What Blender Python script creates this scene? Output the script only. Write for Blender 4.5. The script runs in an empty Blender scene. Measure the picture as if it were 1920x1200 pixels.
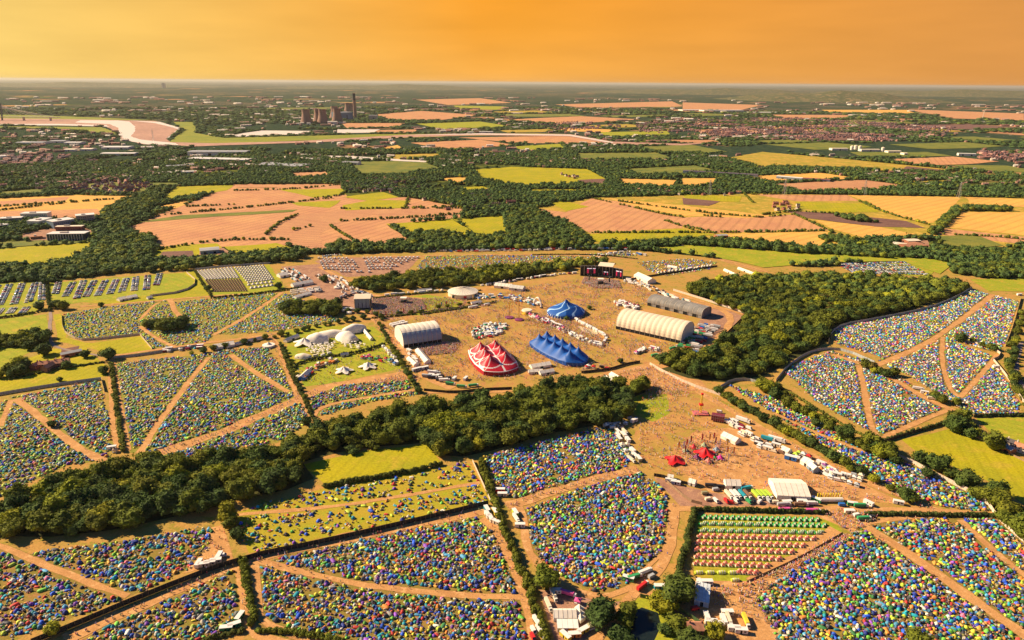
import bpy, math, random
import numpy as np
from mathutils import Matrix, Vector
from mathutils.geometry import tessellate_polygon
random.seed(5); rng = np.random.default_rng(11)
PI = math.pi
S = bpy.context.scene
COL = S.collection
# ------------------------------------------------------------------ camera maths (pixels of a 1920x1200 plan of the view)
F = 1297.0; CAMH = 300.0; PITCH = math.atan(446/F); ROLL = 0.0078
_f = np.array([0, math.cos(PITCH), -math.sin(PITCH)]); _r = np.array([1.0, 0, 0]); _u = np.array([0, math.sin(PITCH), math.cos(PITCH)])
_R = _r*math.cos(ROLL)+_u*math.sin(ROLL); _U = _u*math.cos(ROLL)-_r*math.sin(ROLL)
CAMP = np.array([0, 0, CAMH])
def G(px, py, z=0.0):
    d = _f+_R*(px-960)/F+_U*(600-py)/F
    t = (z-CAMH)/d[2]
    return CAMP[0]+d[0]*t, CAMP[1]+d[1]*t
def GP(pts): return np.array([G(*p) for p in pts])
def proj(P):
    P = np.atleast_2d(P)
    if P.shape[1] == 2: P = np.hstack([P, np.zeros((len(P), 1))])
    d = P-CAMP; w = d@_f
    return np.stack([960+F*(d@_R)/w, 600-F*(d@_U)/w], 1)
GZ = 0.3
# ------------------------------------------------------------------ noise and polygons
def _h(ix, iy, s):
    v = np.sin(ix*127.1+iy*311.7+s*74.7)*43758.5453
    return v-np.floor(v)
def vnoise(x, y, sc, s=0):
    x = np.asarray(x)/sc; y = np.asarray(y)/sc
    ix = np.floor(x); iy = np.floor(y); fx = x-ix; fy = y-iy
    fx = fx*fx*(3-2*fx); fy = fy*fy*(3-2*fy)
    a = _h(ix, iy, s); b = _h(ix+1, iy, s); c = _h(ix, iy+1, s); d = _h(ix+1, iy+1, s)
    return (a*(1-fx)+b*fx)*(1-fy)+(c*(1-fx)+d*fx)*fy
def inpoly(P, poly):
    x, y = P[:, 0], P[:, 1]; ins = np.zeros(len(P), bool); n = len(poly)
    for i in range(n):
        x1, y1 = poly[i]; x2, y2 = poly[(i+1) % n]
        if y1 == y2: continue
        c = ((y1 > y) != (y2 > y)) & (x < (x2-x1)*(y-y1)/(y2-y1)+x1)
        ins ^= c
    return ins
def dline(P, L):
    d = np.full(len(P), 1e9)
    for i in range(len(L)-1):
        a = L[i]; b = L[i+1]; ab = b-a; t = np.clip(((P-a)@ab)/(ab@ab), 0, 1)
        d = np.minimum(d, np.linalg.norm(P-(a+t[:, None]*ab), axis=1))
    return d
def scatter(poly, s, jit=.38, seed=0, ang=0.3):
    r = np.random.default_rng(seed); c, sn = math.cos(ang), math.sin(ang)
    R = np.array([[c, -sn], [sn, c]]); Q = poly@R.T
    x0, y0 = Q.min(0); x1, y1 = Q.max(0)
    gx, gy = np.meshgrid(np.arange(x0, x1, s), np.arange(y0, y1, s))
    gx = gx+(np.arange(gx.shape[0]) % 2)[:, None]*s/2
    P = np.stack([gx.ravel(), gy.ravel()], 1)+r.uniform(-jit, jit, (gx.size, 2))*s
    P = P@R
    return P[inpoly(P, poly)]
def resample(L, step, closed=False):
    L = np.array(L, float)
    if closed: L = np.vstack([L, L[:1]])
    out = []
    for a, b in zip(L[:-1], L[1:]):
        n = max(1, int(np.linalg.norm(b-a)/step))
        for k in range(n): out.append(a+(b-a)*k/n)
    if not closed: out.append(L[-1])
    return np.array(out)
def smooth(L, it=2):
    L = np.array(L, float)
    for _ in range(it):
        q = [L[0]]
        for a, b in zip(L[:-1], L[1:]): q += [a*.75+b*.25, a*.25+b*.75]
        q.append(L[-1]); L = np.array(q)
    return L
# ------------------------------------------------------------------ materials
MATS = {}
def _new(name):
    m = bpy.data.materials.new(name); m.use_nodes = True
    nt = m.node_tree; nt.nodes.clear()
    return m, nt, nt.nodes, nt.links
def _pos(nt, sc=None):
    g = nt.nodes.new('ShaderNodeNewGeometry')
    return g.outputs['Position']
def mat(name, col, rough=.75, var=.18, scale=.6, metal=0.0, emit=0.0, trans=0.0):
    """paint / cloth / metal with faint procedural wear"""
    if name in MATS: return MATS[name]
    m, nt, N, L = _new(name)
    o = N.new('ShaderNodeOutputMaterial'); b = N.new('ShaderNodeBsdfPrincipled')
    n = N.new('ShaderNodeTexNoise'); n.inputs['Scale'].default_value = scale; n.inputs['Detail'].default_value = 4
    L.new(_pos(nt), n.inputs['Vector'])
    mr = N.new('ShaderNodeMapRange'); mr.inputs['To Min'].default_value = 1-var; mr.inputs['To Max'].default_value = 1+var
    mr.inputs['From Min'].default_value = .3; mr.inputs['From Max'].default_value = .7
    h = N.new('ShaderNodeHueSaturation'); h.inputs['Color'].default_value = (*col, 1)
    L.new(n.outputs['Fac'], mr.inputs['Value']); L.new(mr.outputs[0], h.inputs['Value']); L.new(h.outputs[0], b.inputs['Base Color'])
    b.inputs['Roughness'].default_value = rough; b.inputs['Metallic'].default_value = metal
    b.inputs['Specular IOR Level'].default_value = .3
    if emit: b.inputs['Emission Color'].default_value = (*col, 1); b.inputs['Emission Strength'].default_value = emit
    L.new(b.outputs[0], o.inputs[0]); MATS[name] = m; return m
def attr_mat(name, rough=.8, var=.25, scale=.8, trans=0.0, objrand=None, vmul=1.0):
    """colour comes from the mesh 'tint' attribute (one colour per tent, tree, car ...) or, for single things, from a base colour varied per object"""
    if name in MATS: return MATS[name]
    m, nt, N, L = _new(name)
    o = N.new('ShaderNodeOutputMaterial'); b = N.new('ShaderNodeBsdfPrincipled')
    n = N.new('ShaderNodeTexNoise'); n.inputs['Scale'].default_value = scale; n.inputs['Detail'].default_value = 3
    L.new(_pos(nt), n.inputs['Vector'])
    mr = N.new('ShaderNodeMapRange'); mr.inputs['To Min'].default_value = (1-var)*vmul; mr.inputs['To Max'].default_value = (1+var)*vmul
    mr.inputs['From Min'].default_value = .3; mr.inputs['From Max'].default_value = .7
    h = N.new('ShaderNodeHueSaturation')
    if objrand is None:
        a = N.new('ShaderNodeAttribute'); a.attribute_name = 'tint'; L.new(a.outputs['Color'], h.inputs['Color'])
    else:
        oi = N.new('ShaderNodeObjectInfo'); cr = N.new('ShaderNodeValToRGB')
        e = cr.color_ramp.elements
        while len(e) < len(objrand): e.new(.5)
        for i, c in enumerate(objrand): e[i].position = i/(len(objrand)-1); e[i].color = (*c, 1)
        L.new(oi.outputs['Random'], cr.inputs[0]); L.new(cr.outputs[0], h.inputs['Color'])
    L.new(n.outputs['Fac'], mr.inputs['Value']); L.new(mr.outputs[0], h.inputs['Value']); L.new(h.outputs[0], b.inputs['Base Color'])
    b.inputs['Roughness'].default_value = rough; b.inputs['Specular IOR Level'].default_value = .25
    if trans:
        t = N.new('ShaderNodeBsdfTranslucent'); L.new(h.outputs[0], t.inputs[0]); mx = N.new('ShaderNodeMixShader'); mx.inputs[0].default_value = trans
        L.new(b.outputs[0], mx.inputs[1]); L.new(t.outputs[0], mx.inputs[2]); L.new(mx.outputs[0], o.inputs[0])
    else: L.new(b.outputs[0], o.inputs[0])
    MATS[name] = m; return m
def field_mat(name, c1, c2, big=60, fine=1.2, lines=0, ang=0.0, lstr=.12, c3=None):
    """ground cover: two colours mixed by large and fine noise, optional tramlines / mowing stripes"""
    if name in MATS: return MATS[name]
    m, nt, N, L = _new(name)
    o = N.new('ShaderNodeOutputMaterial'); b = N.new('ShaderNodeBsdfPrincipled'); b.inputs['Roughness'].default_value = .95; b.inputs['Specular IOR Level'].default_value = .1
    p = _pos(nt)
    def noise(sc, det=5, rg=.6):
        n = N.new('ShaderNodeTexNoise'); n.inputs['Scale'].default_value = sc; n.inputs['Detail'].default_value = det; n.inputs['Roughness'].default_value = rg; L.new(p, n.inputs['Vector']); return n
    n1 = noise(1/big, 6, .62); n2 = noise(1/fine, 3)
    r1 = N.new('ShaderNodeMapRange'); r1.inputs['From Min'].default_value = .36; r1.inputs['From Max'].default_value = .64; L.new(n1.outputs['Fac'], r1.inputs['Value'])
    mx = N.new('ShaderNodeMix'); mx.data_type = 'RGBA'; mx.inputs[6].default_value = (*c1, 1); mx.inputs[7].default_value = (*c2, 1); L.new(r1.outputs[0], mx.inputs[0])
    out = mx.outputs[2]
    if c3:
        n3 = noise(1/(big*.35), 7, .7); r3 = N.new('ShaderNodeMapRange'); r3.inputs['From Min'].default_value = .52; r3.inputs['From Max'].default_value = .62; L.new(n3.outputs['Fac'], r3.inputs['Value'])
        m3 = N.new('ShaderNodeMix'); m3.data_type = 'RGBA'; L.new(r3.outputs[0], m3.inputs[0]); L.new(out, m3.inputs[6]); m3.inputs[7].default_value = (*c3, 1); out = m3.outputs[2]
    h = N.new('ShaderNodeHueSaturation'); L.new(out, h.inputs['Color'])
    r2 = N.new('ShaderNodeMapRange'); r2.inputs['From Min'].default_value = .3; r2.inputs['From Max'].default_value = .7; r2.inputs['To Min'].default_value = .78; r2.inputs['To Max'].default_value = 1.2; L.new(n2.outputs['Fac'], r2.inputs['Value'])
    v = r2.outputs[0]
    if lines:
        mp = N.new('ShaderNodeMapping'); mp.inputs['Rotation'].default_value = (0, 0, ang); L.new(p, mp.inputs['Vector'])
        w = N.new('ShaderNodeTexWave'); w.inputs['Scale'].default_value = 6.283/lines/20*1.0; w.inputs['Distortion'].default_value = .6; w.inputs['Detail'].default_value = 1; L.new(mp.outputs[0], w.inputs['Vector'])
        rw = N.new('ShaderNodeMapRange'); rw.inputs['From Min'].default_value = 0; rw.inputs['From Max'].default_value = .35; rw.inputs['To Min'].default_value = 1-lstr; rw.inputs['To Max'].default_value = 1; L.new(w.outputs['Fac'], rw.inputs['Value'])
        mu = N.new('ShaderNodeMath'); mu.operation = 'MULTIPLY'; L.new(v, mu.inputs[0]); L.new(rw.outputs[0], mu.inputs[1]); v = mu.outputs[0]
    L.new(v, h.inputs['Value']); L.new(h.outputs[0], b.inputs['Base Color']); L.new(b.outputs[0], o.inputs[0])
    MATS[name] = m; return m
# ------------------------------------------------------------------ mesh builder
class MB:
    def __init__(s): s.v = []; s.f = []; s.m = []
    def add(s, vs, fs, mi=0):
        o = len(s.v); s.v += [tuple(map(float, q)) for q in vs]; s.f += [tuple(i+o for i in q) for q in fs]; s.m += [mi]*len(fs); return s
    def box(s, x0, x1, y0, y1, z0, z1, mi=0):
        return s.add([(x0, y0, z0), (x1, y0, z0), (x1, y1, z0), (x0, y1, z0), (x0, y0, z1), (x1, y0, z1), (x1, y1, z1), (x0, y1, z1)],
                     [(0, 3, 2, 1), (4, 5, 6, 7), (0, 1, 5, 4), (1, 2, 6, 5), (2, 3, 7, 6), (3, 0, 4, 7)], mi)
    def bar(s, a, b, r, mi=0, n=5, r2=None):
        a = Vector(a); b = Vector(b); d = (b-a).normalized(); x = d.orthogonal().normalized(); y = d.cross(x); r2 = r if r2 is None else r2
        vs = [a+(x*math.cos(2*PI*k/n)+y*math.sin(2*PI*k/n))*r for k in range(n)]+[b+(x*math.cos(2*PI*k/n)+y*math.sin(2*PI*k/n))*r2 for k in range(n)]
        return s.add(vs, [(k, (k+1) % n, n+(k+1) % n, n+k) for k in range(n)]+[tuple(range(n))[::-1], tuple(range(n, 2*n))], mi)
    def cyl(s, x, y, z0, z1, r, mi=0, n=12, r2=None): return s.bar((x, y, z0), (x, y, z1), r, mi, n, r2)
    def extrude_x(s, prof, x0, x1, mi=0, cap=None):
        """profile of (y,z) points swept along x; cap: material index of closed ends"""
        n = len(prof); vs = [(x0, p[0], p[1]) for p in prof]+[(x1, p[0], p[1]) for p in prof]
        s.add(vs, [(k, k+1, n+k+1, n+k) for k in range(n-1)], mi)
        if cap is not None: s.add(vs, [tuple(range(n))[::-1], tuple(range(n, 2*n))], cap)
        return s
    def grid(s, fn, nu, nv, mi=0, wrap=False):
        vs = [fn(i/nu, j/nv) for i in range(nu+(0 if wrap else 1)) for j in range(nv+1)]
        w = nv+1; M_ = nu if wrap else nu+1
        return s.add(vs, [(i*w+j, ((i+1) % M_)*w+j, ((i+1) % M_)*w+j+1, i*w+j+1) for i in range(nu) for j in range(nv)], mi)
    def build(s, name, mats, parent=None, loc=None, rotz=0, shade=False, link=True):
        me = bpy.data.meshes.new(name); me.from_pydata(s.v, [], s.f)
        for m in mats: me.materials.append(m)
        me.polygons.foreach_set('material_index', s.m)
        if shade: me.polygons.foreach_set('use_smooth', [True]*len(s.f))
        me.update()
        o = bpy.data.objects.new(name, me)
        if link: COL.objects.link(o)
        if parent: o.parent = parent
        if loc is not None: o.location = loc
        o.rotation_euler = (0, 0, rotz); return o
def tag(o, label=None, cat=None, group=None, kind=None):
    if label: o['label'] = label
    if cat: o['category'] = cat
    if group: o['group'] = group
    if kind: o['kind'] = kind
    return o
def empty(name, loc=(0, 0, 0), rotz=0):
    o = bpy.data.objects.new(name, None); COL.objects.link(o); o.location = loc; o.rotation_euler = (0, 0, rotz); o.empty_display_size = .5; return o
def children(o): return [c for c in KIDS.get(o.name, [])]
KIDS = {}
def reg(root):
    """remember a prototype's parts so that copies need no scene search"""
    KIDS.clear()
    for o in COL.objects:
        if o.parent: KIDS.setdefault(o.parent.name, []).append(o)
class Proto:
    """a thing with parts, built once; the first place() uses it, later ones copy it"""
    def __init__(s, root, parts): s.root = root; s.parts = parts; s.used = False   # parts: list of (obj, [subparts])
    def place(s, x, y, rotz=0, z=GZ, label=None, cat=None, group=None, mats=None, scale=None):
        if not s.used:
            s.used = True; r = s.root; ps = s.parts; new = [(r, None)]+[(p, q) for p, q in ps]
            objs = [r]+[p for p, _ in ps]+[t for _, q in ps for t in q]
        else:
            r = s.root.copy(); COL.objects.link(r); objs = [r]
            for k in list(r.keys()):
                if k in ('group',): del r[k]
            for p, q in s.parts:
                c = p.copy(); COL.objects.link(c); c.parent = r; objs.append(c)
                for t in q:
                    d = t.copy(); COL.objects.link(d); d.parent = c; objs.append(d)
        r.location = (x, y, z); r.rotation_euler = (0, 0, rotz)
        if scale is not None: r.scale = scale if hasattr(scale, '__len__') else (scale,)*3
        if mats:
            for o in objs:
                if o.type != 'MESH': continue
                for qi, base in enumerate(o.data.materials):
                    if base and base.name in mats: sl = o.material_slots[qi]; sl.link = 'OBJECT'; sl.material = mats[base.name]
        tag(r, label, cat, group); return r
# ------------------------------------------------------------------ big merged meshes (numpy)
def to_proto(v, f, mi=None):
    v = np.array(v, float); return dict(v=v, ln=np.array([len(q) for q in f]), lv=np.array([i for q in f for i in q]), mi=np.array(mi if mi is not None else [0]*len(f)))
def mb_proto(mb): return to_proto(mb.v, mb.f, mb.m)
def merge(name, protos, ids, pos, rot, scl, tint, mats, smooth_=False):
    """one mesh out of many copies: pos (n,3), rot (n,), scl (n,3), tint (n,3)"""
    VV = []; LV = []; LN = []; MI = []; TT = []; off = 0
    for k, p in enumerate(protos):
        sel = np.where(ids == k)[0]
        if not len(sel): continue
        v = p['v'][None]*scl[sel][:, None, :]; c = np.cos(rot[sel])[:, None]; s = np.sin(rot[sel])[:, None]
        w = np.stack([v[..., 0]*c-v[..., 1]*s, v[..., 0]*s+v[..., 1]*c, v[..., 2]], -1)+pos[sel][:, None, :]
        nv = len(p['v']); VV.append(w.reshape(-1, 3))
        LV.append((p['lv'][None]+(np.arange(len(sel))*nv)[:, None]+off).ravel()); off += nv*len(sel)
        LN.append(np.tile(p['ln'], len(sel))); MI.append(np.tile(p['mi'], len(sel)))
        TT.append(np.repeat(tint[sel], nv, 0))
    VV = np.concatenate(VV).astype(np.float32); LV = np.concatenate(LV).astype(np.int32); LN = np.concatenate(LN); MI = np.concatenate(MI); TT = np.concatenate(TT)
    me = bpy.data.meshes.new(name); me.vertices.add(len(VV)); me.vertices.foreach_set('co', VV.ravel())
    me.loops.add(len(LV)); me.loops.foreach_set('vertex_index', LV)
    st = np.concatenate([[0], np.cumsum(LN)[:-1]]).astype(np.int32)
    me.polygons.add(len(LN)); me.polygons.foreach_set('loop_start', st)
    for m in mats: me.materials.append(m)
    me.polygons.foreach_set('material_index', MI.astype(np.int32))
    if smooth_: me.polygons.foreach_set('use_smooth', np.ones(len(LN), bool))
    a = me.attributes.new('tint', 'FLOAT_COLOR', 'POINT'); cc = np.ones((len(VV), 4), np.float32); cc[:, :3] = TT; a.data.foreach_set('color', cc.ravel())
    me.update(calc_edges=True)
    o = bpy.data.objects.new(name, me); COL.objects.link(o); return o
# ------------------------------------------------------------------ ground sheets
_zi = [0]; _zf = [0]; _zt = [0]
BLOCK = []      # ground kept clear of tents (tracks, buildings)
SHEETS = []
def sheet(name, material, pts, px=True, z=None, wob=1.5, label=None):
    P = GP(pts) if px else np.array(pts, float); SHEETS.append(P)
    far = np.linalg.norm(P.mean(0)) > 1300
    Q = resample(P, 14 if not far else 40, True)
    if wob:
        w = wob*(3 if far else 1)
        Q = Q+np.stack([vnoise(Q[:, 0], Q[:, 1], 11 if not far else 45, 1)-.5, vnoise(Q[:, 0], Q[:, 1], 11 if not far else 45, 2)-.5], 1)*2*w
    if z is None:
        if far: _zf[0] += 1; z = .3+_zf[0]*.01
        else: _zi[0] += 1; z = .03+_zi[0]*.0018
    tri = tessellate_polygon([[Vector((a, b, 0)) for a, b in Q]])
    vs = [(a, b, z) for a, b in Q]; fs = []
    for t in tri:
        a, b, c = [Q[i] for i in t]
        cr = (b[0]-a[0])*(c[1]-a[1])-(b[1]-a[1])*(c[0]-a[0])
        fs.append(tuple(t) if cr > 0 else tuple(t)[::-1])
    o = MB().add(vs, fs).build(name, [material]); tag(o, label, kind='structure'); return P
def strip(name, material, pts, width, z=None, px=True, block=True, sm=True, wob=.35, label=None):
    L = GP(pts) if px else np.array(pts, float)
    if sm: L = smooth(L, 2)
    if block: BLOCK.append((L, width/2+1.2))
    L = resample(L, 6)
    if z is None: _zt[0] += 1; z = .17+_zt[0]*.0018
    T = np.gradient(L, axis=0); T /= np.linalg.norm(T, axis=1)[:, None]+1e-9; Nn = np.stack([-T[:, 1], T[:, 0]], 1)
    wl = width/2*(1+wob*(vnoise(L[:, 0], L[:, 1], 13, 5)-.5)*2); wr = width/2*(1+wob*(vnoise(L[:, 0], L[:, 1], 13, 6)-.5)*2)
    A = L+Nn*wl[:, None]; B = L-Nn*wr[:, None]; n = len(L)
    vs = [(a[0], a[1], z) for a in A]+[(b[0], b[1], z) for b in B]
    o = MB().add(vs, [(i, n+i, n+i+1, i+1) for i in range(n-1)]).build(name, [material]); tag(o, label, kind='structure'); return L
# ================================================================== camera, light, sky
cam = bpy.data.cameras.new('camera'); co = bpy.data.objects.new('camera', cam); COL.objects.link(co); S.camera = co
cam.sensor_width = 36; cam.lens = F/1920*36; cam.clip_start = 1; cam.clip_end = 400000
co.matrix_world = Matrix(((_R[0], _U[0], -_f[0], 0), (_R[1], _U[1], -_f[1], 0), (_R[2], _U[2], -_f[2], CAMH), (0, 0, 0, 1)))
SUN_EL = math.radians(33); TH = math.radians(19)
sd = Vector((-math.cos(TH)*math.cos(SUN_EL), math.sin(TH)*math.cos(SUN_EL), math.sin(SUN_EL)))
sl = bpy.data.lights.new('sun', 'SUN'); sl.energy = 5.0; sl.angle = math.radians(.55); sl.color = (1, .80, .52)
so = bpy.data.objects.new('sun', sl); COL.objects.link(so); so.rotation_euler = (-sd).to_track_quat('-Z', 'Y').to_euler(); so.location = (0, 0, 2000)
W_ = bpy.data.worlds.new('World'); S.world = W_; W_.use_nodes = True
nt = W_.node_tree; N = nt.nodes; L = nt.links; N.clear()
out = N.new('ShaderNodeOutputWorld'); bg = N.new('ShaderNodeBackground'); bg.inputs[1].default_value = .1
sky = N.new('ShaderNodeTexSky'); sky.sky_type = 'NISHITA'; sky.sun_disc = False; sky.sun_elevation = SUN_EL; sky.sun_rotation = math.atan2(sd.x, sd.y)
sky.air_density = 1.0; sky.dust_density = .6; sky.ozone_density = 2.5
tc = N.new('ShaderNodeTexCoord'); sp = N.new('ShaderNodeSeparateXYZ'); L.new(tc.outputs['Generated'], sp.inputs[0])
# orange evening haze band near the horizon: colour by elevation, paler towards the sun side (left), greyer to the right
el = N.new('ShaderNodeValToRGB'); L.new(sp.outputs['Z'], el.inputs[0])
mrz = N.new('ShaderNodeMapRange'); mrz.inputs['From Min'].default_value = -.01; mrz.inputs['From Max'].default_value = .19; L.new(sp.outputs['Z'], mrz.inputs['Value']); L.new(mrz.outputs[0], el.inputs[0])
def lin(r, g, b, k=1.0): return tuple(((c/255/12.92) if c/255 <= .04045 else ((c/255+.055)/1.055)**2.4)*k for c in (r, g, b))
e = el.color_ramp.elements
SK = .52*10   # exposure and background strength undone
cs = [(0, lin(240, 176, 88)), (.12, lin(250, 176, 74)), (.4, lin(251, 168, 56)), (.75, lin(245, 158, 44)), (1, lin(240, 160, 40))]
while len(e) < len(cs): e.new(.5)
for q, (p_, c_) in zip(e, cs): q.position = p_; q.color = (*c_, 1)
# left glow / right dullness by azimuth (x over y)
dv = N.new('ShaderNodeMath'); dv.operation = 'ARCTAN2'; L.new(sp.outputs['X'], dv.inputs[0]); L.new(sp.outputs['Y'], dv.inputs[1])
mL = N.new('ShaderNodeMapRange'); mL.inputs['From Min'].default_value = -.05; mL.inputs['From Max'].default_value = -.66; L.new(dv.outputs[0], mL.inputs['Value'])
mR = N.new('ShaderNodeMapRange'); mR.inputs['From Min'].default_value = .0; mR.inputs['From Max'].default_value = .7; L.new(dv.outputs[0], mR.inputs['Value'])
m1 = N.new('ShaderNodeMix'); m1.data_type = 'RGBA'; L.new(mL.outputs[0], m1.inputs[0]); L.new(el.outputs[0], m1.inputs[6]); m1.inputs[7].default_value = (*lin(255, 216, 120), 1)
m2 = N.new('ShaderNodeMix'); m2.data_type = 'RGBA'; L.new(mR.outputs[0], m2.inputs[0]); L.new(m1.outputs[2], m2.inputs[6]); m2.inputs[7].default_value = (*lin(222, 152, 80), 1)
# soft stretched streaks of thin cloud
mp = N.new('ShaderNodeMapping'); mp.inputs['Scale'].default_value = (2.2, 2.2, 16); L.new(tc.outputs['Generated'], mp.inputs['Vector'])
ns = N.new('ShaderNodeTexNoise'); ns.inputs['Scale'].default_value = 2.2; ns.inputs['Detail'].default_value = 6; L.new(mp.outputs[0], ns.inputs['Vector'])
rs = N.new('ShaderNodeMapRange'); rs.inputs['From Min'].default_value = .3; rs.inputs['From Max'].default_value = .7; rs.inputs['To Min'].default_value = .93; rs.inputs['To Max'].default_value = 1.07; L.new(ns.outputs['Fac'], rs.inputs['Value'])
hs = N.new('ShaderNodeHueSaturation'); hs.inputs['Value'].default_value = 1; L.new(m2.outputs[2], hs.inputs['Color'])
mu = N.new('ShaderNodeMath'); mu.operation = 'MULTIPLY'; mu.inputs[1].default_value = SK; L.new(rs.outputs[0], mu.inputs[0]); L.new(mu.outputs[0], hs.inputs['Value'])
# above ~12 degrees the open sky takes over
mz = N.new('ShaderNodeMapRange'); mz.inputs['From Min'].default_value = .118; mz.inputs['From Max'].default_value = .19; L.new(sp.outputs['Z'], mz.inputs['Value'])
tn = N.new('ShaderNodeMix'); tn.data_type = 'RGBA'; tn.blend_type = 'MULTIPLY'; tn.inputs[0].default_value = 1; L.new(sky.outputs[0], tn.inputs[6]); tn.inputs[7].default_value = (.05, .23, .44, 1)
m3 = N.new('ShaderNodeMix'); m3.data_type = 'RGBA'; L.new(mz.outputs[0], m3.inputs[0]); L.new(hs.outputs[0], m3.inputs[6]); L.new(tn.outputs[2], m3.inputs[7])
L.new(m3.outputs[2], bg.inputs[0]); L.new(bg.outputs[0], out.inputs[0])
S.view_settings.view_transform = 'Standard'; S.view_settings.look = 'None'; S.view_settings.exposure = .92; S.view_settings.gamma = 1
S.render.engine = 'CYCLES'; S.cycles.max_bounces = 4; S.cycles.diffuse_bounces = 2; S.cycles.glossy_bounces = 2; S.cycles.transmission_bounces = 2; S.cycles.volume_bounces = 0
# ================================================================== ground colours
STUB = field_mat('stubble', (.52, .235, .12), (.62, .31, .135), 90, 2.5, 22, .45, .17)
STUB2 = field_mat('stubble_rows', (.50, .23, .12), (.58, .29, .135), 70, 2.5, 18, 1.25, .22)
GOLD = field_mat('ripe_corn', (.78, .42, .09), (.70, .36, .09), 110, 2.5, 24, .9, .16)
LIME = field_mat('meadow_grass', (.44, .36, .012), (.32, .30, .016), 60, 2.0, 9, .3, .10, (.46, .34, .03))
LIME2 = field_mat('mown_grass', (.27, .31, .022), (.36, .34, .025), 40, 2.0, 10, 2.2, .10, (.46, .33, .04))
DULL = field_mat('rough_grass', (.13, .16, .035), (.24, .22, .04), 60, 3.0)
SCRUB = field_mat('dry_scrub', (.50, .30, .05), (.30, .26, .03), 70, 4.0, c3=(.62, .38, .07))
PLOUGH = field_mat('ploughed_soil', (.17, .085, .07), (.23, .12, .09), 60, 3, 20, 1.1, .1)
DIRT = field_mat('trodden_earth', (.57, .29, .105), (.46, .22, .08), 18, .9, c3=(.66, .36, .15))
ARENA = field_mat('arena_ground', (.53, .265, .085), (.36, .25, .045), 30, 1.2, c3=(.45, .20, .075))
CAMPG = field_mat('camp_grass', (.31, .19, .045), (.22, .18, .03), 14, 1.0, c3=(.38, .18, .06))
CAMPL = field_mat('camp_grass_green', (.30, .25, .04), (.22, .22, .03), 14, 1.0, c3=(.40, .22, .06))
CAMPY = field_mat('camp_meadow', (.36, .30, .02), (.44, .30, .03), 25, 1.2, c3=(.34, .33, .02))
BASE = field_mat('festival_ground', (.38, .26, .055), (.50, .25, .07), 30, 1.5, c3=(.27, .22, .03))
YARD = field_mat('yard_gravel', (.42, .22, .14), (.30, .15, .10), 16, 1.2, c3=(.50, .28, .15))
ROAD = field_mat('asphalt_road', (.34, .24, .19), (.28, .20, .17), 30, 1.0)
MARSH = field_mat('marsh_grass', (.20, .23, .03), (.29, .27, .03), 160, 8)
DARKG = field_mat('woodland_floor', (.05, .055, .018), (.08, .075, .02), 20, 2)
MUD = field_mat('river_mud', (.50, .28, .20), (.42, .23, .17), 220, 25)
def water_mat():
    m, nt, N, L = _new('river_water'); o = N.new('ShaderNodeOutputMaterial'); b = N.new('ShaderNodeBsdfPrincipled')
    b.inputs['Base Color'].default_value = (.92, .76, .62, 1); b.inputs['Roughness'].default_value = .3; b.inputs['Specular IOR Level'].default_value = .3
    n = N.new('ShaderNodeTexNoise'); n.inputs['Scale'].default_value = .03; L.new(_pos(nt), n.inputs['Vector']); bp = N.new('ShaderNodeBump'); bp.inputs['Strength'].default_value = .15; bp.inputs['Distance'].default_value = .4
    L.new(n.outputs['Fac'], bp.inputs['Height']); L.new(bp.outputs[0], b.inputs['Normal']); L.new(b.outputs[0], o.inputs[0]); return m
WATER = water_mat()
PONDW = mat('dark_pond_water', (.012, .02, .02), .12, .1, .1)
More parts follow.
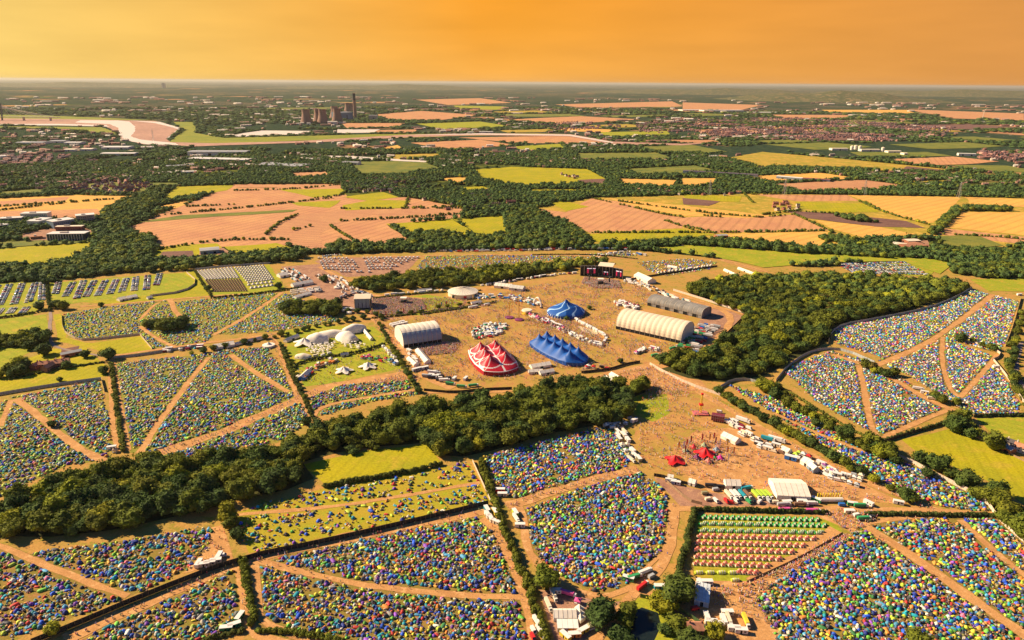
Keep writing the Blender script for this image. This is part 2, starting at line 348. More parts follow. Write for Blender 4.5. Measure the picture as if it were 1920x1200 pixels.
def country_mat():
    """far countryside: hedged fields, woods and towns as a patchwork in world coordinates"""
    m, nt, N, L = _new('countryside'); o = N.new('ShaderNodeOutputMaterial'); b = N.new('ShaderNodeBsdfPrincipled'); b.inputs['Roughness'].default_value = 1; b.inputs['Specular IOR Level'].default_value = 0
    p = _pos(nt)
    def noise(sc, det=4, rg=.55):
        n = N.new('ShaderNodeTexNoise'); n.inputs['Scale'].default_value = sc; n.inputs['Detail'].default_value = det; n.inputs['Roughness'].default_value = rg; L.new(p, n.inputs['Vector']); return n.outputs['Fac']
    def rng_(v, a, b2, c=0, d=1):
        r = N.new('ShaderNodeMapRange'); r.inputs['From Min'].default_value = a; r.inputs['From Max'].default_value = b2; r.inputs['To Min'].default_value = c; r.inputs['To Max'].default_value = d; L.new(v, r.inputs['Value']); return r.outputs[0]
    def mix(f, a, b2):
        x = N.new('ShaderNodeMix'); x.data_type = 'RGBA'; L.new(f, x.inputs[0])
        for s_, q in ((6, a), (7, b2)):
            if isinstance(q, tuple): x.inputs[s_].default_value = (*q, 1)
            else: L.new(q, x.inputs[s_])
        return x.outputs[2]
    mpp = N.new('ShaderNodeMapping'); mpp.inputs['Rotation'].default_value = (0, 0, .25); mpp.inputs['Scale'].default_value = (1/420, 1/330, 1); L.new(p, mpp.inputs['Vector'])
    vo = N.new('ShaderNodeTexVoronoi'); vo.voronoi_dimensions = '2D'; vo.distance = 'CHEBYCHEV'; L.new(mpp.outputs[0], vo.inputs['Vector']); vo.inputs['Scale'].default_value = 1
    cr = N.new('ShaderNodeValToRGB'); cr.color_ramp.interpolation = 'CONSTANT'; sx = N.new('ShaderNodeSeparateColor'); L.new(vo.outputs['Color'], sx.inputs[0]); L.new(sx.outputs[0], cr.inputs[0])
    e = cr.color_ramp.elements; cc = [(0, (.60, .28, .14)), (.26, (.11, .13, .03)), (.42, (.62, .34, .14)), (.58, (.06, .075, .025)), (.72, (.5, .24, .13)), (.80, (.14, .16, .03)), (.88, (.055, .07, .025))]
    while len(e) < len(cc): e.new(.5)
    for q, (a, c) in zip(e, cc): q.position = a; q.color = (*c, 1)
    wood = mix(rng_(noise(1/38, 4, .7), .42, .6), (.022, .042, .030), (.055, .080, .040))
    town = mix(rng_(noise(1/16, 3, .8), .5, .62), (.045, .06, .03), (.40, .24, .18))
    fields = cr.outputs[0]
    wm = rng_(noise(1/1500, 6, .62), .36, .43)           # woods and hedgerow country
    tm = rng_(noise(1/2600, 4, .55), .53, .60)
    c = mix(wm, fields, wood); tm2 = N.new('ShaderNodeMath'); tm2.operation = 'MULTIPLY'; L.new(tm, tm2.inputs[0]); L.new(rng_(noise(1/500, 3), .40, .5), tm2.inputs[1])
    c = mix(tm2.outputs[0], c, town)
    # pale sheds and yards, very sparse
    wn = mix(rng_(noise(1/60, 2, .5), .735, .75), c, (.7, .55, .42))
    # everything nearer than the river valley is wood and rough pasture (fields are built as sheets there)
    ln = N.new('ShaderNodeVectorMath'); ln.operation = 'LENGTH'; L.new(p, ln.inputs[0]); nf = rng_(ln.outputs['Value'], 2700, 3300)
    near = mix(rng_(noise(1/130, 5, .6), .50, .58), (.045, .06, .02), (.14, .15, .03))
    fin = mix(nf, near, wn)
    L.new(fin, b.inputs['Base Color']); L.new(b.outputs[0], o.inputs[0]); return m
COUNTRY = country_mat()
# ground: one disc to the horizon
mb = MB(); rr = [0, 150, 400, 900, 2000, 4500, 9000, 18000, 36000, 90000, 190000]; nseg = 64
vs = [(0, 0, 0)]; fs = []
for r in rr[1:]: vs += [(r*math.cos(2*PI*k/nseg), r*math.sin(2*PI*k/nseg), 0) for k in range(nseg)]
fs += [(0, 1+k, 1+(k+1) % nseg) for k in range(nseg)]
for j in range(len(rr)-2):
    a = 1+j*nseg; b = a+nseg; fs += [(a+k, b+k, b+(k+1) % nseg, a+(k+1) % nseg) for k in range(nseg)]
g = mb.add(vs, fs).build('ground', [COUNTRY]); tag(g, 'wide flat countryside reaching the horizon', kind='structure')
HILLM = field_mat('hill_woods', (.06, .075, .03), (.11, .11, .04), 260, 30, c3=(.30, .20, .10))
def hill(px, dist, w, d, h):
    d0 = _f+_R*(px-960)/F; az = math.atan2(d0[0], d0[1]); cx, cy = dist*math.sin(az), dist*math.cos(az)
    def fn(u, v):
        a = v*2*PI; r = 1-u; x = r*w*math.cos(a)*(1+.12*math.sin(3*a)); y = r*d*math.sin(a); z = h*(max(0, 1-r*r)**1.6)*(1+.15*math.sin(x/w*7)+.1*math.sin(x/w*17+1))-2*(u == 0)*5
        return (cx+x*math.cos(-az)-y*math.sin(-az), cy+x*math.sin(-az)+y*math.cos(-az), z)
    o = MB().grid(fn, 14, 40).build('hill', [HILLM], shade=True); tag(o, 'long low hill on the horizon', kind='structure')
hill(1495, 15500, 2300, 1500, 170); hill(1700, 26000, 5200, 2500, 170); hill(1300, 24000, 4500, 2500, 150); hill(760, 30000, 5200, 2500, 170); hill(200, 34000, 7000, 2500, 160)
# ================================================================== sheets, festival first
sheet('festival_ground', BASE, [(-60, 590), (120, 525), (380, 492), (580, 478), (960, 468), (1200, 470), (1500, 500), (1780, 500), (1830, 520), (1980, 530), (2000, 1260), (1000, 1290), (-100, 1290)], z=.02)
# arenas and yards
sheet('arena', ARENA, [(690, 560), (840, 548), (960, 528), (1080, 512), (1180, 522), (1240, 540), (1385, 590), (1335, 652), (1240, 678), (1140, 700), (1040, 718), (960, 730), (860, 728), (790, 700), (740, 640), (700, 600)])
sheet('arena', ARENA, [(1195, 790), (1175, 745), (1195, 700), (1240, 690), (1310, 735), (1400, 785), (1520, 848), (1640, 910), (1735, 952), (1320, 952), (1262, 930), (1225, 890), (1180, 880)])
sheet('earth_ground', DIRT, [(1130, 700), (1220, 680), (1300, 690), (1330, 735), (1240, 730), (1190, 712)])
sheet('earth_ground', DIRT, [(1260, 870), (1300, 810), (1380, 800), (1560, 880), (1700, 945), (1500, 930), (1330, 925)])
sheet('yard', YARD, [(1225, 893), (1262, 905), (1330, 925), (1440, 935), (1520, 952), (1318, 952), (1275, 948)])
sheet('grass_patch', LIME2, [(1175, 742), (1250, 738), (1255, 775), (1225, 790), (1190, 778)])
sheet('grass_patch', ARENA, [(1303, 742), (1350, 755), (1345, 778), (1305, 775)])
sheet('yard', YARD, [(1290, 665), (1310, 600), (1340, 575), (1395, 592), (1335, 652), (1320, 660)])
sheet('yard', YARD, [(525, 500), (600, 495), (700, 555), (740, 600), (640, 585), (570, 545)])
sheet('meadow', LIME2, [(530, 620), (600, 610), (700, 612), (740, 645), (760, 690), (640, 715), (570, 725), (545, 680)])
sheet('earth_ground', DIRT, [(575, 735), (600, 722), (760, 695), (790, 705), (780, 720), (640, 738), (585, 750)])
sheet('grass_patch', LIME2, [(700, 565), (800, 552), (870, 565), (860, 580), (780, 592), (700, 590)])
# camp fields
CAMPS = {}
def camp(name, pts, m=None, **k):
    P = sheet('camping_field', m or (CAMPL if np.mean([q[0] for q in pts]) < 720 and np.mean([q[1] for q in pts]) < 900 else CAMPG), pts); CAMPS[name] = P; return P
camp('far left pasture campsite', [(118, 590), (200, 575), (296, 565), (300, 580), (265, 595), (275, 610), (262, 628), (150, 637), (128, 632), (118, 610)])
camp('campsite behind the round copse', [(262, 629), (277, 612), (266, 597), (297, 582), (297, 566), (322, 562), (333, 568), (350, 600), (400, 630), (365, 655), (283, 653)])
camp('campsite behind the round copse ', [(333, 566), (510, 548), (545, 552), (630, 590), (640, 602), (510, 622), (400, 628), (350, 600)])
camp('large campsite left of the white tents', [(215, 682), (370, 665), (420, 657), (500, 650), (527, 690), (550, 738), (582, 790), (520, 830), (330, 862), (245, 848), (228, 780)])
camp('campsite at the left edge', [(20, 745), (185, 715), (198, 760), (215, 840), (195, 865), (130, 870), (0, 930), (-70, 950), (-70, 800)])
camp('small campsite above the long wood', [(580, 745), (640, 722), (780, 712), (788, 740), (700, 752), (620, 775), (592, 782)])
camp('campsite below the long wood', [(-90, 1030), (0, 1018), (60, 1037), (250, 1012), (400, 985), (395, 1020), (350, 1070), (240, 1120), (130, 1160), (0, 1205), (-90, 1240)])
camp('campsite in the lower left corner', [(120, 1215), (260, 1150), (440, 1070), (452, 1165), (420, 1190), (350, 1230), (120, 1290)])
camp('large campsite at the bottom', [(478, 1060), (560, 1032), (760, 995), (905, 970), (955, 1050), (985, 1120), (1020, 1290), (560, 1290), (490, 1172)])
camp('sparse yellow meadow campsite', [(440, 962), (650, 905), (880, 868), (922, 940), (640, 1003), (470, 1037), (450, 1000)], CAMPY)
camp('campsite beside the central wood', [(905, 858), (1060, 818), (1145, 800), (1185, 850), (1172, 880), (960, 938), (930, 905)])
camp('triangular campsite beside the hedge', [(975, 975), (985, 955), (1195, 878), (1240, 915), (1258, 950), (1240, 1040), (1200, 1088), (1130, 1115), (1050, 1080), (990, 1030)])
camp('narrow campsite by the tree row', [(1365, 722), (1480, 755), (1650, 850), (1850, 930), (1862, 962), (1760, 948), (1650, 903), (1540, 832), (1430, 763)])
camp('right campsite behind the tree row', [(1468, 692), (1560, 658), (1640, 680), (1790, 772), (1650, 822), (1620, 802), (1530, 752)])
camp('upper right campsite under the wood', [(1560, 618), (1640, 600), (1700, 590), (1790, 560), (1820, 543), (1912, 566), (1885, 640), (1870, 662), (1790, 640), (1650, 668), (1570, 645)])
camp('right edge campsite', [(1645, 680), (1650, 670), (1790, 642), (1862, 668), (1912, 760), (1905, 776), (1820, 776), (1700, 702)])
camp('big campsite in the lower right', [(1415, 1120), (1500, 1060), (1590, 1010), (1620, 985), (1760, 965), (1880, 968), (1990, 1060), (2010, 1290), (1500, 1290), (1440, 1165)])
camp('crew campsite behind the main stage', [(1195, 492), (1290, 485), (1345, 492), (1330, 505), (1250, 518), (1215, 508)])
camp('crew campsite behind the oak belt', [(780, 500), (800, 480), (900, 478), (1060, 480), (1180, 470), (1195, 480), (1060, 486), (870, 505), (790, 510)])
PODF = sheet('pod_field', LIME2, [(1308, 965), (1560, 970), (1582, 1000), (1500, 1045), (1400, 1092), (1350, 1100), (1298, 1078)])
# meadows and car parks in the festival land
sheet('meadow', LIME, [(565, 870), (690, 845), (800, 832), (828, 868), (720, 890), (610, 910)])
sheet('meadow', LIME, [(-70, 700), (0, 690), (100, 655), (160, 650), (205, 690), (200, 705), (0, 738), (-70, 755)])
sheet('meadow', LIME2, [(-70, 605), (0, 598), (85, 590), (95, 640), (0, 690), (-70, 700)])
sheet('meadow', LIME, [(100, 590), (122, 588), (125, 632), (160, 642), (285, 655), (270, 665), (200, 660), (110, 640)])
sheet('meadow', LIME, [(160, 645), (265, 630), (285, 653), (240, 665), (190, 660)])
CP1 = sheet('car_park_field', LIME2, [(-80, 535), (82, 527), (86, 560), (62, 592), (-80, 598)])
CP2 = sheet('car_park_field', LIME2, [(92, 530), (345, 511), (368, 530), (345, 548), (150, 567), (92, 578)])
sheet('meadow', LIME, [(345, 511), (366, 507), (392, 545), (392, 556), (200, 570), (150, 567), (345, 548), (368, 530)])
GL0 = 0
GL1 = sheet('glamping_field', LIME2, [(366, 508), (505, 496), (535, 540), (535, 545), (400, 556), (372, 530)])
CP3 = sheet('motorhome_field', YARD, [(590, 490), (610, 483), (790, 480), (760, 512), (650, 520), (620, 505)])
CP4 = sheet('car_park_field', LIME2, [(1560, 495), (1690, 490), (1750, 510), (1740, 520), (1600, 505)])
sheet('meadow', LIME, [(1690, 824), (1785, 803), (1850, 828), (1920, 862), (1990, 895), (1990, 1000), (1920, 945), (1860, 905), (1780, 872), (1730, 855)])
sheet('meadow', LIME2, [(1830, 785), (1980, 780), (1980, 870), (1890, 840)])
sheet('meadow', LIME2, [(1820, 525), (1900, 522), (1990, 528), (1980, 550), (1850, 545)])
sheet('rough_ground', DIRT, [(1270, 1095), (1310, 1090), (1400, 1092), (1500, 1045), (1590, 1000), (1600, 1010), (1500, 1062), (1415, 1120), (1440, 1165), (1510, 1210), (1300, 1230)])
sheet('earth_ground', DIRT, [(1500, 955), (1640, 955), (1600, 1000), (1570, 985)])
sheet('yard', YARD, [(1010, 1105), (1090, 1112), (1135, 1130), (1180, 1125), (1130, 1205), (1110, 1260), (1060, 1260)])
sheet('meadow', LIME2, [(1150, 1280), (1165, 1160), (1195, 1122), (1260, 1130), (1330, 1175), (1300, 1280)])
sheet('pond', PONDW, [(1178, 1190), (1185, 1150), (1205, 1138), (1235, 1150), (1240, 1175), (1225, 1205), (1190, 1215)], z=None)
sheet('earth_ground', DIRT, [(385, 990), (420, 985), (440, 1050), (395, 1060), (345, 1075), (395, 1025)])
# tracks
T = lambda *a, **k: strip('dirt_track', DIRT, *a, **k)
T([(30, 748), (80, 785), (130, 830), (198, 866)], 7); T([(392, 670), (350, 720), (300, 790), (262, 850)], 6); T([(590, 735), (520, 765), (420, 810), (300, 850)], 13)
T([(432, 665), (480, 700), (540, 735)], 6); T([(505, 630), (530, 660), (545, 710), (560, 745)], 7); T([(560, 745), (580, 790), (590, 815)], 4, block=False); T([(210, 670), (222, 740), (240, 845)], 5)
T([(205, 690), (212, 800), (222, 850)], 4); T([(20, 750), (0, 800)], 5)
T([(-40, 1010), (40, 1040), (130, 1080), (240, 1118)], 5); T([(120, 1200), (300, 1120), (455, 1052)], 9); T([(455, 1052), (600, 1020), (760, 985), (915, 955)], 10)
T([(450, 1060), (458, 1120), (465, 1190), (560, 1215)], 6); T([(478, 1055), (482, 1130), (490, 1170), (620, 1215)], 5)
T([(480, 1050), (560, 1072), (680, 1098), (830, 1115), (985, 1120)], 5); T([(925, 985), (950, 1030), (985, 1120), (1000, 1200)], 6)
T([(905, 972), (925, 990)], 6); T([(440, 965), (640, 950), (900, 905)], 4, block=True)
T([(950, 950), (1060, 915), (1130, 895), (1195, 880)], 10); T([(965, 940), (985, 975), (985, 1030), (1040, 1090), (1120, 1125), (1190, 1100)], 6)
T([(1265, 945), (1262, 1000), (1245, 1060), (1200, 1100), (1140, 1170), (1080, 1230)], 8); T([(1190, 1100), (1240, 1120), (1310, 1165), (1380, 1215)], 8)
T([(1190, 1085), (1240, 1040)], 3)
T([(1265, 953), (1400, 954), (1560, 952), (1740, 958), (1870, 965)], 6)
T([(1225, 690), (1330, 745), (1460, 822), (1600, 895), (1760, 960)], 8)
T([(1620, 985), (1750, 1070), (1860, 1150), (1960, 1220)], 8); T([(1800, 975), (1870, 1040), (1950, 1100)], 5); T([(1580, 1000), (1500, 1050), (1420, 1100)], 16, block=False); T([(1600, 985), (1700, 968), (1880, 965)], 5)
T([(1610, 685), (1622, 740), (1632, 800), (1650, 825)], 6); T([(1640, 828), (1700, 800), (1780, 768)], 6); T([(1560, 665), (1640, 690), (1740, 750), (1800, 775)], 8); T([(1630, 690), (1720, 655), (1790, 610), (1862, 552)], 8)
T([(1768, 632), (1765, 680), (1780, 730), (1800, 745)], 5); T([(1800, 745), (1850, 690), (1870, 665)], 5); T([(1450, 775), (1560, 825), (1630, 850)], 4)
T([(530, 548), (470, 590), (400, 628)], 6); T([(262, 600), (290, 570), (300, 568)], 4); T([(318, 560), (332, 590), (345, 602)], 7); T([(262, 612), (300, 640), (340, 655)], 5)
T([(600, 500), (650, 530), (700, 558), (800, 560)], 9); T([(640, 580), (700, 590), (720, 620), (760, 660), (800, 710), (850, 728)], 10); T([(560, 545), (640, 580)], 8)
T([(800, 735), (960, 735), (1100, 712), (1230, 685)], 8); T([(700, 600), (690, 560), (680, 550)], 5)
T([(1180, 520), (1290, 565), (1390, 590), (1310, 670), (1230, 690)], 9); T([(1245, 545), (1330, 570), (1395, 590)], 6); T([(1290, 468), (1340, 482), (1440, 510)], 7); T([(1200, 487), (1120, 480), (960, 476), (600, 484)], 5)
T([(585, 790), (600, 760), (720, 740), (785, 730)], 5); T([(210, 668), (330, 650), (480, 632), (520, 625)], 6); T([(150, 575), (250, 568), (380, 556), (520, 548)], 5)
strip('road', ROAD, [(195, 418), (205, 432), (205, 445), (185, 462), (150, 482), (110, 498), (60, 502), (-80, 500)], 16, block=False)
strip('road', ROAD, [(545, 465), (700, 470), (960, 470), (1140, 466), (1300, 458), (1480, 468), (1700, 480), (1980, 500)], 7, block=False, wob=.1)
strip('road', ROAD, [(1915, 640), (1900, 690), (1920, 740), (1990, 830)], 6, block=False); strip('path', ROAD, [(95, 585), (92, 640), (110, 655), (210, 670)], 4, block=False)
strip('dirt_track', DIRT, [(1210, 465), (1290, 470), (1340, 485), (1430, 510)], 7, block=False)
# ---- farmland beyond the festival
def FS(name, m, *pp):
    for p in pp: sheet(name, m, p)
FS('pasture', SCRUB, [(1005, 391), (1110, 371), (1300, 366), (1420, 363), (1920, 371), (1990, 378), (1990, 452), (1880, 463), (1760, 446), (1620, 448), (1545, 465), (1350, 451), (1105, 457), (1078, 425)])
FS('stubble_field', STUB, [(236, 429), (350, 383), (440, 346), (640, 345), (650, 372), (760, 370), (872, 389), (862, 408), (728, 421), (764, 450), (602, 471), (545, 460), (300, 466), (262, 438)])
FS('corn_field', GOLD, [(-80, 376), (140, 366), (258, 368), (256, 378), (235, 384), (190, 402), (160, 413), (-80, 415)])
FS('stubble_field', STUB, [(-80, 378), (0, 378), (130, 369), (125, 376), (0, 388), (-80, 390)], [(-80, 398), (180, 392), (190, 400), (160, 410), (-80, 413)],
   [(350, 388), (440, 358), (560, 355), (622, 373), (600, 380), (430, 383)], [(440, 353), (455, 347), (600, 347), (640, 350), (560, 356)], [(278, 404), (330, 395), (430, 385), (425, 390), (370, 400), (285, 406)],
   [(238, 425), (290, 417), (400, 409), (540, 400), (560, 402), (520, 420), (495, 440), (300, 463), (300, 445), (265, 437)], [(625, 425), (725, 421), (762, 447), (700, 460), (640, 455), (618, 440)],
   [(1005, 390), (1060, 398), (1110, 372), (1160, 378), (1240, 402), (1280, 408), (1280, 428), (1110, 437), (1080, 425)], [(1240, 412), (1280, 408), (1490, 403), (1555, 432), (1350, 437), (1290, 427)],
   [(1415, 365), (1590, 366), (1612, 377), (1490, 377)], [(1765, 428), (1990, 452), (1990, 466), (1760, 440)])
FS('stubble_field', STUB2, [(560, 404), (640, 395), (870, 392), (858, 405), (700, 403), (628, 420), (602, 440), (608, 470), (572, 470), (545, 458), (497, 441), (522, 421)])
FS('corn_field', GOLD, [(-80, 388), (60, 386), (160, 378), (225, 375), (235, 380), (160, 391), (-80, 397)], [(223, 378), (228, 369), (260, 366), (258, 376)], [(290, 389), (360, 374), (358, 379), (330, 391)],
   [(1140, 372), (1280, 386), (1450, 405), (1400, 409), (1280, 405), (1180, 385)], [(1340, 440), (1560, 434), (1545, 462), (1480, 458), (1350, 447)], [(1592, 366), (1800, 370), (1790, 385), (1770, 410), (1740, 420), (1660, 400), (1630, 380)],
   [(1810, 370), (1990, 376), (1990, 391), (1820, 385)], [(1790, 398), (1990, 399), (1990, 449), (1760, 425)], [(1530, 413), (1650, 426), (1720, 440), (1620, 445), (1560, 430)], [(815, 335), (880, 332), (870, 345)], [(1160, 335), (1270, 338), (1260, 350), (1170, 347)],
   [(720, 277), (745, 272), (762, 282), (725, 283)])
FS('pasture', LIME, [(300, 377), (333, 350), (440, 347), (425, 357), (365, 367), (310, 378)], [(523, 356), (640, 354), (650, 365), (590, 371)], [(545, 380), (640, 376), (620, 390), (560, 386)], [(640, 385), (700, 375), (770, 377), (760, 390), (650, 395)],
   [(640, 370), (720, 360), (750, 370), (690, 377)], [(725, 420), (850, 412), (880, 432), (870, 448), (780, 440)], [(852, 412), (945, 405), (950, 440), (900, 450), (882, 432)], [(285, 487), (290, 470), (330, 460), (410, 457), (430, 480), (360, 487)],
   [(420, 463), (520, 456), (548, 466), (440, 480)], [(-80, 472), (60, 462), (175, 455), (172, 464), (130, 488), (80, 498), (-80, 499)], [(1030, 380), (1060, 378), (1105, 388), (1060, 396)], [(1100, 440), (1280, 430), (1340, 440), (1270, 450), (1160, 458), (1110, 452)],
   [(890, 318), (960, 313), (1100, 317), (1135, 335), (1060, 345), (970, 348), (900, 335)], [(860, 352), (905, 350), (925, 356), (880, 360)], [(990, 356), (1095, 355), (1085, 361), (1000, 361)], [(1490, 379), (1620, 382), (1650, 398), (1560, 400), (1500, 390)], [(1280, 365), (1390, 368), (1385, 379), (1290, 377)])
FS('airfield_grass', LIME2, [(1210, 466), (1290, 460), (1500, 475), (1740, 485), (1790, 495), (1760, 515), (1690, 490), (1560, 492), (1430, 502), (1380, 490), (1280, 475)])
FS('rough_pasture', DULL, [(245, 418), (340, 404), (560, 393), (548, 398), (400, 407), (290, 415)], [(-80, 455), (60, 452), (175, 448), (175, 454), (-80, 470)], [(0, 360), (90, 353), (75, 365), (0, 368)], [(1750, 445), (1830, 440), (1880, 460), (1790, 470)])
FS('scrub_field', SCRUB, [(1360, 297), (1430, 285), (1600, 300), (1780, 318), (1770, 325), (1640, 319), (1500, 315), (1420, 312)], [(1700, 340), (1780, 338), (1775, 345), (1710, 345)], [(735, 290), (820, 288), (830, 296), (740, 300)])
FS('ploughed_field', PLOUGH, [(1470, 395), (1560, 400), (1700, 415), (1735, 428), (1640, 425), (1500, 408)], [(293, 485), (305, 472), (362, 471), (362, 483)], [(1280, 372), (1350, 378), (1330, 386), (1282, 384)], [(1085, 338), (1140, 335), (1130, 347), (1095, 348)], [(1700, 312), (1780, 320), (1760, 326), (1690, 320)])
FS('farm_yard', YARD, [(372, 480), (376, 468), (418, 465), (435, 478)], [(20, 445), (85, 430), (140, 425), (180, 435), (170, 448), (60, 452)], [(1670, 470), (1690, 450), (1740, 452), (1748, 470)])
# far farmland bands
FS('stubble_field', STUB, [(770, 268), (900, 262), (965, 272), (845, 282)], [(860, 258), (1060, 255), (1175, 270), (965, 268)], [(700, 215), (790, 208), (900, 216), (820, 226), (730, 226)], [(780, 187), (900, 184), (960, 193), (840, 197)], [(930, 225), (1090, 218), (1200, 224), (1060, 233)],
   [(640, 231), (760, 231), (740, 240), (650, 240)], [(1280, 192), (1430, 197), (1390, 206), (1280, 205)], [(1450, 215), (1600, 216), (1580, 224), (1445, 220)], [(1700, 205), (1920, 213), (1920, 226), (1780, 222)], [(690, 245), (780, 243), (780, 249), (700, 250)], [(540, 325), (610, 322), (620, 330), (560, 334)], [(1040, 196), (1260, 190), (1280, 199), (1100, 203)],
   [(520, 352), (470, 345), (440, 352)][::-1])
FS('corn_field', GOLD, [(1540, 206), (1700, 206), (1720, 214), (1560, 212)], [(1280, 335), (1345, 335), (1340, 345), (1282, 350)], [(1050, 240), (1150, 243), (1140, 248), (1050, 246)])
FS('pasture', LIME2, [(780, 232), (900, 228), (965, 238), (830, 243)], [(1120, 248), (1250, 246), (1260, 254), (1140, 256)], [(960, 275), (1050, 270), (1060, 278), (980, 282)], [(850, 198), (960, 200), (930, 206), (860, 204)])
# many small fields filling the gaps
FR = np.random.default_rng(42); taken = [s_.mean(0) for s_ in SHEETS[-90:]]
def hit(q, pad=0):
    lo_, hi_ = q.min(0), q.max(0)
    for s_ in SHEETS:
        if (s_.min(0) > hi_).any() or (s_.max(0) < lo_).any(): continue
        if inpoly(q, s_).any() or inpoly(np.vstack([q.mean(0)[None], (q+q.mean(0))/2]), s_).any() or inpoly(s_, q).any(): return True
    return False
for k_ in range(1500):
    d_ = 1500*math.exp(FR.uniform(0, 1.75)); a_ = math.radians(FR.uniform(-40, 40)); c_ = np.array([d_*math.sin(a_), d_*math.cos(a_)])
    py_ = proj(c_)[0]
    if py_[1] < 186: continue
    if 205 < py_[1] < 345 and py_[0] < 660: continue
    if 268 < py_[1] < 352 and FR.random() < .6: continue
    if py_[1] < 240 and FR.random() < .6: continue
    Lx = FR.uniform(60, 150)*(1+d_/3500); Ly = FR.uniform(40, 100)*(1+d_/3000); t_ = .25+FR.normal()*.15
    q_ = np.array([(-Lx, -Ly), (0, -Ly*1.15), (Lx, -Ly*FR.uniform(.6, 1)), (Lx*FR.uniform(.8, 1.1), Ly), (-Lx*FR.uniform(.7, 1.1), Ly*FR.uniform(.6, 1.1))])@np.array([[math.cos(t_), math.sin(t_)], [-math.sin(t_), math.cos(t_)]])+c_
    if hit(q_*1.0): continue
    m_ = FR.choice(9); nm_, mm_ = [('stubble_field', STUB), ('stubble_field', STUB2), ('corn_field', GOLD), ('pasture', LIME2 if d_ < 2800 else DULL), ('rough_pasture', DULL), ('rough_pasture', DULL), ('scrub_field', SCRUB), ('rough_pasture', DULL), ('ploughed_field', PLOUGH)][m_]
    sheet(nm_, mm_, q_, px=False)
# marsh, river, ponds
FS('saltmarsh', MARSH, [(315, 268), (345, 245), (325, 229), (365, 229), (368, 250), (420, 259), (700, 252), (1000, 250), (1070, 252), (760, 257), (400, 270)], [(-80, 214), (60, 216), (190, 221), (300, 226), (-80, 222)], [(-80, 236), (190, 239), (222, 250), (215, 253), (130, 242), (-80, 241)])
FS('mudflat', MUD, [(-80, 221), (140, 224), (290, 227), (342, 241), (312, 260), (318, 267), (400, 269), (560, 265), (760, 253), (900, 250), (1070, 252), (1150, 266), (1280, 270), (1345, 267), (1280, 273), (1150, 271), (1065, 256), (900, 254), (760, 258), (600, 267), (420, 273), (335, 276), (270, 271), (228, 261), (218, 247), (198, 238), (110, 235), (-80, 234)])
FS('river', WATER, [(140, 230), (150, 226), (220, 226), (242, 228), (253, 237), (253, 247), (246, 256), (262, 262), (330, 269), (338, 274), (280, 272), (234, 263), (222, 252), (222, 240), (205, 233)], [(-80, 233), (110, 232.5), (200, 235), (205, 238), (110, 235.5), (-80, 235)], [(240, 226), (300, 229), (340, 241), (312, 260), (318, 258), (333, 242), (290, 231)],
   [(760, 253.5), (900, 250.5), (1070, 253), (1150, 267), (1150, 269), (1068, 255), (900, 252.5)])
FS('lagoon', WATER, [(432, 254), (490, 245), (590, 246), (562, 252), (450, 257)], [(632, 243), (712, 243), (700, 249), (632, 250)], [(600, 292), (660, 293), (760, 300), (830, 304), (820, 306), (720, 301), (600, 296)])
# ================================================================== trees
def ico(sub):
    import bmesh
    bm = bmesh.new(); bmesh.ops.create_icosphere(bm, subdivisions=sub, radius=1)
    v = np.array([q.co[:] for q in bm.verts]); f = [tuple(x.index for x in q.verts) for q in bm.faces]; bm.free(); return v, f
ICO = {k: ico(k) for k in (1, 2, 3)}
def crown_mesh(seed, sub, nleaf, leaf, nl=14, flat=.8):
    """lumpy crown, radius about 1, standing on z=0.15..; core surface plus many loose leaf sprays"""
    r = np.random.default_rng(seed); v, f = ICO[sub]; v = v.copy()
    lob = r.normal(size=(nl, 3)); lob[:, 2] = np.abs(lob[:, 2])*.9-.2; lob /= np.linalg.norm(lob, axis=1)[:, None]; amp = r.uniform(.12, .34, nl)
    def rad(d):
        c = d@lob.T; return .74+(amp*np.exp(-((1-c)/.05))).sum(1)+.05*vnoise(d[:, 0]*5+9, d[:, 1]*5+d[:, 2]*7, 1, seed)
    R_ = rad(v); w = v*R_[:, None]; V = [w]; Fc = list(f)
    d = r.normal(size=(nleaf, 3)); d[:, 2] = np.where(d[:, 2] < -.35, -d[:, 2], d[:, 2]); d /= np.linalg.norm(d, axis=1)[:, None]
    c = d*(rad(d)*r.uniform(.90, 1.20, nleaf))[:, None]
    nrm = d+r.normal(size=(nleaf, 3))*.55; nrm /= np.linalg.norm(nrm, axis=1)[:, None]
    t = np.cross(nrm, r.normal(size=(nleaf, 3))); t /= np.linalg.norm(t, axis=1)[:, None]; b = np.cross(nrm, t)
    s = leaf*r.uniform(.55, 1.25, nleaf)[:, None]
    o = len(w); q = np.stack([c+t*s, c+b*s*.75, c-t*s*.9, c-b*s*.8], 1).reshape(-1, 3); V.append(q)
    Fc += [(o+4*i, o+4*i+1, o+4*i+2, o+4*i+3) for i in range(nleaf)]
    V = np.concatenate(V); V[:, 2] = V[:, 2]*flat
    V[:, 2] += .62
    return V, Fc
def tree_mat(nm, c):
    k = [(c[0]*a*1.1, c[1]*b*1.1, c[2]) for a, b in ((.72, .80), (1.0, 1.0), (.85, .95), (1.25, 1.12), (.9, .85))]
    return attr_mat(nm, .9, .42, .42, .22, objrand=k)
TONES = {'olive': (.135, .15, .014), 'dark green': (.07, .105, .020), 'yellow green': (.25, .25, .014), 'brownish': (.17, .125, .025)}
TM = {k: tree_mat('leaves_'+k.replace(' ', '_'), v) for k, v in TONES.items()}
BARK = mat('bark', (.12, .08, .05), .95, .3, 1.5)
LEAFS = attr_mat('leaves_massed', .9, .42, .42, .2)
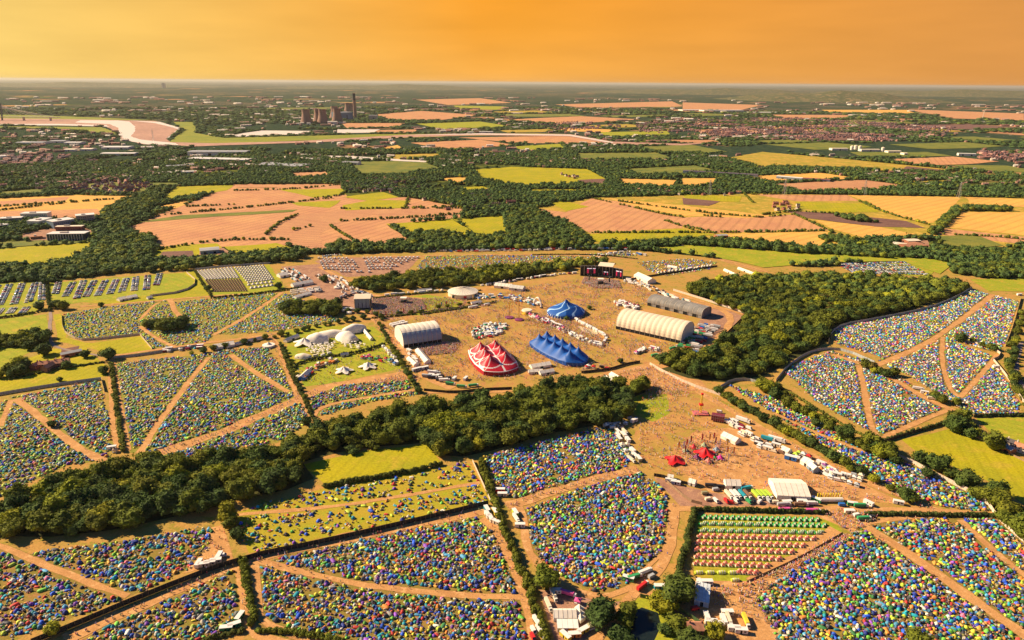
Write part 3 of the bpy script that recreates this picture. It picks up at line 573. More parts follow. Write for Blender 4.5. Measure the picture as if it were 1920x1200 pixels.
def trunk_mb(seed, h=.55):
    r = random.Random(seed); m = MB(); m.bar((0, 0, -.05), (.02, 0, h*.6), .055, 0, 8, .04)
    for k in range(5):
        a = k*1.3+r.random(); m.bar((.02, 0, h*.45+.04*k), (.34*math.cos(a), .34*math.sin(a), h+.12+.1*r.random()), .026, 0, 5, .01)
    return m
TREES = []
for k in range(6):
    v, f = crown_mesh(100+k, 3, 620, .125, 24+k)
    root = empty('tree'); m_ = MB(); m_.add(v, f)
    cr_ = m_.build('crown', [TM['olive']], root, shade=False); tr_ = trunk_mb(k).build('trunk', [BARK], root)
    TREES.append(Proto(root, [(cr_, []), (tr_, [])]))
def lod(seed, sub, nl, leaf):
    v, f = crown_mesh(seed, sub, nl, leaf); n = len(v)
    if sub >= 2:
        t = trunk_mb(seed); f = list(f)+[tuple(i+n for i in q) for q in t.f]; mi = [0]*(len(f)-len(t.f))+[1]*len(t.f); v = np.vstack([v, np.array(t.v)])
    else: mi = None
    return to_proto(v, f, mi)
MID = [lod(200+k, 2, 330, .16) for k in range(5)]
FAR = [lod(300+k, 2, 60, .2) for k in range(4)]
TINY = [lod(400+k, 1, 16, .34) for k in range(4)]
WOODS = {}
ALLT = []    # x, y, radius, height factor, tone index, place
TN = list(TONES)
def tones(n, r, P, w=(.52, .30, .11, .07)):
    q = r.random(n)*.75+vnoise(P[:, 0], P[:, 1], 45, 3)*.25
    return np.searchsorted(np.cumsum(w), np.clip(q, 0, .999))
def wood(place, pts, s=10.5, rad=7.0, seed=1, hf=1.0, px=True, w=(.52, .30, .11, .07)):
    poly = GP(pts) if px else pts
    P = scatter(poly, s, .36, seed); r = np.random.default_rng(seed+50); WOODS[place+str(seed)] = poly
    if len(P) == 0: return
    t = tones(len(P), r, P, w); R_ = rad*r.uniform(.72, 1.3, len(P)); H_ = hf*r.uniform(.85, 1.2, len(P))
    for i in range(len(P)): ALLT.append((P[i, 0], P[i, 1], R_[i], H_[i], t[i], place))
def row(place, pts, s=9, rad=5.5, seed=2, w=3, px=True, hf=1.0, p=1.0):
    L_ = resample(smooth(GP(pts), 1), s); r = np.random.default_rng(seed)
    L_ = L_+r.uniform(-w, w, L_.shape); L_ = L_[r.random(len(L_)) < p]; t = tones(len(L_), r, L_) if len(L_) else []
    for i in range(len(L_)): ALLT.append((L_[i, 0], L_[i, 1], rad*r.uniform(.65, 1.25), hf*r.uniform(.85, 1.2), t[i], place))
def single(place, x, y, rad=6.5, tone=0, hf=1.05):
    a, b = G(x, y); ALLT.append((a, b, rad, hf, tone, place))
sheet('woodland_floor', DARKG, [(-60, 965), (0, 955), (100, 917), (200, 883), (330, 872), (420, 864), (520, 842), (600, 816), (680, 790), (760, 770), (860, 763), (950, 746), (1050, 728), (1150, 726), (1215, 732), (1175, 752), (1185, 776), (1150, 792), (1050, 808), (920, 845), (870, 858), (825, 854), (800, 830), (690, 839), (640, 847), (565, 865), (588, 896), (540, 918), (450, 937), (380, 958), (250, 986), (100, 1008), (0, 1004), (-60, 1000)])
wood('long wood crossing the left foreground', [(-90, 968), (0, 955), (100, 917), (200, 883), (330, 872), (420, 864), (520, 842), (600, 816), (680, 790), (760, 770), (800, 768), (800, 832), (690, 835), (640, 843), (565, 862), (585, 895), (540, 918), (450, 937), (380, 958), (250, 986), (100, 1008), (0, 1004), (-90, 1000)], 11, 6.9, 3)
wood('right half of the long wood behind the red tent', [(800, 768), (860, 763), (950, 746), (1050, 728), (1150, 724), (1215, 730), (1175, 752), (1185, 776), (1150, 792), (1050, 808), (920, 845), (870, 858), (825, 854), (800, 832)], 11, 6.9, 4)
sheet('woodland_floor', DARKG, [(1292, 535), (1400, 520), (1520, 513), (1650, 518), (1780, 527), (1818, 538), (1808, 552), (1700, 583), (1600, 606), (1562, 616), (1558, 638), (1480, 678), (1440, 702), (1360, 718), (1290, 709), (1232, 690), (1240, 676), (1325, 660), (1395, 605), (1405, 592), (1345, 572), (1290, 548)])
wood('great oak wood on the right', [(1292, 538), (1400, 524), (1520, 517), (1650, 522), (1780, 530), (1815, 540), (1805, 550), (1700, 580), (1600, 602), (1560, 612), (1556, 634), (1480, 674), (1440, 698), (1360, 714), (1290, 706), (1235, 690), (1243, 677), (1325, 662), (1397, 607), (1410, 593), (1350, 574), (1292, 550)], 11, 6.9, 5)
wood('belt of oaks behind the arena', [(650, 537), (700, 525), (860, 511), (1000, 500), (1100, 492), (1158, 493), (1085, 503), (960, 524), (900, 533), (850, 538), (760, 543), (700, 547)], 11, 7.2, 6, w=(.62, .14, .2, .04))
wood('oval copse among the tents', [(528, 582), (560, 576), (610, 574), (636, 580), (636, 589), (600, 591), (535, 590)], 10, 7.5, 7, w=(.6, .4, 0, 0))
wood('round copse among the tents', [(270, 612), (300, 606), (345, 607), (358, 615), (340, 621), (282, 620)], 10, 7.5, 8, w=(.6, .4, 0, 0))
wood('scrubby bushes at the edge of the meadow', [(655, 842), (700, 828), (740, 826), (740, 836), (690, 845), (660, 852)], 7, 4.6, 9, .8)
wood('trees round the pond', [(1150, 1215), (1160, 1160), (1185, 1128), (1198, 1128), (1178, 1165), (1172, 1215)], 7, 4.6, 10, .8, w=(.3, .2, .5, 0)); wood('trees round the pond', [(1212, 1128), (1262, 1135), (1250, 1200), (1228, 1230), (1225, 1205), (1245, 1170), (1235, 1145)], 7, 4.4, 11, .8, w=(.3, .2, .5, 0))
wood('garden trees at the bottom edge', [(1262, 1180), (1290, 1172), (1310, 1190), (1330, 1230), (1260, 1240)], 9, 5, 12, .8); wood('farm copse at the left edge', [(-60, 636), (0, 634), (88, 630), (92, 644), (60, 650), (0, 655), (-60, 660)], 10, 6.5, 13)
wood('farm copse at the left edge', [(-10, 700), (20, 690), (40, 690), (45, 705), (0, 715)], 10, 6.5, 14)
for x, y, rr_, t, pl in [(1126, 1165, 8.5, 1, 'track junction beside the pond'), (1025, 1098, 7.5, 0, 'end of the triangular campsite'), (1270, 1125, 9, 1, 'corner of the pod field hedge'), (427, 975, 6.5, 2, 'gap between wood and sparse meadow'), (445, 1010, 5, 1, 'gap between wood and sparse meadow'), (432, 990, 5, 0, 'gap between wood and sparse meadow'),
                          (205, 672, 8, 1, 'farm drive near the left edge'), (195, 700, 5.5, 1, 'farm drive near the left edge'), (113, 715, 3, 1, 'mown strip above the left campsite'), (75, 580, 8, 1, 'boundary between the two car parks'), (105, 577, 7.5, 1, 'boundary between the two car parks'), (120, 580, 7.5, 0, 'boundary between the two car parks'), (190, 575, 4, 1, 'fence behind the left car park'),
                          (55, 655, 6.5, 1, 'red brick farmhouse'), (85, 665, 8, 1, 'red brick farmhouse'), (48, 692, 7.5, 1, 'red brick farmhouse'), (125, 690, 5, 1, 'red brick farmhouse'), (160, 670, 5.5, 1, 'red brick farmhouse'), (90, 690, 4, 0, 'red brick farmhouse'), (632, 575, 8, 1, 'oval copse'), (626, 592, 7, 0, 'oval copse'), (608, 528, 7, 1, 'crew yard behind the tents'), (523, 540, 6, 1, 'corner of the glamping field'),
                          (390, 545, 5.5, 1, 'corner of the glamping field'), (1163, 680, 3.5, 1, 'open arena ground'), (575, 795, 5, 1, 'hedge by the track'), (100, 1188, 4.5, 2, 'dark fence in the lower left corner'), (98, 800, 4, 1, 'track in the left campsite'), (1720, 1215, 6, 0, 'bottom edge'), (1340, 1195, 5, 2, 'garden trees at the bottom edge'), (1105, 580, 3.5, 1, 'food stalls'), (1062, 600, 3.5, 1, 'food stalls')]:
    single(pl, x, y, rr_, t)
row('tree row beside the long service road', [(1345, 738), (1430, 789), (1530, 843), (1600, 883), (1650, 910), (1710, 943)], 7, 5.2, 21, 2)
row('curving line of trees between two campsites', [(1425, 722), (1480, 760), (1540, 800), (1600, 838), (1640, 848)], 8, 6.3, 23, 5); row('curving line of trees between two campsites', [(1440, 720), (1500, 765), (1570, 815), (1620, 845)], 11, 5.2, 24, 3, p=.5)
row('line of trees along the bright meadow', [(1655, 850), (1700, 868), (1760, 895), (1830, 925), (1880, 965), (1950, 1040)], 10, 7.2, 25, 7); row('line of trees along the bright meadow', [(1665, 842), (1730, 870), (1790, 895), (1870, 945), (1960, 1010)], 12, 7.0, 26, 8)
row('clump at the corner of two meadows', [(1790, 805), (1820, 812), (1850, 828), (1865, 840)], 9, 7, 27, 7); row('clump at the corner of two meadows', [(1782, 795), (1800, 790), (1822, 800)], 9, 5.5, 28, 5)
row('island of bushes in the right campsites', [(1630, 690), (1645, 698), (1672, 705)], 8, 5.5, 29, 5); row('island of bushes in the right campsites', [(1800, 640), (1830, 645), (1868, 658)], 8, 5.5, 30, 4); row('island of bushes in the right campsites', [(1745, 745), (1760, 752), (1795, 760)], 9, 4.5, 31, 3)
row('trees along the lane at the right edge', [(1918, 590), (1905, 640), (1890, 690), (1908, 735), (1940, 790)], 9, 4.8, 32, 3, p=.8)
row('row of small trees above the white tents', [(360, 665), (440, 648), (520, 632), (600, 612), (680, 598)], 9, 3.8, 33, 2); row('row of small trees above the white tents', [(640, 585), (700, 590), (715, 600)], 9, 4.2, 34, 3)
row('hedgerow trees beside the arena track', [(712, 610), (735, 652), (757, 690), (785, 735)], 8, 3.4, 35, 1.5); row('hedgerow trees beside the arena track', [(530, 650), (550, 700), (575, 755)], 9, 3.0, 36, 1.2)
row('bushes in the second arena', [(745, 590), (780, 588), (800, 582), (880, 570)], 16, 3.2, 37, 2)
# roadside belt along the top of the festival and woods behind it
for k_, pts_ in enumerate([[(-90, 512), (0, 512), (160, 508), (300, 500), (430, 488), (520, 480), (578, 474), (578, 487), (505, 493), (365, 503), (340, 508), (90, 522), (-90, 532)],
    [(140, 500), (160, 478), (210, 450), (290, 445), (292, 462), (282, 485), (290, 495), (200, 503)], [(600, 468), (640, 455), (700, 462), (790, 455), (870, 455), (930, 452), (1010, 455), (1100, 455), (1120, 463), (1000, 468), (800, 470), (640, 476)],
    [(880, 450), (950, 442), (955, 405), (1000, 395), (1040, 425), (1100, 440), (1110, 455), (1000, 458), (900, 460)], [(780, 440), (830, 436), (880, 450), (860, 458), (800, 456)], [(220, 445), (190, 400), (240, 375), (300, 350), (320, 352), (290, 385), (270, 400), (240, 420)],
    [(1125, 462), (1300, 450), (1420, 455), (1500, 468), (1700, 480), (1700, 486), (1500, 475), (1300, 458), (1130, 468)], [(1770, 515), (1810, 500), (1990, 490), (1990, 520), (1830, 518)], [(1530, 445), (1600, 450), (1620, 455), (1600, 462), (1545, 452)], [(1740, 470), (1820, 470), (1920, 478), (1990, 480), (1990, 490), (1760, 482)],
    [(1760, 440), (1790, 410), (1805, 395), (1790, 390), (1760, 415), (1740, 440)], [(1600, 415), (1560, 405), (1610, 408), (1650, 420)], [(1810, 388), (1900, 392), (1890, 397), (1800, 396)]]):
    wood('tree belts behind the festival', pts_, 11.5, 7.2, 60+k_, w=(.3, .62, .04, .04))
for k_, pts_ in enumerate([[(0, 395), (160, 377), (250, 372)], [(280, 406), (440, 392), (620, 372)], [(500, 440), (520, 420), (560, 402)], [(550, 432), (580, 425)], [(640, 415), (780, 408), (880, 400)], [(290, 470), (410, 450), (540, 450)], [(620, 425), (660, 450)], [(1110, 437), (1350, 437), (1560, 433)], [(1160, 378), (1400, 410), (1490, 403)],
    [(1410, 365), (1590, 363), (1920, 372)], [(1610, 378), (1660, 400), (1740, 422)], [(1480, 396), (1560, 401)], [(1770, 440), (1880, 445), (1960, 455)], [(1290, 425), (1340, 438)], [(1320, 405), (1350, 408)], [(760, 390), (900, 388), (1000, 390)], [(60, 462), (170, 455)], [(45, 500), (60, 499), (70, 500), (85, 499), (95, 498)], [(1240, 412), (1300, 432)], [(1490, 403), (1556, 434)], [(1110, 372), (1240, 402), (1280, 408)], [(1560, 434), (1545, 464)], [(1620, 380), (1660, 400)], [(440, 384), (350, 388)], [(440, 358), (560, 355), (640, 346)], [(640, 392), (870, 391)], [(0, 388), (160, 377)], [(1430, 403), (1500, 395)], [(640, 347), (650, 366), (590, 372)], [(765, 372), (760, 390)], [(1395, 363), (1410, 380)]]):
    row('hedgerows among the far fields', pts_, 6.5, 3.8, 90+k_, 1.5, p=.86)
# countryside woodland: everything between the fields out to the river valley and beyond, in rings whose spacing grows with distance
def countryside():
    r = np.random.default_rng(77); P_ = []; R_ = []
    d = 1250.0; az0 = math.radians(42)
    fs = [np.array(s_) for s_ in SHEETS if len(s_)]; 
    while d < 9000:
        sp_ = max(10.5, d*.0046) if d < 3300 else d*.0075; n = int(d*2*az0/sp_); a = -az0+(np.arange(n)+r.uniform(-.4, .4, n))*2*az0/n; q = d+r.uniform(-.4, .4, n)*sp_
        P_.append(np.stack([q*np.sin(a), q*np.cos(a)], 1)); R_.append(np.full(n, sp_*.66 if d < 3300 else sp_*.55)); d += sp_*(1 if d < 3300 else 1.3)
    P = np.concatenate(P_); R_ = np.concatenate(R_)
    dd = np.linalg.norm(P, axis=1)
    keep = np.where(dd < 3100, vnoise(P[:, 0], P[:, 1], 150, 9)*.5+vnoise(P[:, 0]*.5, P[:, 1], 60, 10)*.4+r.random(len(P))*.25 > .46, vnoise(P[:, 0], P[:, 1], 500, 4)*.55+vnoise(P[:, 0], P[:, 1], 130, 5)*.45 > .47)
    P = P[keep]; R_ = R_[keep]
    for s_ in fs[:]:
        if len(P) == 0: break
        lo = s_.min(0); hi = s_.max(0); c = (P[:, 0] > lo[0]) & (P[:, 0] < hi[0]) & (P[:, 1] > lo[1]) & (P[:, 1] < hi[1])
        if c.any():
            ii = np.where(c)[0]; ins = inpoly(P[ii], s_); k = np.ones(len(P), bool); k[ii[ins]] = False; P = P[k]; R_ = R_[k]
    return P, R_
NEARROADS = []
# ---- split: the 290 that show largest become things, the rest one mass
A = np.array([(a[0], a[1], a[2], a[3], a[4]) for a in ALLT]); PL = [a[5] for a in ALLT]
pp = proj(A[:, :2]); vis = (pp[:, 0] > -30) & (pp[:, 0] < 1950) & (pp[:, 1] > 0) & (pp[:, 1] < 1225)
dist = np.sqrt(A[:, 0]**2+A[:, 1]**2+CAMH**2); size = np.where(vis, A[:, 2]/dist, 0)
order = np.argsort(-size); ind = order[:290]; rest = order[290:]
rest = np.array([i for i in rest if pp[i, 0] > -160 and pp[i, 0] < 2080])
for n_, i in enumerate(ind):
    x, y, R_, Hh, t, = A[i]; tone = TN[int(t)]; pl = PL[i]
    o = TREES[n_ % 6].place(x, y, rng.uniform(0, 6.28), .1, None, 'tree', 'trees in the '+pl if 'wood' in pl else 'trees by the '+pl, {'leaves_olive': TM[tone]}, (R_, R_, R_*Hh*rng.uniform(.98, 1.15)))
    o['label'] = f"{tone} broadleaf tree, {'in' if 'wood' in pl or 'trees' in pl or 'row' in pl or 'line' in pl or 'bushes' in pl or 'clump' in pl or 'copse' in pl else 'by'} the {pl}"
TC = np.array([TONES[t] for t in TN])
def tree_mass(name, idx, protos, label, parts=None):
    q = A[idx]; n = len(q); r = np.random.default_rng(1)
    merge(name, protos, r.integers(0, len(protos), n), np.stack([q[:, 0], q[:, 1], np.full(n, .1)], 1), r.uniform(0, 6.28, n), np.stack([q[:, 2], q[:, 2], q[:, 2]*q[:, 3]], 1),
          TC[q[:, 4].astype(int)]*r.uniform(.75, 1.25, (n, 1))*(1.3 if name == 'tree_belts' else 1.1), [LEAFS, BARK], False)
    return tag(COL.objects[-1] if False else bpy.data.objects[name], label, 'trees', kind='stuff')
dr = dist[rest]
tree_mass('woodland', rest[dr < 1150], MID, 'dense broadleaf woodland between the campsites, many overlapping green crowns')
tree_mass('tree_belts', rest[dr >= 1150], FAR, 'dark tree belts and hedgerow trees around the far fields')
P, R_ = countryside()
n = len(P); r = np.random.default_rng(3); dd = np.linalg.norm(P, axis=1); tt = tones(n, r, P, (.2, .72, .04, .04))
PR = proj(P); ok = (PR[:, 0] > -40) & (PR[:, 0] < 1960); P, R_, dd, tt = P[ok], R_[ok], dd[ok], tt[ok]; n = len(P)
merge('far_woodland', TINY, r.integers(0, 4, n), np.stack([P[:, 0], P[:, 1], np.zeros(n)], 1), r.uniform(0, 6.28, n), np.stack([R_, R_, np.where(dd < 3300, R_*r.uniform(.6, 1.25, n), np.minimum(R_*.5, 14)*r.uniform(.5, 1.1, n))], 1), TC[tt]*r.uniform(.8, 1.5, (n, 1))*np.array([1, 1.1, 1.5]), [LEAFS], True)  # far crowns tinted bluer, distance haze put into the leaf colour
tag(bpy.data.objects['far_woodland'], 'distant mixed woodland and hedgerows filling the land up to the river valley', 'woodland', kind='stuff')
print('trees', len(A), 'far', n)
# ================================================================== hedges
BUSH = [lod(500+k, 2, 150, .2) for k in range(3)]; BUSHF = [lod(510+k, 1, 50, .3) for k in range(3)]
HEDGES = []
def hedge(pts, w, h, label, tone=(.085, .085, .02), px=True, step=None, seed=0):
    L_ = smooth(GP(pts), 2); BLOCK.append((L_, w/2+1.5)); near = np.linalg.norm(L_.mean(0)) < 650
    step = step or (1.1 if near else 1.8)*max(1, w/4); L_ = resample(L_, step); HEDGES.append(L_); r = np.random.default_rng(seed+len(pts)); n = len(L_)
    k = max(1, int(w/3.2)); P = np.concatenate([L_+r.uniform(-w*.28, w*.28, L_.shape) for _ in range(k)]); n = len(P)
    R_ = r.uniform(.8, 1.25, n)*max(1.5, min(w*.36, 2.6)); hh = h/1.25*r.uniform(.75, 1.2, n)
    o = merge('hedge', BUSH if near else BUSHF, r.integers(0, 3, n), np.stack([P[:, 0], P[:, 1], np.full(n, -.2)], 1), r.uniform(0, 6.28, n), np.stack([R_, R_, hh], 1), np.array(tone)*r.uniform(.7, 1.35, (n, 1))*np.array([1.3, 1.45, 1.1]), [LEAFS, BARK], False)
    return tag(o, label, 'hedge', 'hedges between the fields')
hedge([(902, 868), (925, 940), (950, 1010), (985, 1090), (1010, 1160), (1030, 1225)], 6, 4.2, 'long olive hedge running down from the wood to the bottom edge', (.12, .115, .015))
hedge([(455, 1052), (465, 1110), (476, 1172)], 5.5, 3.8, 'short thick hedge between two campsites, right of the track fork', (.12, .12, .015))
hedge([(480, 1184), (560, 1188), (650, 1206), (700, 1225)], 4, 2.6, 'low trimmed hedge along the bottom of the large campsite', (.13, .13, .018))
hedge([(360, 1215), (410, 1195), (452, 1185)], 3.4, 2.4, 'stubby hedge at the bottom left beside the green cabins')
hedge([(1300, 962), (1292, 1000), (1277, 1060), (1266, 1112)], 5, 4, 'tall dark hedge on the left side of the pod field', (.07, .08, .02))
hedge([(1296, 957), (1400, 959), (1500, 961), (1550, 963)], 3.6, 3, 'dark hedge along the top of the pod field', (.06, .07, .02))
hedge([(1620, 965), (1700, 966), (1790, 968), (1872, 968)], 3.4, 2.8, 'dark hedge above the lower right campsite', (.06, .07, .02))
hedge([(606, 914), (700, 898), (770, 886), (826, 872)], 5, 3.4, 'straight hedge below the bright meadow')
hedge([(209, 682), (215, 740), (232, 846)], 5.5, 3.4, 'hedge down the left side of the large tent field', (.12, .12, .02))
hedge([(524, 645), (545, 700), (575, 760), (588, 790)], 4.5, 3, 'hedge right of the large tent field by the white tents')
hedge([(552, 692), (564, 679), (625, 669), (680, 661), (720, 646)], 3.6, 3.4, 'dark hedge across the chill-out lawn', (.055, .065, .02))
hedge([(712, 612), (735, 652), (757, 690), (785, 735)], 4, 2.6, 'hedge beside the sandy arena track')
hedge([(398, 560), (480, 552), (560, 541)], 4, 3, 'dark hedge below the bell tent field', (.05, .06, .02))
hedge([(366, 509), (378, 530), (396, 556)], 5, 3, 'scruffy hedge left of the bell tent field')
hedge([(-60, 602), (0, 598), (90, 583)], 4, 3, 'hedge below the left car park'); hedge([(88, 528), (90, 560), (95, 584)], 5, 3.5, 'hedge between the two car parks', (.06, .07, .02))
hedge([(700, 560), (760, 553), (820, 549), (900, 545)], 3, 2.4, 'hedge behind the second arena crowd')
hedge([(700, 597), (740, 594), (770, 590)], 3, 2.4, 'hedge in front of the second arena crowd'); hedge([(790, 590), (860, 580), (930, 566)], 3, 2.2, 'hedge leading to the round tent')
hedge([(1660, 826), (1700, 814), (1782, 792)], 4, 3, 'dark hedge above the bright right meadow', (.06, .07, .02)); hedge([(1832, 782), (1880, 780), (1980, 782)], 4, 3, 'dark hedge below the right edge campsite', (.05, .06, .02))
hedge([(1420, 705), (1500, 748), (1590, 805), (1650, 832)], 3, 2.2, 'pale overgrown hedge between two right campsites', (.16, .15, .03))
hedge([(1912, 600), (1892, 680), (1912, 745), (1950, 800)], 4, 2.6, 'roadside hedge at the right edge')
hedge([(-60, 504), (60, 504), (120, 495), (155, 478)], 3, 2.4, 'low hedge round the bright roadside field'); hedge([(1000, 478), (1110, 477), (1195, 486)], 3, 2, 'hedge behind the crew parking', (.06, .07, .02))
hedge([(20, 712), (110, 692), (195, 680)], 2.6, 2.2, 'hedge below the red brick farmhouse', (.06, .07, .02))
# ================================================================== fences
STEEL = mat('pale_steel_panel', (.66, .52, .40), .6, .12, .5); STEELB = mat('grey_steel_panel', (.36, .38, .38), .55, .12, .5); DARKF = mat('black_hoarding', (.022, .024, .026), .6, .3, .4); WOODF = mat('weathered_timber', (.30, .19, .11), .9, .25, 1.5)
def fence(pts, h, m, label, px=True, post=3.4, group='festival perimeter fences'):
    L_ = smooth(GP(pts), 1); BLOCK.append((L_, 2.2)); L_ = resample(L_, post); mbf = MB()
    for a, b in zip(L_[:-1], L_[1:]):
        d = (b-a)/np.linalg.norm(b-a); n_ = np.array([-d[1], d[0]])*.05; a2 = a+d*.06; b2 = b-d*.06; z0 = GZ-.2; z1 = GZ+h
        mbf.add([(*(a2-n_), z0), (*(b2-n_), z0), (*(b2+n_), z0), (*(a2+n_), z0), (*(a2-n_), z1), (*(b2-n_), z1), (*(b2+n_), z1), (*(a2+n_), z1)], [(0, 3, 2, 1), (4, 5, 6, 7), (0, 1, 5, 4), (1, 2, 6, 5), (2, 3, 7, 6), (3, 0, 4, 7)], 0)
        mbf.box(a[0]-.09, a[0]+.09, a[1]-.09, a[1]+.09, 0, z1+.15, 1)
    o = mbf.build('fence', [m, WOODF]); return tag(o, label, 'fence', group)
fence([(60, 1208), (130, 1180), (280, 1116), (450, 1050), (620, 1016), (830, 967), (916, 946)], 3.6, DARKF, 'long solid black fence across the lower left, along the wide track')
fence([(886, 866), (905, 908), (921, 944)], 2.4, STEEL, 'pale fence down the right side of the sparse yellow meadow')
fence([(1218, 684), (1240, 697), (1290, 722), (1350, 742)], 3, STEEL, 'pale fence at the tip of the oak wood beside the arena exit')
fence([(1553, 645), (1558, 625), (1580, 610), (1640, 600), (1740, 580), (1790, 560), (1822, 541)], 3.2, STEELB, 'blue-grey steel fence along the lower edge of the oak wood')
fence([(1455, 715), (1475, 690), (1510, 665), (1545, 655), (1585, 658), (1640, 682)], 3, STEELB, 'curving grey steel fence round the top of the right campsite')
fence([(1350, 728), (1372, 715), (1400, 713), (1425, 720)], 3, STEELB, 'short grey steel fence at the top of the narrow campsite')
fence([(1640, 838), (1650, 850), (1700, 863), (1745, 888), (1800, 915), (1848, 940), (1868, 972), (1920, 1018), (1980, 1070)], 3.2, STEEL, 'winding pale steel fence down the right side towards the corner')
fence([(1795, 637), (1840, 648), (1876, 662), (1872, 672), (1860, 676)], 2.6, STEEL, 'pale fence below the upper right campsite'); fence([(1862, 676), (1890, 710), (1925, 765)], 2.6, STEEL, 'pale fence down the right edge campsite'); fence([(1914, 560), (1900, 610), (1885, 650)], 2.6, STEEL, 'pale fence at the end of the upper right campsite')
fence([(1825, 783), (1860, 781), (1925, 779)], 3, DARKF, 'black fence below the right edge campsite'); fence([(1787, 803), (1850, 830), (1925, 868)], 1.3, WOODF, 'low timber fence along the top of the bright right meadow'); fence([(1652, 832), (1700, 816), (1780, 793)], 2.8, DARKF, 'black fence above the bright right meadow')
fence([(1262, 545), (1330, 566), (1396, 588)], 3, STEEL, 'pale fence beside the sandy road right of the sheds'); fence([(1400, 590), (1335, 655), (1315, 672)], 3.2, DARKF, 'dark fence round the yard behind the cream hall')
fence([(-40, 748), (0, 741), (100, 724), (190, 712)], 3, STEELB, 'grey fence along the top of the left edge campsite'); fence([(190, 712), (196, 735)], 3, STEEL, 'short pale fence at the corner of the left edge campsite')
fence([(116, 592), (118, 620), (135, 634), (160, 640), (262, 628)], 2.6, STEEL, 'pale fence round the far left pasture campsite'); fence([(262, 628), (272, 640), (285, 655)], 2.6, STEEL, 'short pale fence stepping down beside the green strip')
fence([(213, 672), (260, 668), (370, 650)], 2.8, STEELB, 'grey fence on top of the large tent field'); fence([(366, 506), (420, 500), (507, 494)], 2.6, STEELB, 'grey fence behind the bell tents'); fence([(350, 512), (372, 530), (345, 548), (282, 556)], 2.8, STEEL, 'pale fence round the end of the car park')
fence([(1226, 893), (1245, 896), (1262, 903), (1300, 912)], 2.6, DARKF, 'black fence curving round the service yard'); fence([(1316, 947), (1290, 940), (1250, 905)], 2.2, WOODF, 'brown fence behind the service yard')
fence([(1090, 700), (1140, 695), (1175, 684), (1200, 680)], 2.6, DARKF, 'dark fence between the arena and the sandy road'); fence([(795, 733), (850, 738), (905, 732), (960, 730)], 2.6, DARKF, 'dark fence below the red tent compound')
fence([(1180, 525), (1230, 517), (1290, 508), (1345, 500)], 2.6, DARKF, 'dark fence below the crew campsite'); fence([(1305, 1095), (1296, 1130)], 2, STEELB, 'grey fence beside the white frame tent')
fence([(1200, 1120), (1240, 1130), (1300, 1160), (1345, 1200)], 2.6, mat('green_mesh_panel', (.07, .13, .05), .7), 'green screened fence between pond and yard')
fence([(1400, 1092), (1500, 1046), (1580, 1000)], 1.1, WOODF, 'low pedestrian barrier on the slanting edge of the pod field'); fence([(775, 588), (930, 568)], 1.4, WOODF, 'low barrier in front of the second arena')
# ================================================================== tents
def dome_mb(n=8, flat=1.0, door=True):
    """two-pole dome tent, footprint 1x1 (half size), height .62: rounded-square plan, crossed pole ridges, drooping skirt and a dark doorway"""
    m = MB()
    def fn(u, v):
        a = u*2*PI; r = 1-v*v*.999; k = 1+.16*abs(math.sin(2*a))**2-.05; z = .98*math.sin(v*PI/2)**.95 if v > 0 else 0
        z *= 1+.05*abs(math.sin(2*a)); rr = (1-v**1.75)*k; return (rr*math.cos(a), rr*math.sin(a)*.86, z)
    m.grid(fn, n, 3, 0, True)
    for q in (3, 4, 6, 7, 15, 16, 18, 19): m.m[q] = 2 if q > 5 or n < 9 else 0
    # porch bulge with door
    m.add([(-.42, -.78, 0), (.42, -.78, 0), (0, -.62, .50), (-.30, -1.12, 0), (.30, -1.12, 0), (0, -.80, .44)], [(0, 3, 5, 2), (4, 1, 2, 5)], 0)
    if door: m.add([(-.28, -1.125, .01), (.28, -1.125, .01), (0, -.815, .425)], [(0, 1, 2)], 1)
    m.add([(-1.0, -.9, .03), (1.0, -.9, .03), (1.0, .9, .03), (-1.0, .9, .03)], [(0, 1, 2, 3)], 1)
    return m
def tunnel_mb(seg=4):
    m = MB(); pr = [(math.cos(PI-k*PI/6), math.sin(k*PI/6)) for k in range(7)]
    ends = [(-1.55, .35), (-1.2, .86), (-.4, 1.0), (.4, 1.0), (1.2, .88), (1.5, .62)]; vs = []
    for j, (x, s) in enumerate(ends):
        for y, z in pr: vs.append((x, y*.78*(.6+.4*s), z*.72*s*(1 if j % 2 or True else .93)))
    m.add(vs, [(j*7+k, j*7+k+1, (j+1)*7+k+1, (j+1)*7+k) for j in range(5) for k in range(6)], 0)
    m.add([vs[k] for k in range(7)], [tuple(range(7))[::-1]], 0); m.add([vs[35+k] for k in range(7)], [tuple(range(7))], 1); return m
def pyramid_mb():
    m = MB(); n = 6; b = [(math.cos(2*PI*k/n), math.sin(2*PI*k/n), 0) for k in range(n)]; w = [(x*.86, y*.86, .22) for x, y, z in b]
    m.add(b+w+[(0, 0, 1.25)], [(k, (k+1) % n, n+(k+1) % n, n+k) for k in range(n)]+[(n+k, n+(k+1) % n, 2*n) for k in range(n)], 0)
    m.add([(.80, -.2, .01), (.80, .2, .01), (.30, 0, .78)], [(0, 1, 2)], 1); return m
def pop_mb():
    m = MB()
    def fn(u, v):
        a = u*2*PI; x = math.cos(a)*(1-v**2); y = math.sin(a)*.7*(1-v**2); return (x*1.1+.12*v, y, (.5+.12*math.cos(a))*math.sin(v*PI/2))
    m.grid(fn, 9, 3, 0, True); m.add([(1.12, -.2, .02), (1.12, .2, .02), (.9, 0, .34)], [(0, 1, 2)], 1); return m
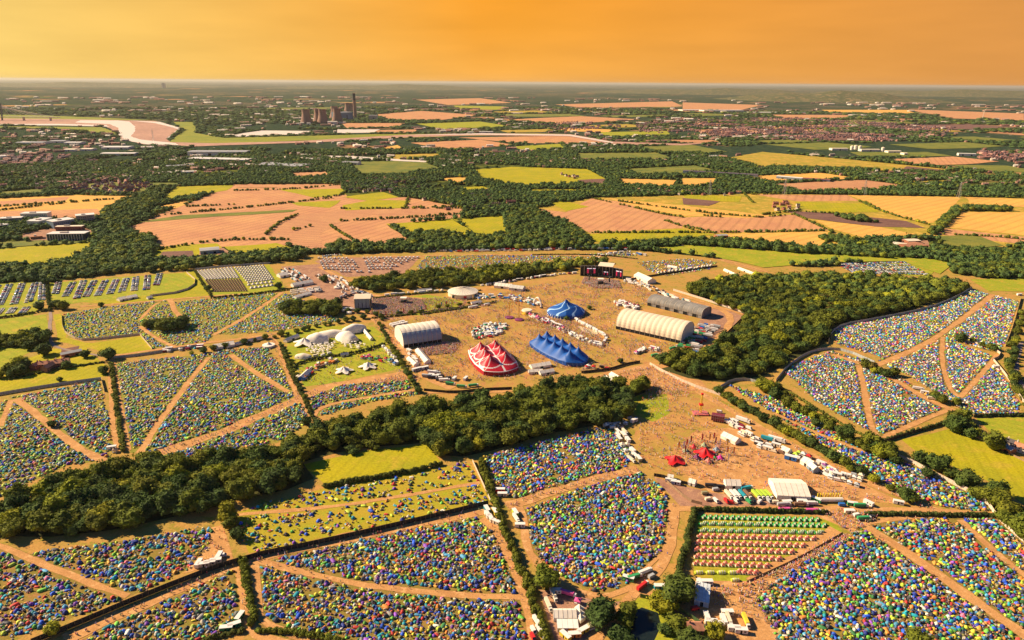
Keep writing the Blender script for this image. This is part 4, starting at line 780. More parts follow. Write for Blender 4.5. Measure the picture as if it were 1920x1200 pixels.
def family_mb():
    m = MB(); pr = [(-1, 0), (-.92, .55), (-.5, .9), (0, 1.0), (.5, .9), (.92, .55), (1, 0)]; xs = [(-1.9, .5), (-1.5, .92), (-.6, 1), (.3, 1), (1.1, .95), (1.7, .75)]
    vs = [(x, y*s, z*s*.95) for x, s in xs for y, z in pr]; m.add(vs, [(j*7+k, j*7+k+1, (j+1)*7+k+1, (j+1)*7+k) for j in range(5) for k in range(6)], 0)
    m.add([vs[k] for k in range(7)], [tuple(range(7))[::-1]], 0); m.add([vs[35+k] for k in range(7)], [tuple(range(7))], 0)
    m.add([(1.712, -.35, .02), (1.712, .35, .02), (1.712, .3, .55), (1.712, -.3, .55)], [(0, 1, 2, 3)], 1); m.box(.2, .9, -1.0, -.97, .15, .4, 1); return m
KN = ['dome tent', 'tunnel tent', 'pyramid tent', 'pop-up tent', 'family tent']
KM = [dome_mb(), tunnel_mb(), pyramid_mb(), pop_mb(), family_mb()]
TPROTO = [mb_proto(m) for m in KM]
FARP = []
for k, nn in ((0, 8),):
    m = MB()
    def fn(u, v):
        a = u*2*PI; rr = (1-v**2.2)*(1+.12*abs(math.sin(2*a))); return (rr*math.cos(a), rr*math.sin(a)*.86, .66*math.sin(v*PI/2))
    m.grid(fn, 6, 2, 0, True); m.add([(-.3, -.95, 0), (.3, -.95, 0), (0, -.7, .44)], [(0, 1, 2)], 1); FARP.append(mb_proto(m))
FARP += [mb_proto(pyramid_mb())]
CLR = [('navy blue', (.03, .05, .30), 10), ('royal blue', (.03, .10, .55), 8), ('sky blue', (.08, .29, .46), 8), ('teal', (.02, .28, .34), 10), ('dark green', (.04, .16, .05), 9), ('bright green', (.14, .42, .05), 9), ('lime green', (.46, .56, .05), 9), ('yellow', (.78, .52, .05), 6),
       ('orange', (.78, .27, .05), 6), ('red', (.52, .05, .04), 5), ('grey', (.27, .25, .23), 8), ('pale cream', (.70, .60, .46), 6), ('purple', (.20, .06, .36), 7), ('pink', (.70, .16, .28), 1.5), ('charcoal', (.05, .05, .06), 6), ('olive', (.26, .24, .08), 5)]
CN = [c[0] for c in CLR]; CC = np.array([c[1] for c in CLR]); CW = np.array([c[2] for c in CLR], float); CW /= CW.sum()
WOODP = list(WOODS.values())
def clear(P, pad=0):
    k = np.ones(len(P), bool)
    for L_, w in BLOCK:
        lo = L_.min(0)-12; hi = L_.max(0)+12; c = np.where((P[:, 0] > lo[0]) & (P[:, 0] < hi[0]) & (P[:, 1] > lo[1]) & (P[:, 1] < hi[1]) & k)[0]
        if len(c): k[c[dline(P[c], L_) < w+pad]] = False
    for wp in WOODP: k &= ~inpoly(P, wp)
    return k
TX = []; camp_of = []
for ci, (nm, poly) in enumerate(CAMPS.items()):
    s = 2.8; dens = .96; g_ = .19
    d0_ = np.linalg.norm(poly.mean(0))
    if 'sparse' in nm: s = 3.8; dens = .66; g_ = .34
    elif 'crew' in nm: s = 4.2; dens = .85
    elif 'right' in nm or 'narrow' in nm or 'central wood' in nm or 'triangular' in nm: s = 2.6; dens = .97
    elif d0_ > 850 and poly[:, 0].mean() < 0: s = 3.5; dens = .9; g_ = .26
    elif d0_ > 850: s = 3.1; dens = .92; g_ = .24
    elif poly[:, 0].mean() < -100: s = 3.0; dens = .93; g_ = .25
    P = scatter(poly, s, .44, 300+ci, .4+ci*.37); P = P[clear(P)]; r = np.random.default_rng(900+ci)
    gap = vnoise(P[:, 0], P[:, 1], 9, ci)*.6+vnoise(P[:, 0], P[:, 1], 4, ci+9)*.4
    P = P[(gap > g_) & (r.random(len(P)) < dens)]; TX.append(P); camp_of += [nm.strip()]*len(P)
TX = np.concatenate(TX); camp_of = np.array(camp_of)
pp = proj(TX); k = (pp[:, 0] > -60) & (pp[:, 0] < 1985) & (pp[:, 1] < 1250); TX = TX[k]; camp_of = camp_of[k]; pp = pp[k]
n = len(TX); r = np.random.default_rng(8); dist0_ = np.linalg.norm(TX, axis=1)
tk = r.choice(5, n, p=[.50, .18, .12, .13, .07]); tcI = r.choice(len(CLR), n, p=CW); tcI = np.where((dist0_ > 700) & (r.random(n) < .12), 11, tcI); lf_ = (TX[:, 0] < -60) & (r.random(n) < .30) & (dist0_ > 520); tcI = np.where(lf_, r.choice([4, 5, 6, 6, 15, 3], n), tcI); base_r = np.array([1.38, .9, 1.5, 1.1, 1.12])[tk]*r.uniform(.66, 1.28, n)  # some far tents turned pale cream, colour standing in for sunlit tops
# neighbours pitched together often share a colour
same = vnoise(TX[:, 0], TX[:, 1], 7, 4); tcI = np.where((same > .78) & (r.random(n) < .5), (np.floor(vnoise(TX[:, 0], TX[:, 1], 16, 6)*97).astype(int)) % 10, tcI)
tr = r.uniform(0, 6.28, n); dist = np.sqrt((TX**2).sum(1)+CAMH**2)
vis = (pp[:, 0] > 3) & (pp[:, 0] < 1917) & (pp[:, 1] < 1196)
order = np.argsort(np.where(vis, dist/base_r, 1e9)); IND = order[:300]; REST = order[300:]
FLY = [mat('fly_'+c[0].replace(' ', '_'), c[1], .6, .12, 1.2) for c in CLR]; DOOR = mat('dark_tent_doorway', (.02, .022, .025), .9, .2)
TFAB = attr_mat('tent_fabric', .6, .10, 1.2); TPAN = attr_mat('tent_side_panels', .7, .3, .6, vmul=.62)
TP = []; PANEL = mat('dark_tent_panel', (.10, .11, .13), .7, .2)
for k_, m in enumerate(KM):
    a = MB(); b = MB(); a.v = m.v; b.v = m.v
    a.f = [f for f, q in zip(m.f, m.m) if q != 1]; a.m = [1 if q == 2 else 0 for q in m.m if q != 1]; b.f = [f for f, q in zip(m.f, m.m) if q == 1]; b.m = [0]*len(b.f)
    nm = KN[k_].replace(' ', '_').replace('-', '_'); fa = a.build(nm, [FLY[0]], shade=False); used = sorted({i for f in b.f for i in f}); mp_ = {i: j for j, i in enumerate(used)}
    bb = MB().add([b.v[i] for i in used], [tuple(mp_[i] for i in f) for f in b.f]); dr_ = bb.build('door', [DOOR], fa)
    # drop loose door vertices from the fly mesh
    usedA = sorted({i for f in a.f for i in f}); mpA = {i: j for j, i in enumerate(usedA)}; me2 = bpy.data.meshes.new(nm); me2.from_pydata([a.v[i] for i in usedA], [], [tuple(mpA[i] for i in f) for f in a.f]); me2.materials.append(FLY[0]); me2.materials.append(PANEL); me2.polygons.foreach_set('material_index', a.m)
    fa.data = me2; TP.append(Proto(fa, [(dr_, [])]))
def nearest_names(i, k=2):
    c = np.where((np.abs(TX[:, 0]-TX[i, 0]) < 9) & (np.abs(TX[:, 1]-TX[i, 1]) < 9))[0]; c = c[c != i]
    return [CN[tcI[j]] for j in c[np.argsort(((TX[c]-TX[i])**2).sum(1))][:k]]
SHORT = {'large campsite at the bottom': 'large bottom campsite', 'campsite in the lower left corner': 'lower left corner campsite', 'campsite below the long wood': 'campsite below the wood', 'big campsite in the lower right': 'lower right campsite', 'triangular campsite beside the hedge': 'triangular campsite'}
SZ = lambda q: 'small' if q < .95 else ('large' if q > 1.12 else 'mid-sized')
seen = {}
for n_, i in enumerate(IND):
    k_ = tk[i]; s = base_r[i]; o = TP[k_].place(TX[i, 0], TX[i, 1], tr[i], GZ-.02, None, 'tent', None, {FLY[0].name: FLY[tcI[i]]}, (s, s, s*(1.05 if k_ != 2 else 1.0)))
    q = s/np.array([1.38, .9, 1.5, 1.1, 1.12])[k_]; nb = nearest_names(i, 3); camp_ = SHORT.get(camp_of[i], camp_of[i])
    forms = [f"{CN[tcI[i]]} {KN[k_]} beside {'an' if nb[0][0] in 'aeiou' else 'a'} {nb[0]} one, {camp_}"] if nb else [f"lone {CN[tcI[i]]} {KN[k_]}, {camp_}"]
    if len(nb) > 1:
        forms += [f"{SZ(q)} {CN[tcI[i]]} {KN[k_]} between {nb[0]} and {nb[1]} tents, {camp_}", f"{SZ(q)} {CN[tcI[i]]} {KN[k_]} near {nb[0]} and {nb[1]} tents, {camp_}"]
        if len(nb) > 2: forms += [f"{SZ(q)} {CN[tcI[i]]} {KN[k_]} amid {nb[0]}, {nb[1]} and {nb[2]} tents, {camp_}"]
    for l_ in forms:
        if l_ not in seen: break
    seen[l_] = 1; o['label'] = l_; o['group'] = 'tents pitched across the campsites'
def tents_mass(name, idx, far, label):
    m = len(idx); rr = base_r[idx]; ids = tk[idx] if not far else np.where(tk[idx] == 2, 1, 0)
    merge(name, FARP if far else TPROTO, ids, np.stack([TX[idx, 0], TX[idx, 1], np.full(m, GZ-.03)], 1), tr[idx], np.stack([rr, rr, rr], 1), CC[tcI[idx]]*r.uniform(.8, 1.2, (m, 1)), [TFAB, DOOR])
    tag(bpy.data.objects[name], label, 'tents', kind='stuff')
dR = dist[REST]; tents_mass('camping_tents', REST, False, 'thousands of small coloured camping tents packed into the campsites') if False else None
# one object for all the rest: far ones use simpler shapes
idn = np.where(dR < 760, tk[REST], np.where(tk[REST] == 2, 6, 5))
rr = base_r[REST]
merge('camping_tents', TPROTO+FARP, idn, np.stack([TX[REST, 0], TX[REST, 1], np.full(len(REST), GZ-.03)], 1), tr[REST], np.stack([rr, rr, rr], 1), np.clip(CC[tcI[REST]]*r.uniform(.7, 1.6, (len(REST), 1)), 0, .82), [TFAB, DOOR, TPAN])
tag(bpy.data.objects['camping_tents'], 'thousands of small coloured camping tents packed into the campsites', 'tents', kind='stuff')
print('tents', len(TX))
# loose camp clutter: bags, chairs, coolers
boxp = []
m = MB(); m.box(-.5, .5, -.35, .35, 0, .55); boxp.append(mb_proto(m))
m = MB(); m.box(-.3, .3, -.3, .3, .35, .42).box(-.3, .3, .25, .3, .42, .9).bar((-.28, -.28, 0), (.28, -.28, .35), .03, 0, 3).bar((.28, -.28, 0), (-.28, -.28, .35), .03, 0, 3); boxp.append(mb_proto(m))
m = MB(); m.add([(-.6, -.4, .05), (.6, -.45, .1), (.5, .5, .05), (-.55, .4, .12), (0, 0, .4)], [(0, 1, 4), (1, 2, 4), (2, 3, 4), (3, 0, 4)]); boxp.append(mb_proto(m))
nc = 52000; src = r.integers(0, len(TX), nc); CP_ = TX[src]+r.normal(size=(nc, 2))*1.9; ok = clear(CP_, -1.0) & (np.linalg.norm(CP_, axis=1) < 900); CP_ = CP_[ok]; nc = len(CP_)
cl = np.array([(.5, .45, .4), (.30, .14, .07), (.20, .10, .06), (.40, .20, .10), (.08, .08, .09), (.45, .10, .06), (.10, .14, .4), (.5, .32, .18), (.25, .2, .15), (.6, .5, .3), (.1, .25, .3)])
merge('camp_clutter', boxp, r.integers(0, 3, nc), np.stack([CP_[:, 0], CP_[:, 1], np.full(nc, GZ-.02)], 1), r.uniform(0, 6.28, nc), r.uniform(.7, 1.6, (nc, 1))*np.ones((1, 3)), cl[r.integers(0, len(cl), nc)]*r.uniform(.6, 1.2, (nc, 1)), [TFAB])
tag(bpy.data.objects['camp_clutter'], 'chairs, bags and litter strewn between the camping tents', 'camp clutter', kind='stuff')
# ---- pre-pitched pods
GRN = mat('pod_green', (.03, .30, .07), .6, .1); CRM = mat('cream_canvas', (.78, .66, .45), .8, .1); RDC = mat('pod_red', (.62, .16, .11), .6, .1); LMC = mat('pod_lime', (.55, .62, .06), .6, .1); WHC = mat('white_canvas', (.84, .74, .62), .8, .08, .4); BRC = mat('brown_canvas', (.34, .19, .13), .85, .12)
def dome_pod(a, b, nm):
    m = MB()
    for s_ in range(8):
        def fn(u, v, s_=s_):
            an = (s_+u)*PI/4; rr = (1-v**2.3); return (rr*math.cos(an), rr*math.sin(an), .95*math.sin(v*PI/2))
        m.grid(fn, 2, 4, 1 if s_ in (1, 5) else 0)
    root = m.build(nm, [a, b], link=True, shade=True); d = MB().add([(1.03, -.32, 0), (1.03, .32, 0), (.72, 0, .72)], [(0, 1, 2)]).build('door', [DOOR], root); return Proto(root, [(d, [])])
PODG = dome_pod(GRN, CRM, 'pod_tent')
def big_pod():
    m = MB(); pr = [(math.cos(PI-k*PI/8), math.sin(k*PI/8)) for k in range(9)]
    for j in range(6):
        x0 = -1.9+j*.63; s0 = 1-.10*abs(j-3)**1.3*.5; s1 = 1-.10*abs(j-2)**1.3*.5
        vs = [(x0, y*1.15*s0, z*1.35*s0) for y, z in pr]+[(x0+.63, y*1.15*s1, z*1.35*s1) for y, z in pr]; m.add(vs, [(k, k+1, 10+k, 9+k) for k in range(8)], j % 2)
        if j in (0, 5): m.add(vs[:9] if j == 0 else vs[9:], [tuple(range(9))], 0)
    root = m.build('tunnel_pod_tent', [GRN, CRM]); d = MB().box(1.885, 1.9, -.4, .4, .02, .8).build('door', [DOOR], root); return Proto(root, [(d, [])])
PODB = big_pod()
def red_pod():
    m = MB(); n = 4; b = [(1.25, 1.25, 0), (-1.25, 1.25, 0), (-1.25, -1.25, 0), (1.25, -1.25, 0)]; w = [(x*.86, y*.86, .8) for x, y, z in b]; t = [(x*.42, y*.42, 1.45) for x, y, z in b]
    m.add(b+w, [(k, (k+1) % 4, 4+(k+1) % 4, 4+k) for k in range(4)], 1)
    for k in range(4):
        q = (k+1) % 4; m.add([w[k], w[q], t[q], t[k]], [(0, 1, 2, 3)], 0); m.add([t[k], t[q], (0, 0, 2.15)], [(0, 1, 2)], 0)
    root = m.build('peaked_pod_tent', [RDC, CRM]); d = MB().add([(.4, -1.262, 0), (-.4, -1.262, 0), (0, -1.1, .9)], [(0, 1, 2)]).build('door', [DOOR], root); fl = MB().add([(0, 0, 2.1), (0, 0, 2.5), (.35, 0, 2.3)], [(0, 1, 2)]).build('pennant', [RDC], root); return Proto(root, [(d, []), (fl, [])])
PODR = red_pod()
def rowof(pr, a, b, n, label, group, cat='tent', dbl=True, rot=0, sc=1.0, mats=None, ends=True):
    a = np.array(G(*a)); b = np.array(G(*b)); d = (b-a)/np.linalg.norm(b-a); q = np.array([d[1], -d[0]]); an = math.atan2(d[1], d[0]); o = None
    for k in range(n):
        for h_ in range(2 if dbl else 1):
            p = a+(b-a)*(k+.5*h_)/max(1, n-1)-q*(2.05*h_); o = pr.place(p[0], p[1], an+rot+(PI if h_ else 0), GZ-.02, label.replace('#', 'back line of' if h_ else 'front line of'), cat, group+(' back line' if h_ else ' front line'), mats, sc*rng.uniform(.95, 1.05))
rowof(PODG, (1318, 972), (1530, 977), 21, 'green and cream dome pod tent, # the top row of the pod field', 'top row of dome pods', sc=1.65)
rowof(PODG, (1430, 985), (1543, 988), 11, 'green and cream dome pod tent, # the short second row at right', 'short row of dome pods', sc=1.65)
rowof(PODB, (1316, 984), (1417, 986), 7, 'green striped tunnel pod tent, # the short second row at left', 'short row of tunnel pods', sc=1.12, rot=.0)
rowof(PODB, (1316, 997), (1533, 1001), 14, 'green striped tunnel pod tent, # the long third pod row', 'long row of tunnel pods', sc=1.12, rot=.0)
for k, (a, b, n_, w_) in enumerate([((1310, 1008), (1523, 1013), 18, 'first'), ((1306, 1020), (1503, 1026), 17, 'second'), ((1304, 1033), (1482, 1038), 15, 'third'), ((1305, 1046), (1458, 1051), 13, 'fourth'), ((1303, 1059), (1435, 1064), 11, 'fifth'), ((1384, 1075), (1415, 1077), 4, 'short lowest')]):
    rowof(PODR, a, b, n_, f'red peaked tent, cream walls, # the {w_} red row', f'{w_} row of red tents', sc=1.12)
PODL = {'pod_green': LMC}
for k in range(4):
    p = G(1310+21*k, 1075); PODB.place(p[0], p[1], .1, GZ, f"lime striped tunnel pod tent, {['leftmost', 'second from the left', 'third from the left', 'rightmost'][k]} in the lowest pod row", 'tent', 'lime tunnel pods', PODL, 1.35)
p = G(1378, 1089); PODB.place(p[0], p[1], .1, GZ, 'single lime striped pod tent standing alone on the grass below the rows', 'tent', 'lime tunnel pods', PODL, 1.3)
# ---- bell tents
def bell(nm, mm, mm2):
    m = MB(); n = 10; b = [(math.cos(2*PI*k/n), math.sin(2*PI*k/n)) for k in range(n)]
    rings = [(1.0, 0), (.97, .32), (.52, .78), (.05, 1.3)]
    for j in range(3): m.add([(x*rings[j][0], y*rings[j][0], rings[j][1]) for x, y in b]+[(x*rings[j+1][0], y*rings[j+1][0], rings[j+1][1]) for x, y in b], [(k, (k+1) % n, n+(k+1) % n, n+k) for k in range(n)], 0)
    root = m.build(nm, [mm]); d = MB().add([(1.005, -.2, 0), (1.005, .2, 0), (.95, .13, .42), (.95, -.13, .42)], [(0, 1, 2, 3)]).build('door', [mm2], root); return Proto(root, [(d, [])])
BELLW = bell('bell_tent', WHC, DOOR); BELLB = bell('bell_tent', BRC, DOOR)
def block(pr, c, nu, nv, label, group, sc=2.35):
    Q = GP(c)
    for i in range(nu):
        for j in range(nv):
            u = i/(nu-1); v = j/(nv-1); p = (Q[0]*(1-u)+Q[1]*u)*(1-v)+(Q[3]*(1-u)+Q[2]*u)*v
            pr.place(p[0], p[1], -1.2, GZ, label+[', back row', ', front row', ''][0 if j == 0 else 1 if j == nv-1 else 2], 'tent', group+[' back row', ' front row', ''][0 if j == 0 else 1 if j == nv-1 else 2], None, sc*rng.uniform(.95, 1.05))
block(BELLW, [(372, 509), (434, 503), (446, 521), (387, 524)], 11, 8, 'white bell tent in the left glamping block above the brown tents', 'left white bell tents')
block(BELLB, [(387, 527), (449, 525), (462, 546), (403, 547)], 13, 9, 'small brown bell tent in the tightly packed brown block', 'brown bell tents', 1.9)
block(BELLW, [(442, 503), (493, 499), (511, 524), (466, 530)], 10, 9, 'white bell tent in the right glamping block', 'right white bell tents')
block(BELLW, [(467, 535), (508, 530), (510, 536), (472, 541)], 6, 2, 'larger yellowish-white bell tent in the lowest rows of the right block', 'lower bell tents', 2.9)
# ================================================================== large structures
CREAM = mat('cream_membrane', (.80, .66, .48), .65, .07, .15); PALE = mat('white_membrane', (.84, .74, .60), .6, .06, .2); TRANSL = mat('translucent_panel', (.62, .58, .52), .4, .06, .2); GREYR = mat('weathered_grey_roof', (.24, .22, .20), .8, .3, .12)
DARK = mat('dark_opening', (.012, .013, .016), .9, .2); MET = mat('galvanised_steel', (.42, .42, .42), .4, .15, 1, .6); BLKF = mat('black_scrim', (.015, .016, .02), .8, .3); BRICK = mat('red_brick', (.34, .13, .07), .9, .25, 1); TILE = mat('clay_tiles', (.40, .17, .09), .85, .3, .8)
GLASS = mat('dark_window_glass', (.03, .05, .07), .1, .2); CONC = mat('pale_concrete', (.50, .42, .36), .9, .15, .05); WROOF = mat('white_metal_roof', (.80, .72, .64), .45, .06, .05); GROOF = mat('grey_metal_roof', (.40, .38, .37), .5, .1, .05); BWALL = mat('blue_grey_cladding', (.20, .27, .34), .5, .12, .05)
RIDG = mat('roof_ridge_trim', (.55, .46, .36), .6, .1)
BLOCKC = []
def frame(a, b):
    a = np.array(G(*a)); b = np.array(G(*b)); d = b-a; L_ = np.linalg.norm(d); return a, b, math.atan2(d[1], d[0]), L_
def arch(n, w, h, y0=0, p=2.3):
    """superellipse arch from y0 to y0+w"""
    o = []
    for k in range(n+1):
        t = PI-k*PI/n; c, s = math.cos(t), math.sin(t); o.append((y0+w/2+w/2*math.copysign(abs(c)**(2/p), c), h*abs(s)**(2/p)))
    return o
def hall(a, b, w, h, nb, mm, side, endm, label, name='event_hall', lift=2.2, cat='marquee', scal=.35, upper=None, p=2.3, doors=0):
    """barrel vault hall: front base edge a->b, depth w to the left of a->b"""
    A, B, an, L_ = frame(a, b); root = empty(name, (A[0], A[1], GZ), an); tag(root, label, cat)
    m = MB(); N_ = 18
    for k in range(nb*4):
        def pr(x):
            ph = (x/L_*nb) % 1; s = 1-scal/h*(1-abs(math.sin(PI*ph)))*1.0; return [(w/2+(y-w/2)*s, lift+(z)*s) for y, z in arch(N_, w, h-lift, 0, p)]
        x0 = L_*k/(nb*4); x1 = L_*(k+1)/(nb*4); p0 = pr(x0+1e-6); p1 = pr(x1-1e-6)
        vs = [(x0, *q) for q in p0]+[(x1, *q) for q in p1]; fs = [(i, i+1, N_+2+i, N_+1+i) for i in range(N_)]
        for i, f in enumerate(fs):
            up = upper is not None and 5 <= i < 18
            m.add([vs[j] for j in f], [(0, 3, 2, 1)], 1 if up else 0)
    m.build('roof', [mm, upper or mm], root)
    r_ = MB()
    for k in range(nb+1):
        x = min(max(L_*k/nb, .15), L_-.15); pr = [(y, lift+z+.06) for y, z in arch(N_, w, h-lift, 0, p)]
        r_.add([(x-.22, *q) for q in pr]+[(x+.22, *q) for q in pr], [(i, N_+1+i, N_+2+i, i+1) for i in range(N_)], 0)
    r_.build('rib', [RIDG], root)
    lg = MB().box(-.25, .25, -.2, .2, 0, lift+.6).build('leg', [MET], root, (.25, .3, 0))
    for k in range(nb+1):
        for y in (.3, w-.3):
            if k+y > .5: q = lg.copy(); COL.objects.link(q); q.location = (min(max(.25, L_*k/nb), L_-.25), y, 0)
    for x in (.35, L_-.35):
        pr = [(y, z) for y, z in arch(N_, w-.6, h-lift-.35, .3, p)]; e = MB(); e.add([(x, y, lift+z) for y, z in pr]+[(x, w-.3, 0), (x, .3, 0)], [tuple(range(N_+3))], 0); e.build('end_wall', [endm], root)
    sm = MB(); y = .5
    for k in range(nb):
        x0 = L_*k/nb+.3; x1 = L_*(k+1)/nb-.3; sm.box(x0, x1, y, y+.12, 0, lift+.8, 1 if (k % 2 == doors % 2) else 0); sm.box(x0, x1, w-.62, w-.5, 0, lift+.8, 0)
    sm.build('side_wall', [side, DARK], root); BLOCKC.append((A, B)); return root
print('cream', frame((1154, 616), (1276, 643))[3], np.linalg.norm(np.array(G(1276, 643))-np.array(G(1304, 629))), 'grey', frame((1213, 572), (1315, 597))[3], 'white', frame((758, 652), (829, 641))[3])
hall((1154, 617), (1276, 645), 42, 22, 13, CREAM, BLKF, TRANSL, 'huge cream barrel-vaulted hall with ribbed roof, open along its long side', lift=4, scal=.5, p=2.2)  # black side panels close the open side, painting in its dark gap
hall((1213, 573), (1315, 598), 28, 13, 12, GREYR, GREYR, GREYR, 'long weathered grey shed with arched roof and dark doorways behind the cream hall', lift=4.5, scal=.15, p=2.8, cat='shed', name='storage_shed')
hall((757, 653), (829, 642), 40, 20, 8, mat('front_shade_membrane', (.27, .36, .42), .5, .06), BLKF, PALE, 'tall white arched hall beside the sandy track, with pale roof and shaded front', lift=4, scal=.3, upper=PALE, p=2.4)  # lower front flank coloured blue-grey, its shade put into the membrane colour
# ---- peaked big tops
def bigtop(masts, h, edge, margin, mats, pattern, label, name='big_top', rnd=.35, fall=6.5, nx=110, ny=90, pole=3.0, pl=.52):
    P_ = GP(masts); c = P_.mean(0); an = math.atan2(*(P_[-1]-P_[0])[::-1]) if False else None
    u = (P_[2]-P_[0]); an = math.atan2(u[1], u[0]); R_ = np.array([[math.cos(-an), -math.sin(-an)], [math.sin(-an), math.cos(-an)]]); Q = (P_-c)@R_.T
    mg = margin if isinstance(margin, tuple) else (margin, margin); hx, hy = np.abs(Q[:, 0]).max()+mg[0], np.abs(Q[:, 1]).max()+mg[1]; root = empty(name, (c[0], c[1], GZ), an); tag(root, label, 'big top tent')
    us = np.linspace(-1, 1, nx+1); vs_ = np.linspace(-1, 1, ny+1); U, V = np.meshgrid(us, vs_, indexing='ij')
    # squircle mapping to a rounded rectangle
    X = hx*U*np.sqrt(1-rnd*V**2/1.3); Y = hy*V*np.sqrt(1-rnd*U**2/1.3)
    D = np.sqrt((X[..., None]-Q[:, 0])**2+(Y[..., None]-Q[:, 1])**2); Ds = np.sort(D, -1); d1 = Ds[..., 0]; d2 = Ds[..., 1] if len(Q) > 1 else d1*0+99
    e = np.maximum(np.abs(U), np.abs(V)); plate = edge+(h*pl-edge)*np.clip((1-e)*2.0, 0, 1)**.8
    Z = plate+(h-plate)*np.exp(-d1/fall)+.55*np.exp(-d1/fall*3); Z = np.minimum(Z, h+.5)
    m = MB(); vv = np.stack([X, Y, Z], -1).reshape(-1, 3); m.v = [tuple(q) for q in vv]; W2 = ny+1
    idx = np.argmin(D, -1); ang = np.arctan2(Y-Q[idx, 1], X-Q[idx, 0])
    for i in range(nx):
        for j in range(ny):
            m.f.append((i*W2+j, (i+1)*W2+j, (i+1)*W2+j+1, i*W2+j+1)); m.m.append(pattern(d1[i, j], d2[i, j], ang[i, j], X[i, j]/hx, Y[i, j]/hy, e[i, j]))
    m.build('canopy', mats, root, shade=True)
    ring = [(i, 0) for i in range(nx)]+[(nx, j) for j in range(ny)]+[(i, ny) for i in range(nx, 0, -1)]+[(0, j) for j in range(ny, 0, -1)]
    w = MB(); n = len(ring); w.add([(X[i, j]*.995, Y[i, j]*.995, Z[i, j]) for i, j in ring]+[(X[i, j]*.99, Y[i, j]*.99, 0) for i, j in ring], [(k, n+k, n+(k+1) % n, (k+1) % n) for k in range(n)], 0); w.build('side_wall', [mats[-1]], root)
    for q in Q:
        MB().cyl(q[0], q[1], 0, h+pole, .22, 0, 6).build('mast', [MET], root)
    st = MB()
    for k in range(0, n, 12):
        i, j = ring[k]; x, y, z = X[i, j], Y[i, j], Z[i, j]; st.bar((x, y, z), (x*1.10, y*1.10, 0), .07, 0, 4)
    st.build('guy_line', [MET], root); return root
RED1 = mat('red_pvc', (.62, .018, .035), .42, .06, .1); WLINE = mat('white_pvc_stripe', (.86, .74, .66), .5, .05); BLU1 = mat('blue_pvc', (.005, .085, .36), .55, .06, .1); BLU2 = mat('deep_blue_wall', (.01, .07, .33), .5, .1); REDW = mat('crimson_wall', (.42, .012, .03), .6, .25, .8); PBLU = mat('pale_blue_stripe', (.38, .60, .82), .45, .05)
def pat_red(d1, d2, a, x, y, e):
    if e > .975: return 1
    if d2-d1 < 1.1 and d1 > 5: return 1
    pet = abs(math.sin(2*a+.5+d1*.06))*d1
    return 1 if (pet < .85 and 2.0 < d1) or (abs(d1-12.2) < .6) else 0
bigtop([(901, 670), (909, 681), (919, 694), (928, 666), (937, 677), (947, 689)], 19, 3.6, (19, 15), [RED1, WLINE, REDW], pat_red, 'crimson big top with six peaks and looping white lines', fall=6.2, rnd=.42)
bigtop([(1011, 650), (1025, 658), (1039, 665), (1053, 673), (1068, 681), (1025, 644), (1040, 652), (1054, 659), (1069, 667), (1084, 675)], 16.5, 3.0, 12.5, [BLU1, BLU1, BLU2], lambda *q: 0, 'long royal blue big top with ten peaks in two rows', fall=4.6, rnd=.45, nx=130)
def pat_sw(d1, d2, a, x, y, e):
    rr_ = math.hypot(x, y); an = math.atan2(y, x); ph = (an*7/(2*PI)+1.15*rr_+.22*math.sin(rr_*9)) % 1
    return 1 if ph < .17 and rr_ > .12 else 0
bigtop([(1060, 588), (1061, 587.7), (1062, 587.4)], 19.5, 2.6, 25.5, [BLU1, PBLU, BLU2], pat_sw, 'dark blue single-peak big top with pale swirling stripes', fall=8.5, rnd=.65, pole=1.2, pl=.46, nx=120, ny=110)
# ---- round tent
def round_tent():
    x, y = G(868, 553); root = empty('round_tent', (x, y, GZ)); tag(root, 'large round white tent with shallow conical roof, below the oak belt', 'tent'); n = 28; R_ = 22
    m = MB()
    for j, (r0, z0, r1, z1) in enumerate([(R_+.8, 6, R_*.55, 8.6), (R_*.55, 8.6, 1.2, 11.5)]):
        m.add([(r0*math.cos(2*PI*k/n), r0*math.sin(2*PI*k/n), z0) for k in range(n)]+[(r1*math.cos(2*PI*k/n), r1*math.sin(2*PI*k/n), z1) for k in range(n)], [(k, (k+1) % n, n+(k+1) % n, n+k) for k in range(n)])
    m.cyl(0, 0, 11.3, 12.4, 1.2, 0, 10).build('roof', [PALE], root)
    w = MB(); w.add([(R_*math.cos(2*PI*k/n), R_*math.sin(2*PI*k/n), z) for z in (0, 6) for k in range(n)], [(k, (k+1) % n, n+(k+1) % n, n+k) for k in range(n)]); w.build('side_wall', [CREAM], root)
    d = MB()
    for a in (-2.1, -1.2, -.35): d.box(-2.2, 2.2, -.15, .15, 0, 4.2); 
    for k, a in enumerate((-2.2, -1.35, -.5)):
        q = MB().box(-2.2, 2.2, -.15, .15, 0, 4.3).build('doorway', [DARK if k != 1 else RED1], root, (R_*1.0*math.cos(a), R_*1.0*math.sin(a), 0), a+PI/2)
    rb = MB()
    for k in range(n): rb.bar(((R_+.7)*math.cos(2*PI*k/n), (R_+.7)*math.sin(2*PI*k/n), 6.1), (1.2*math.cos(2*PI*k/n), 1.2*math.sin(2*PI*k/n), 11.6), .12, 0, 4)
    rb.build('rib', [RIDG], root)
round_tent()
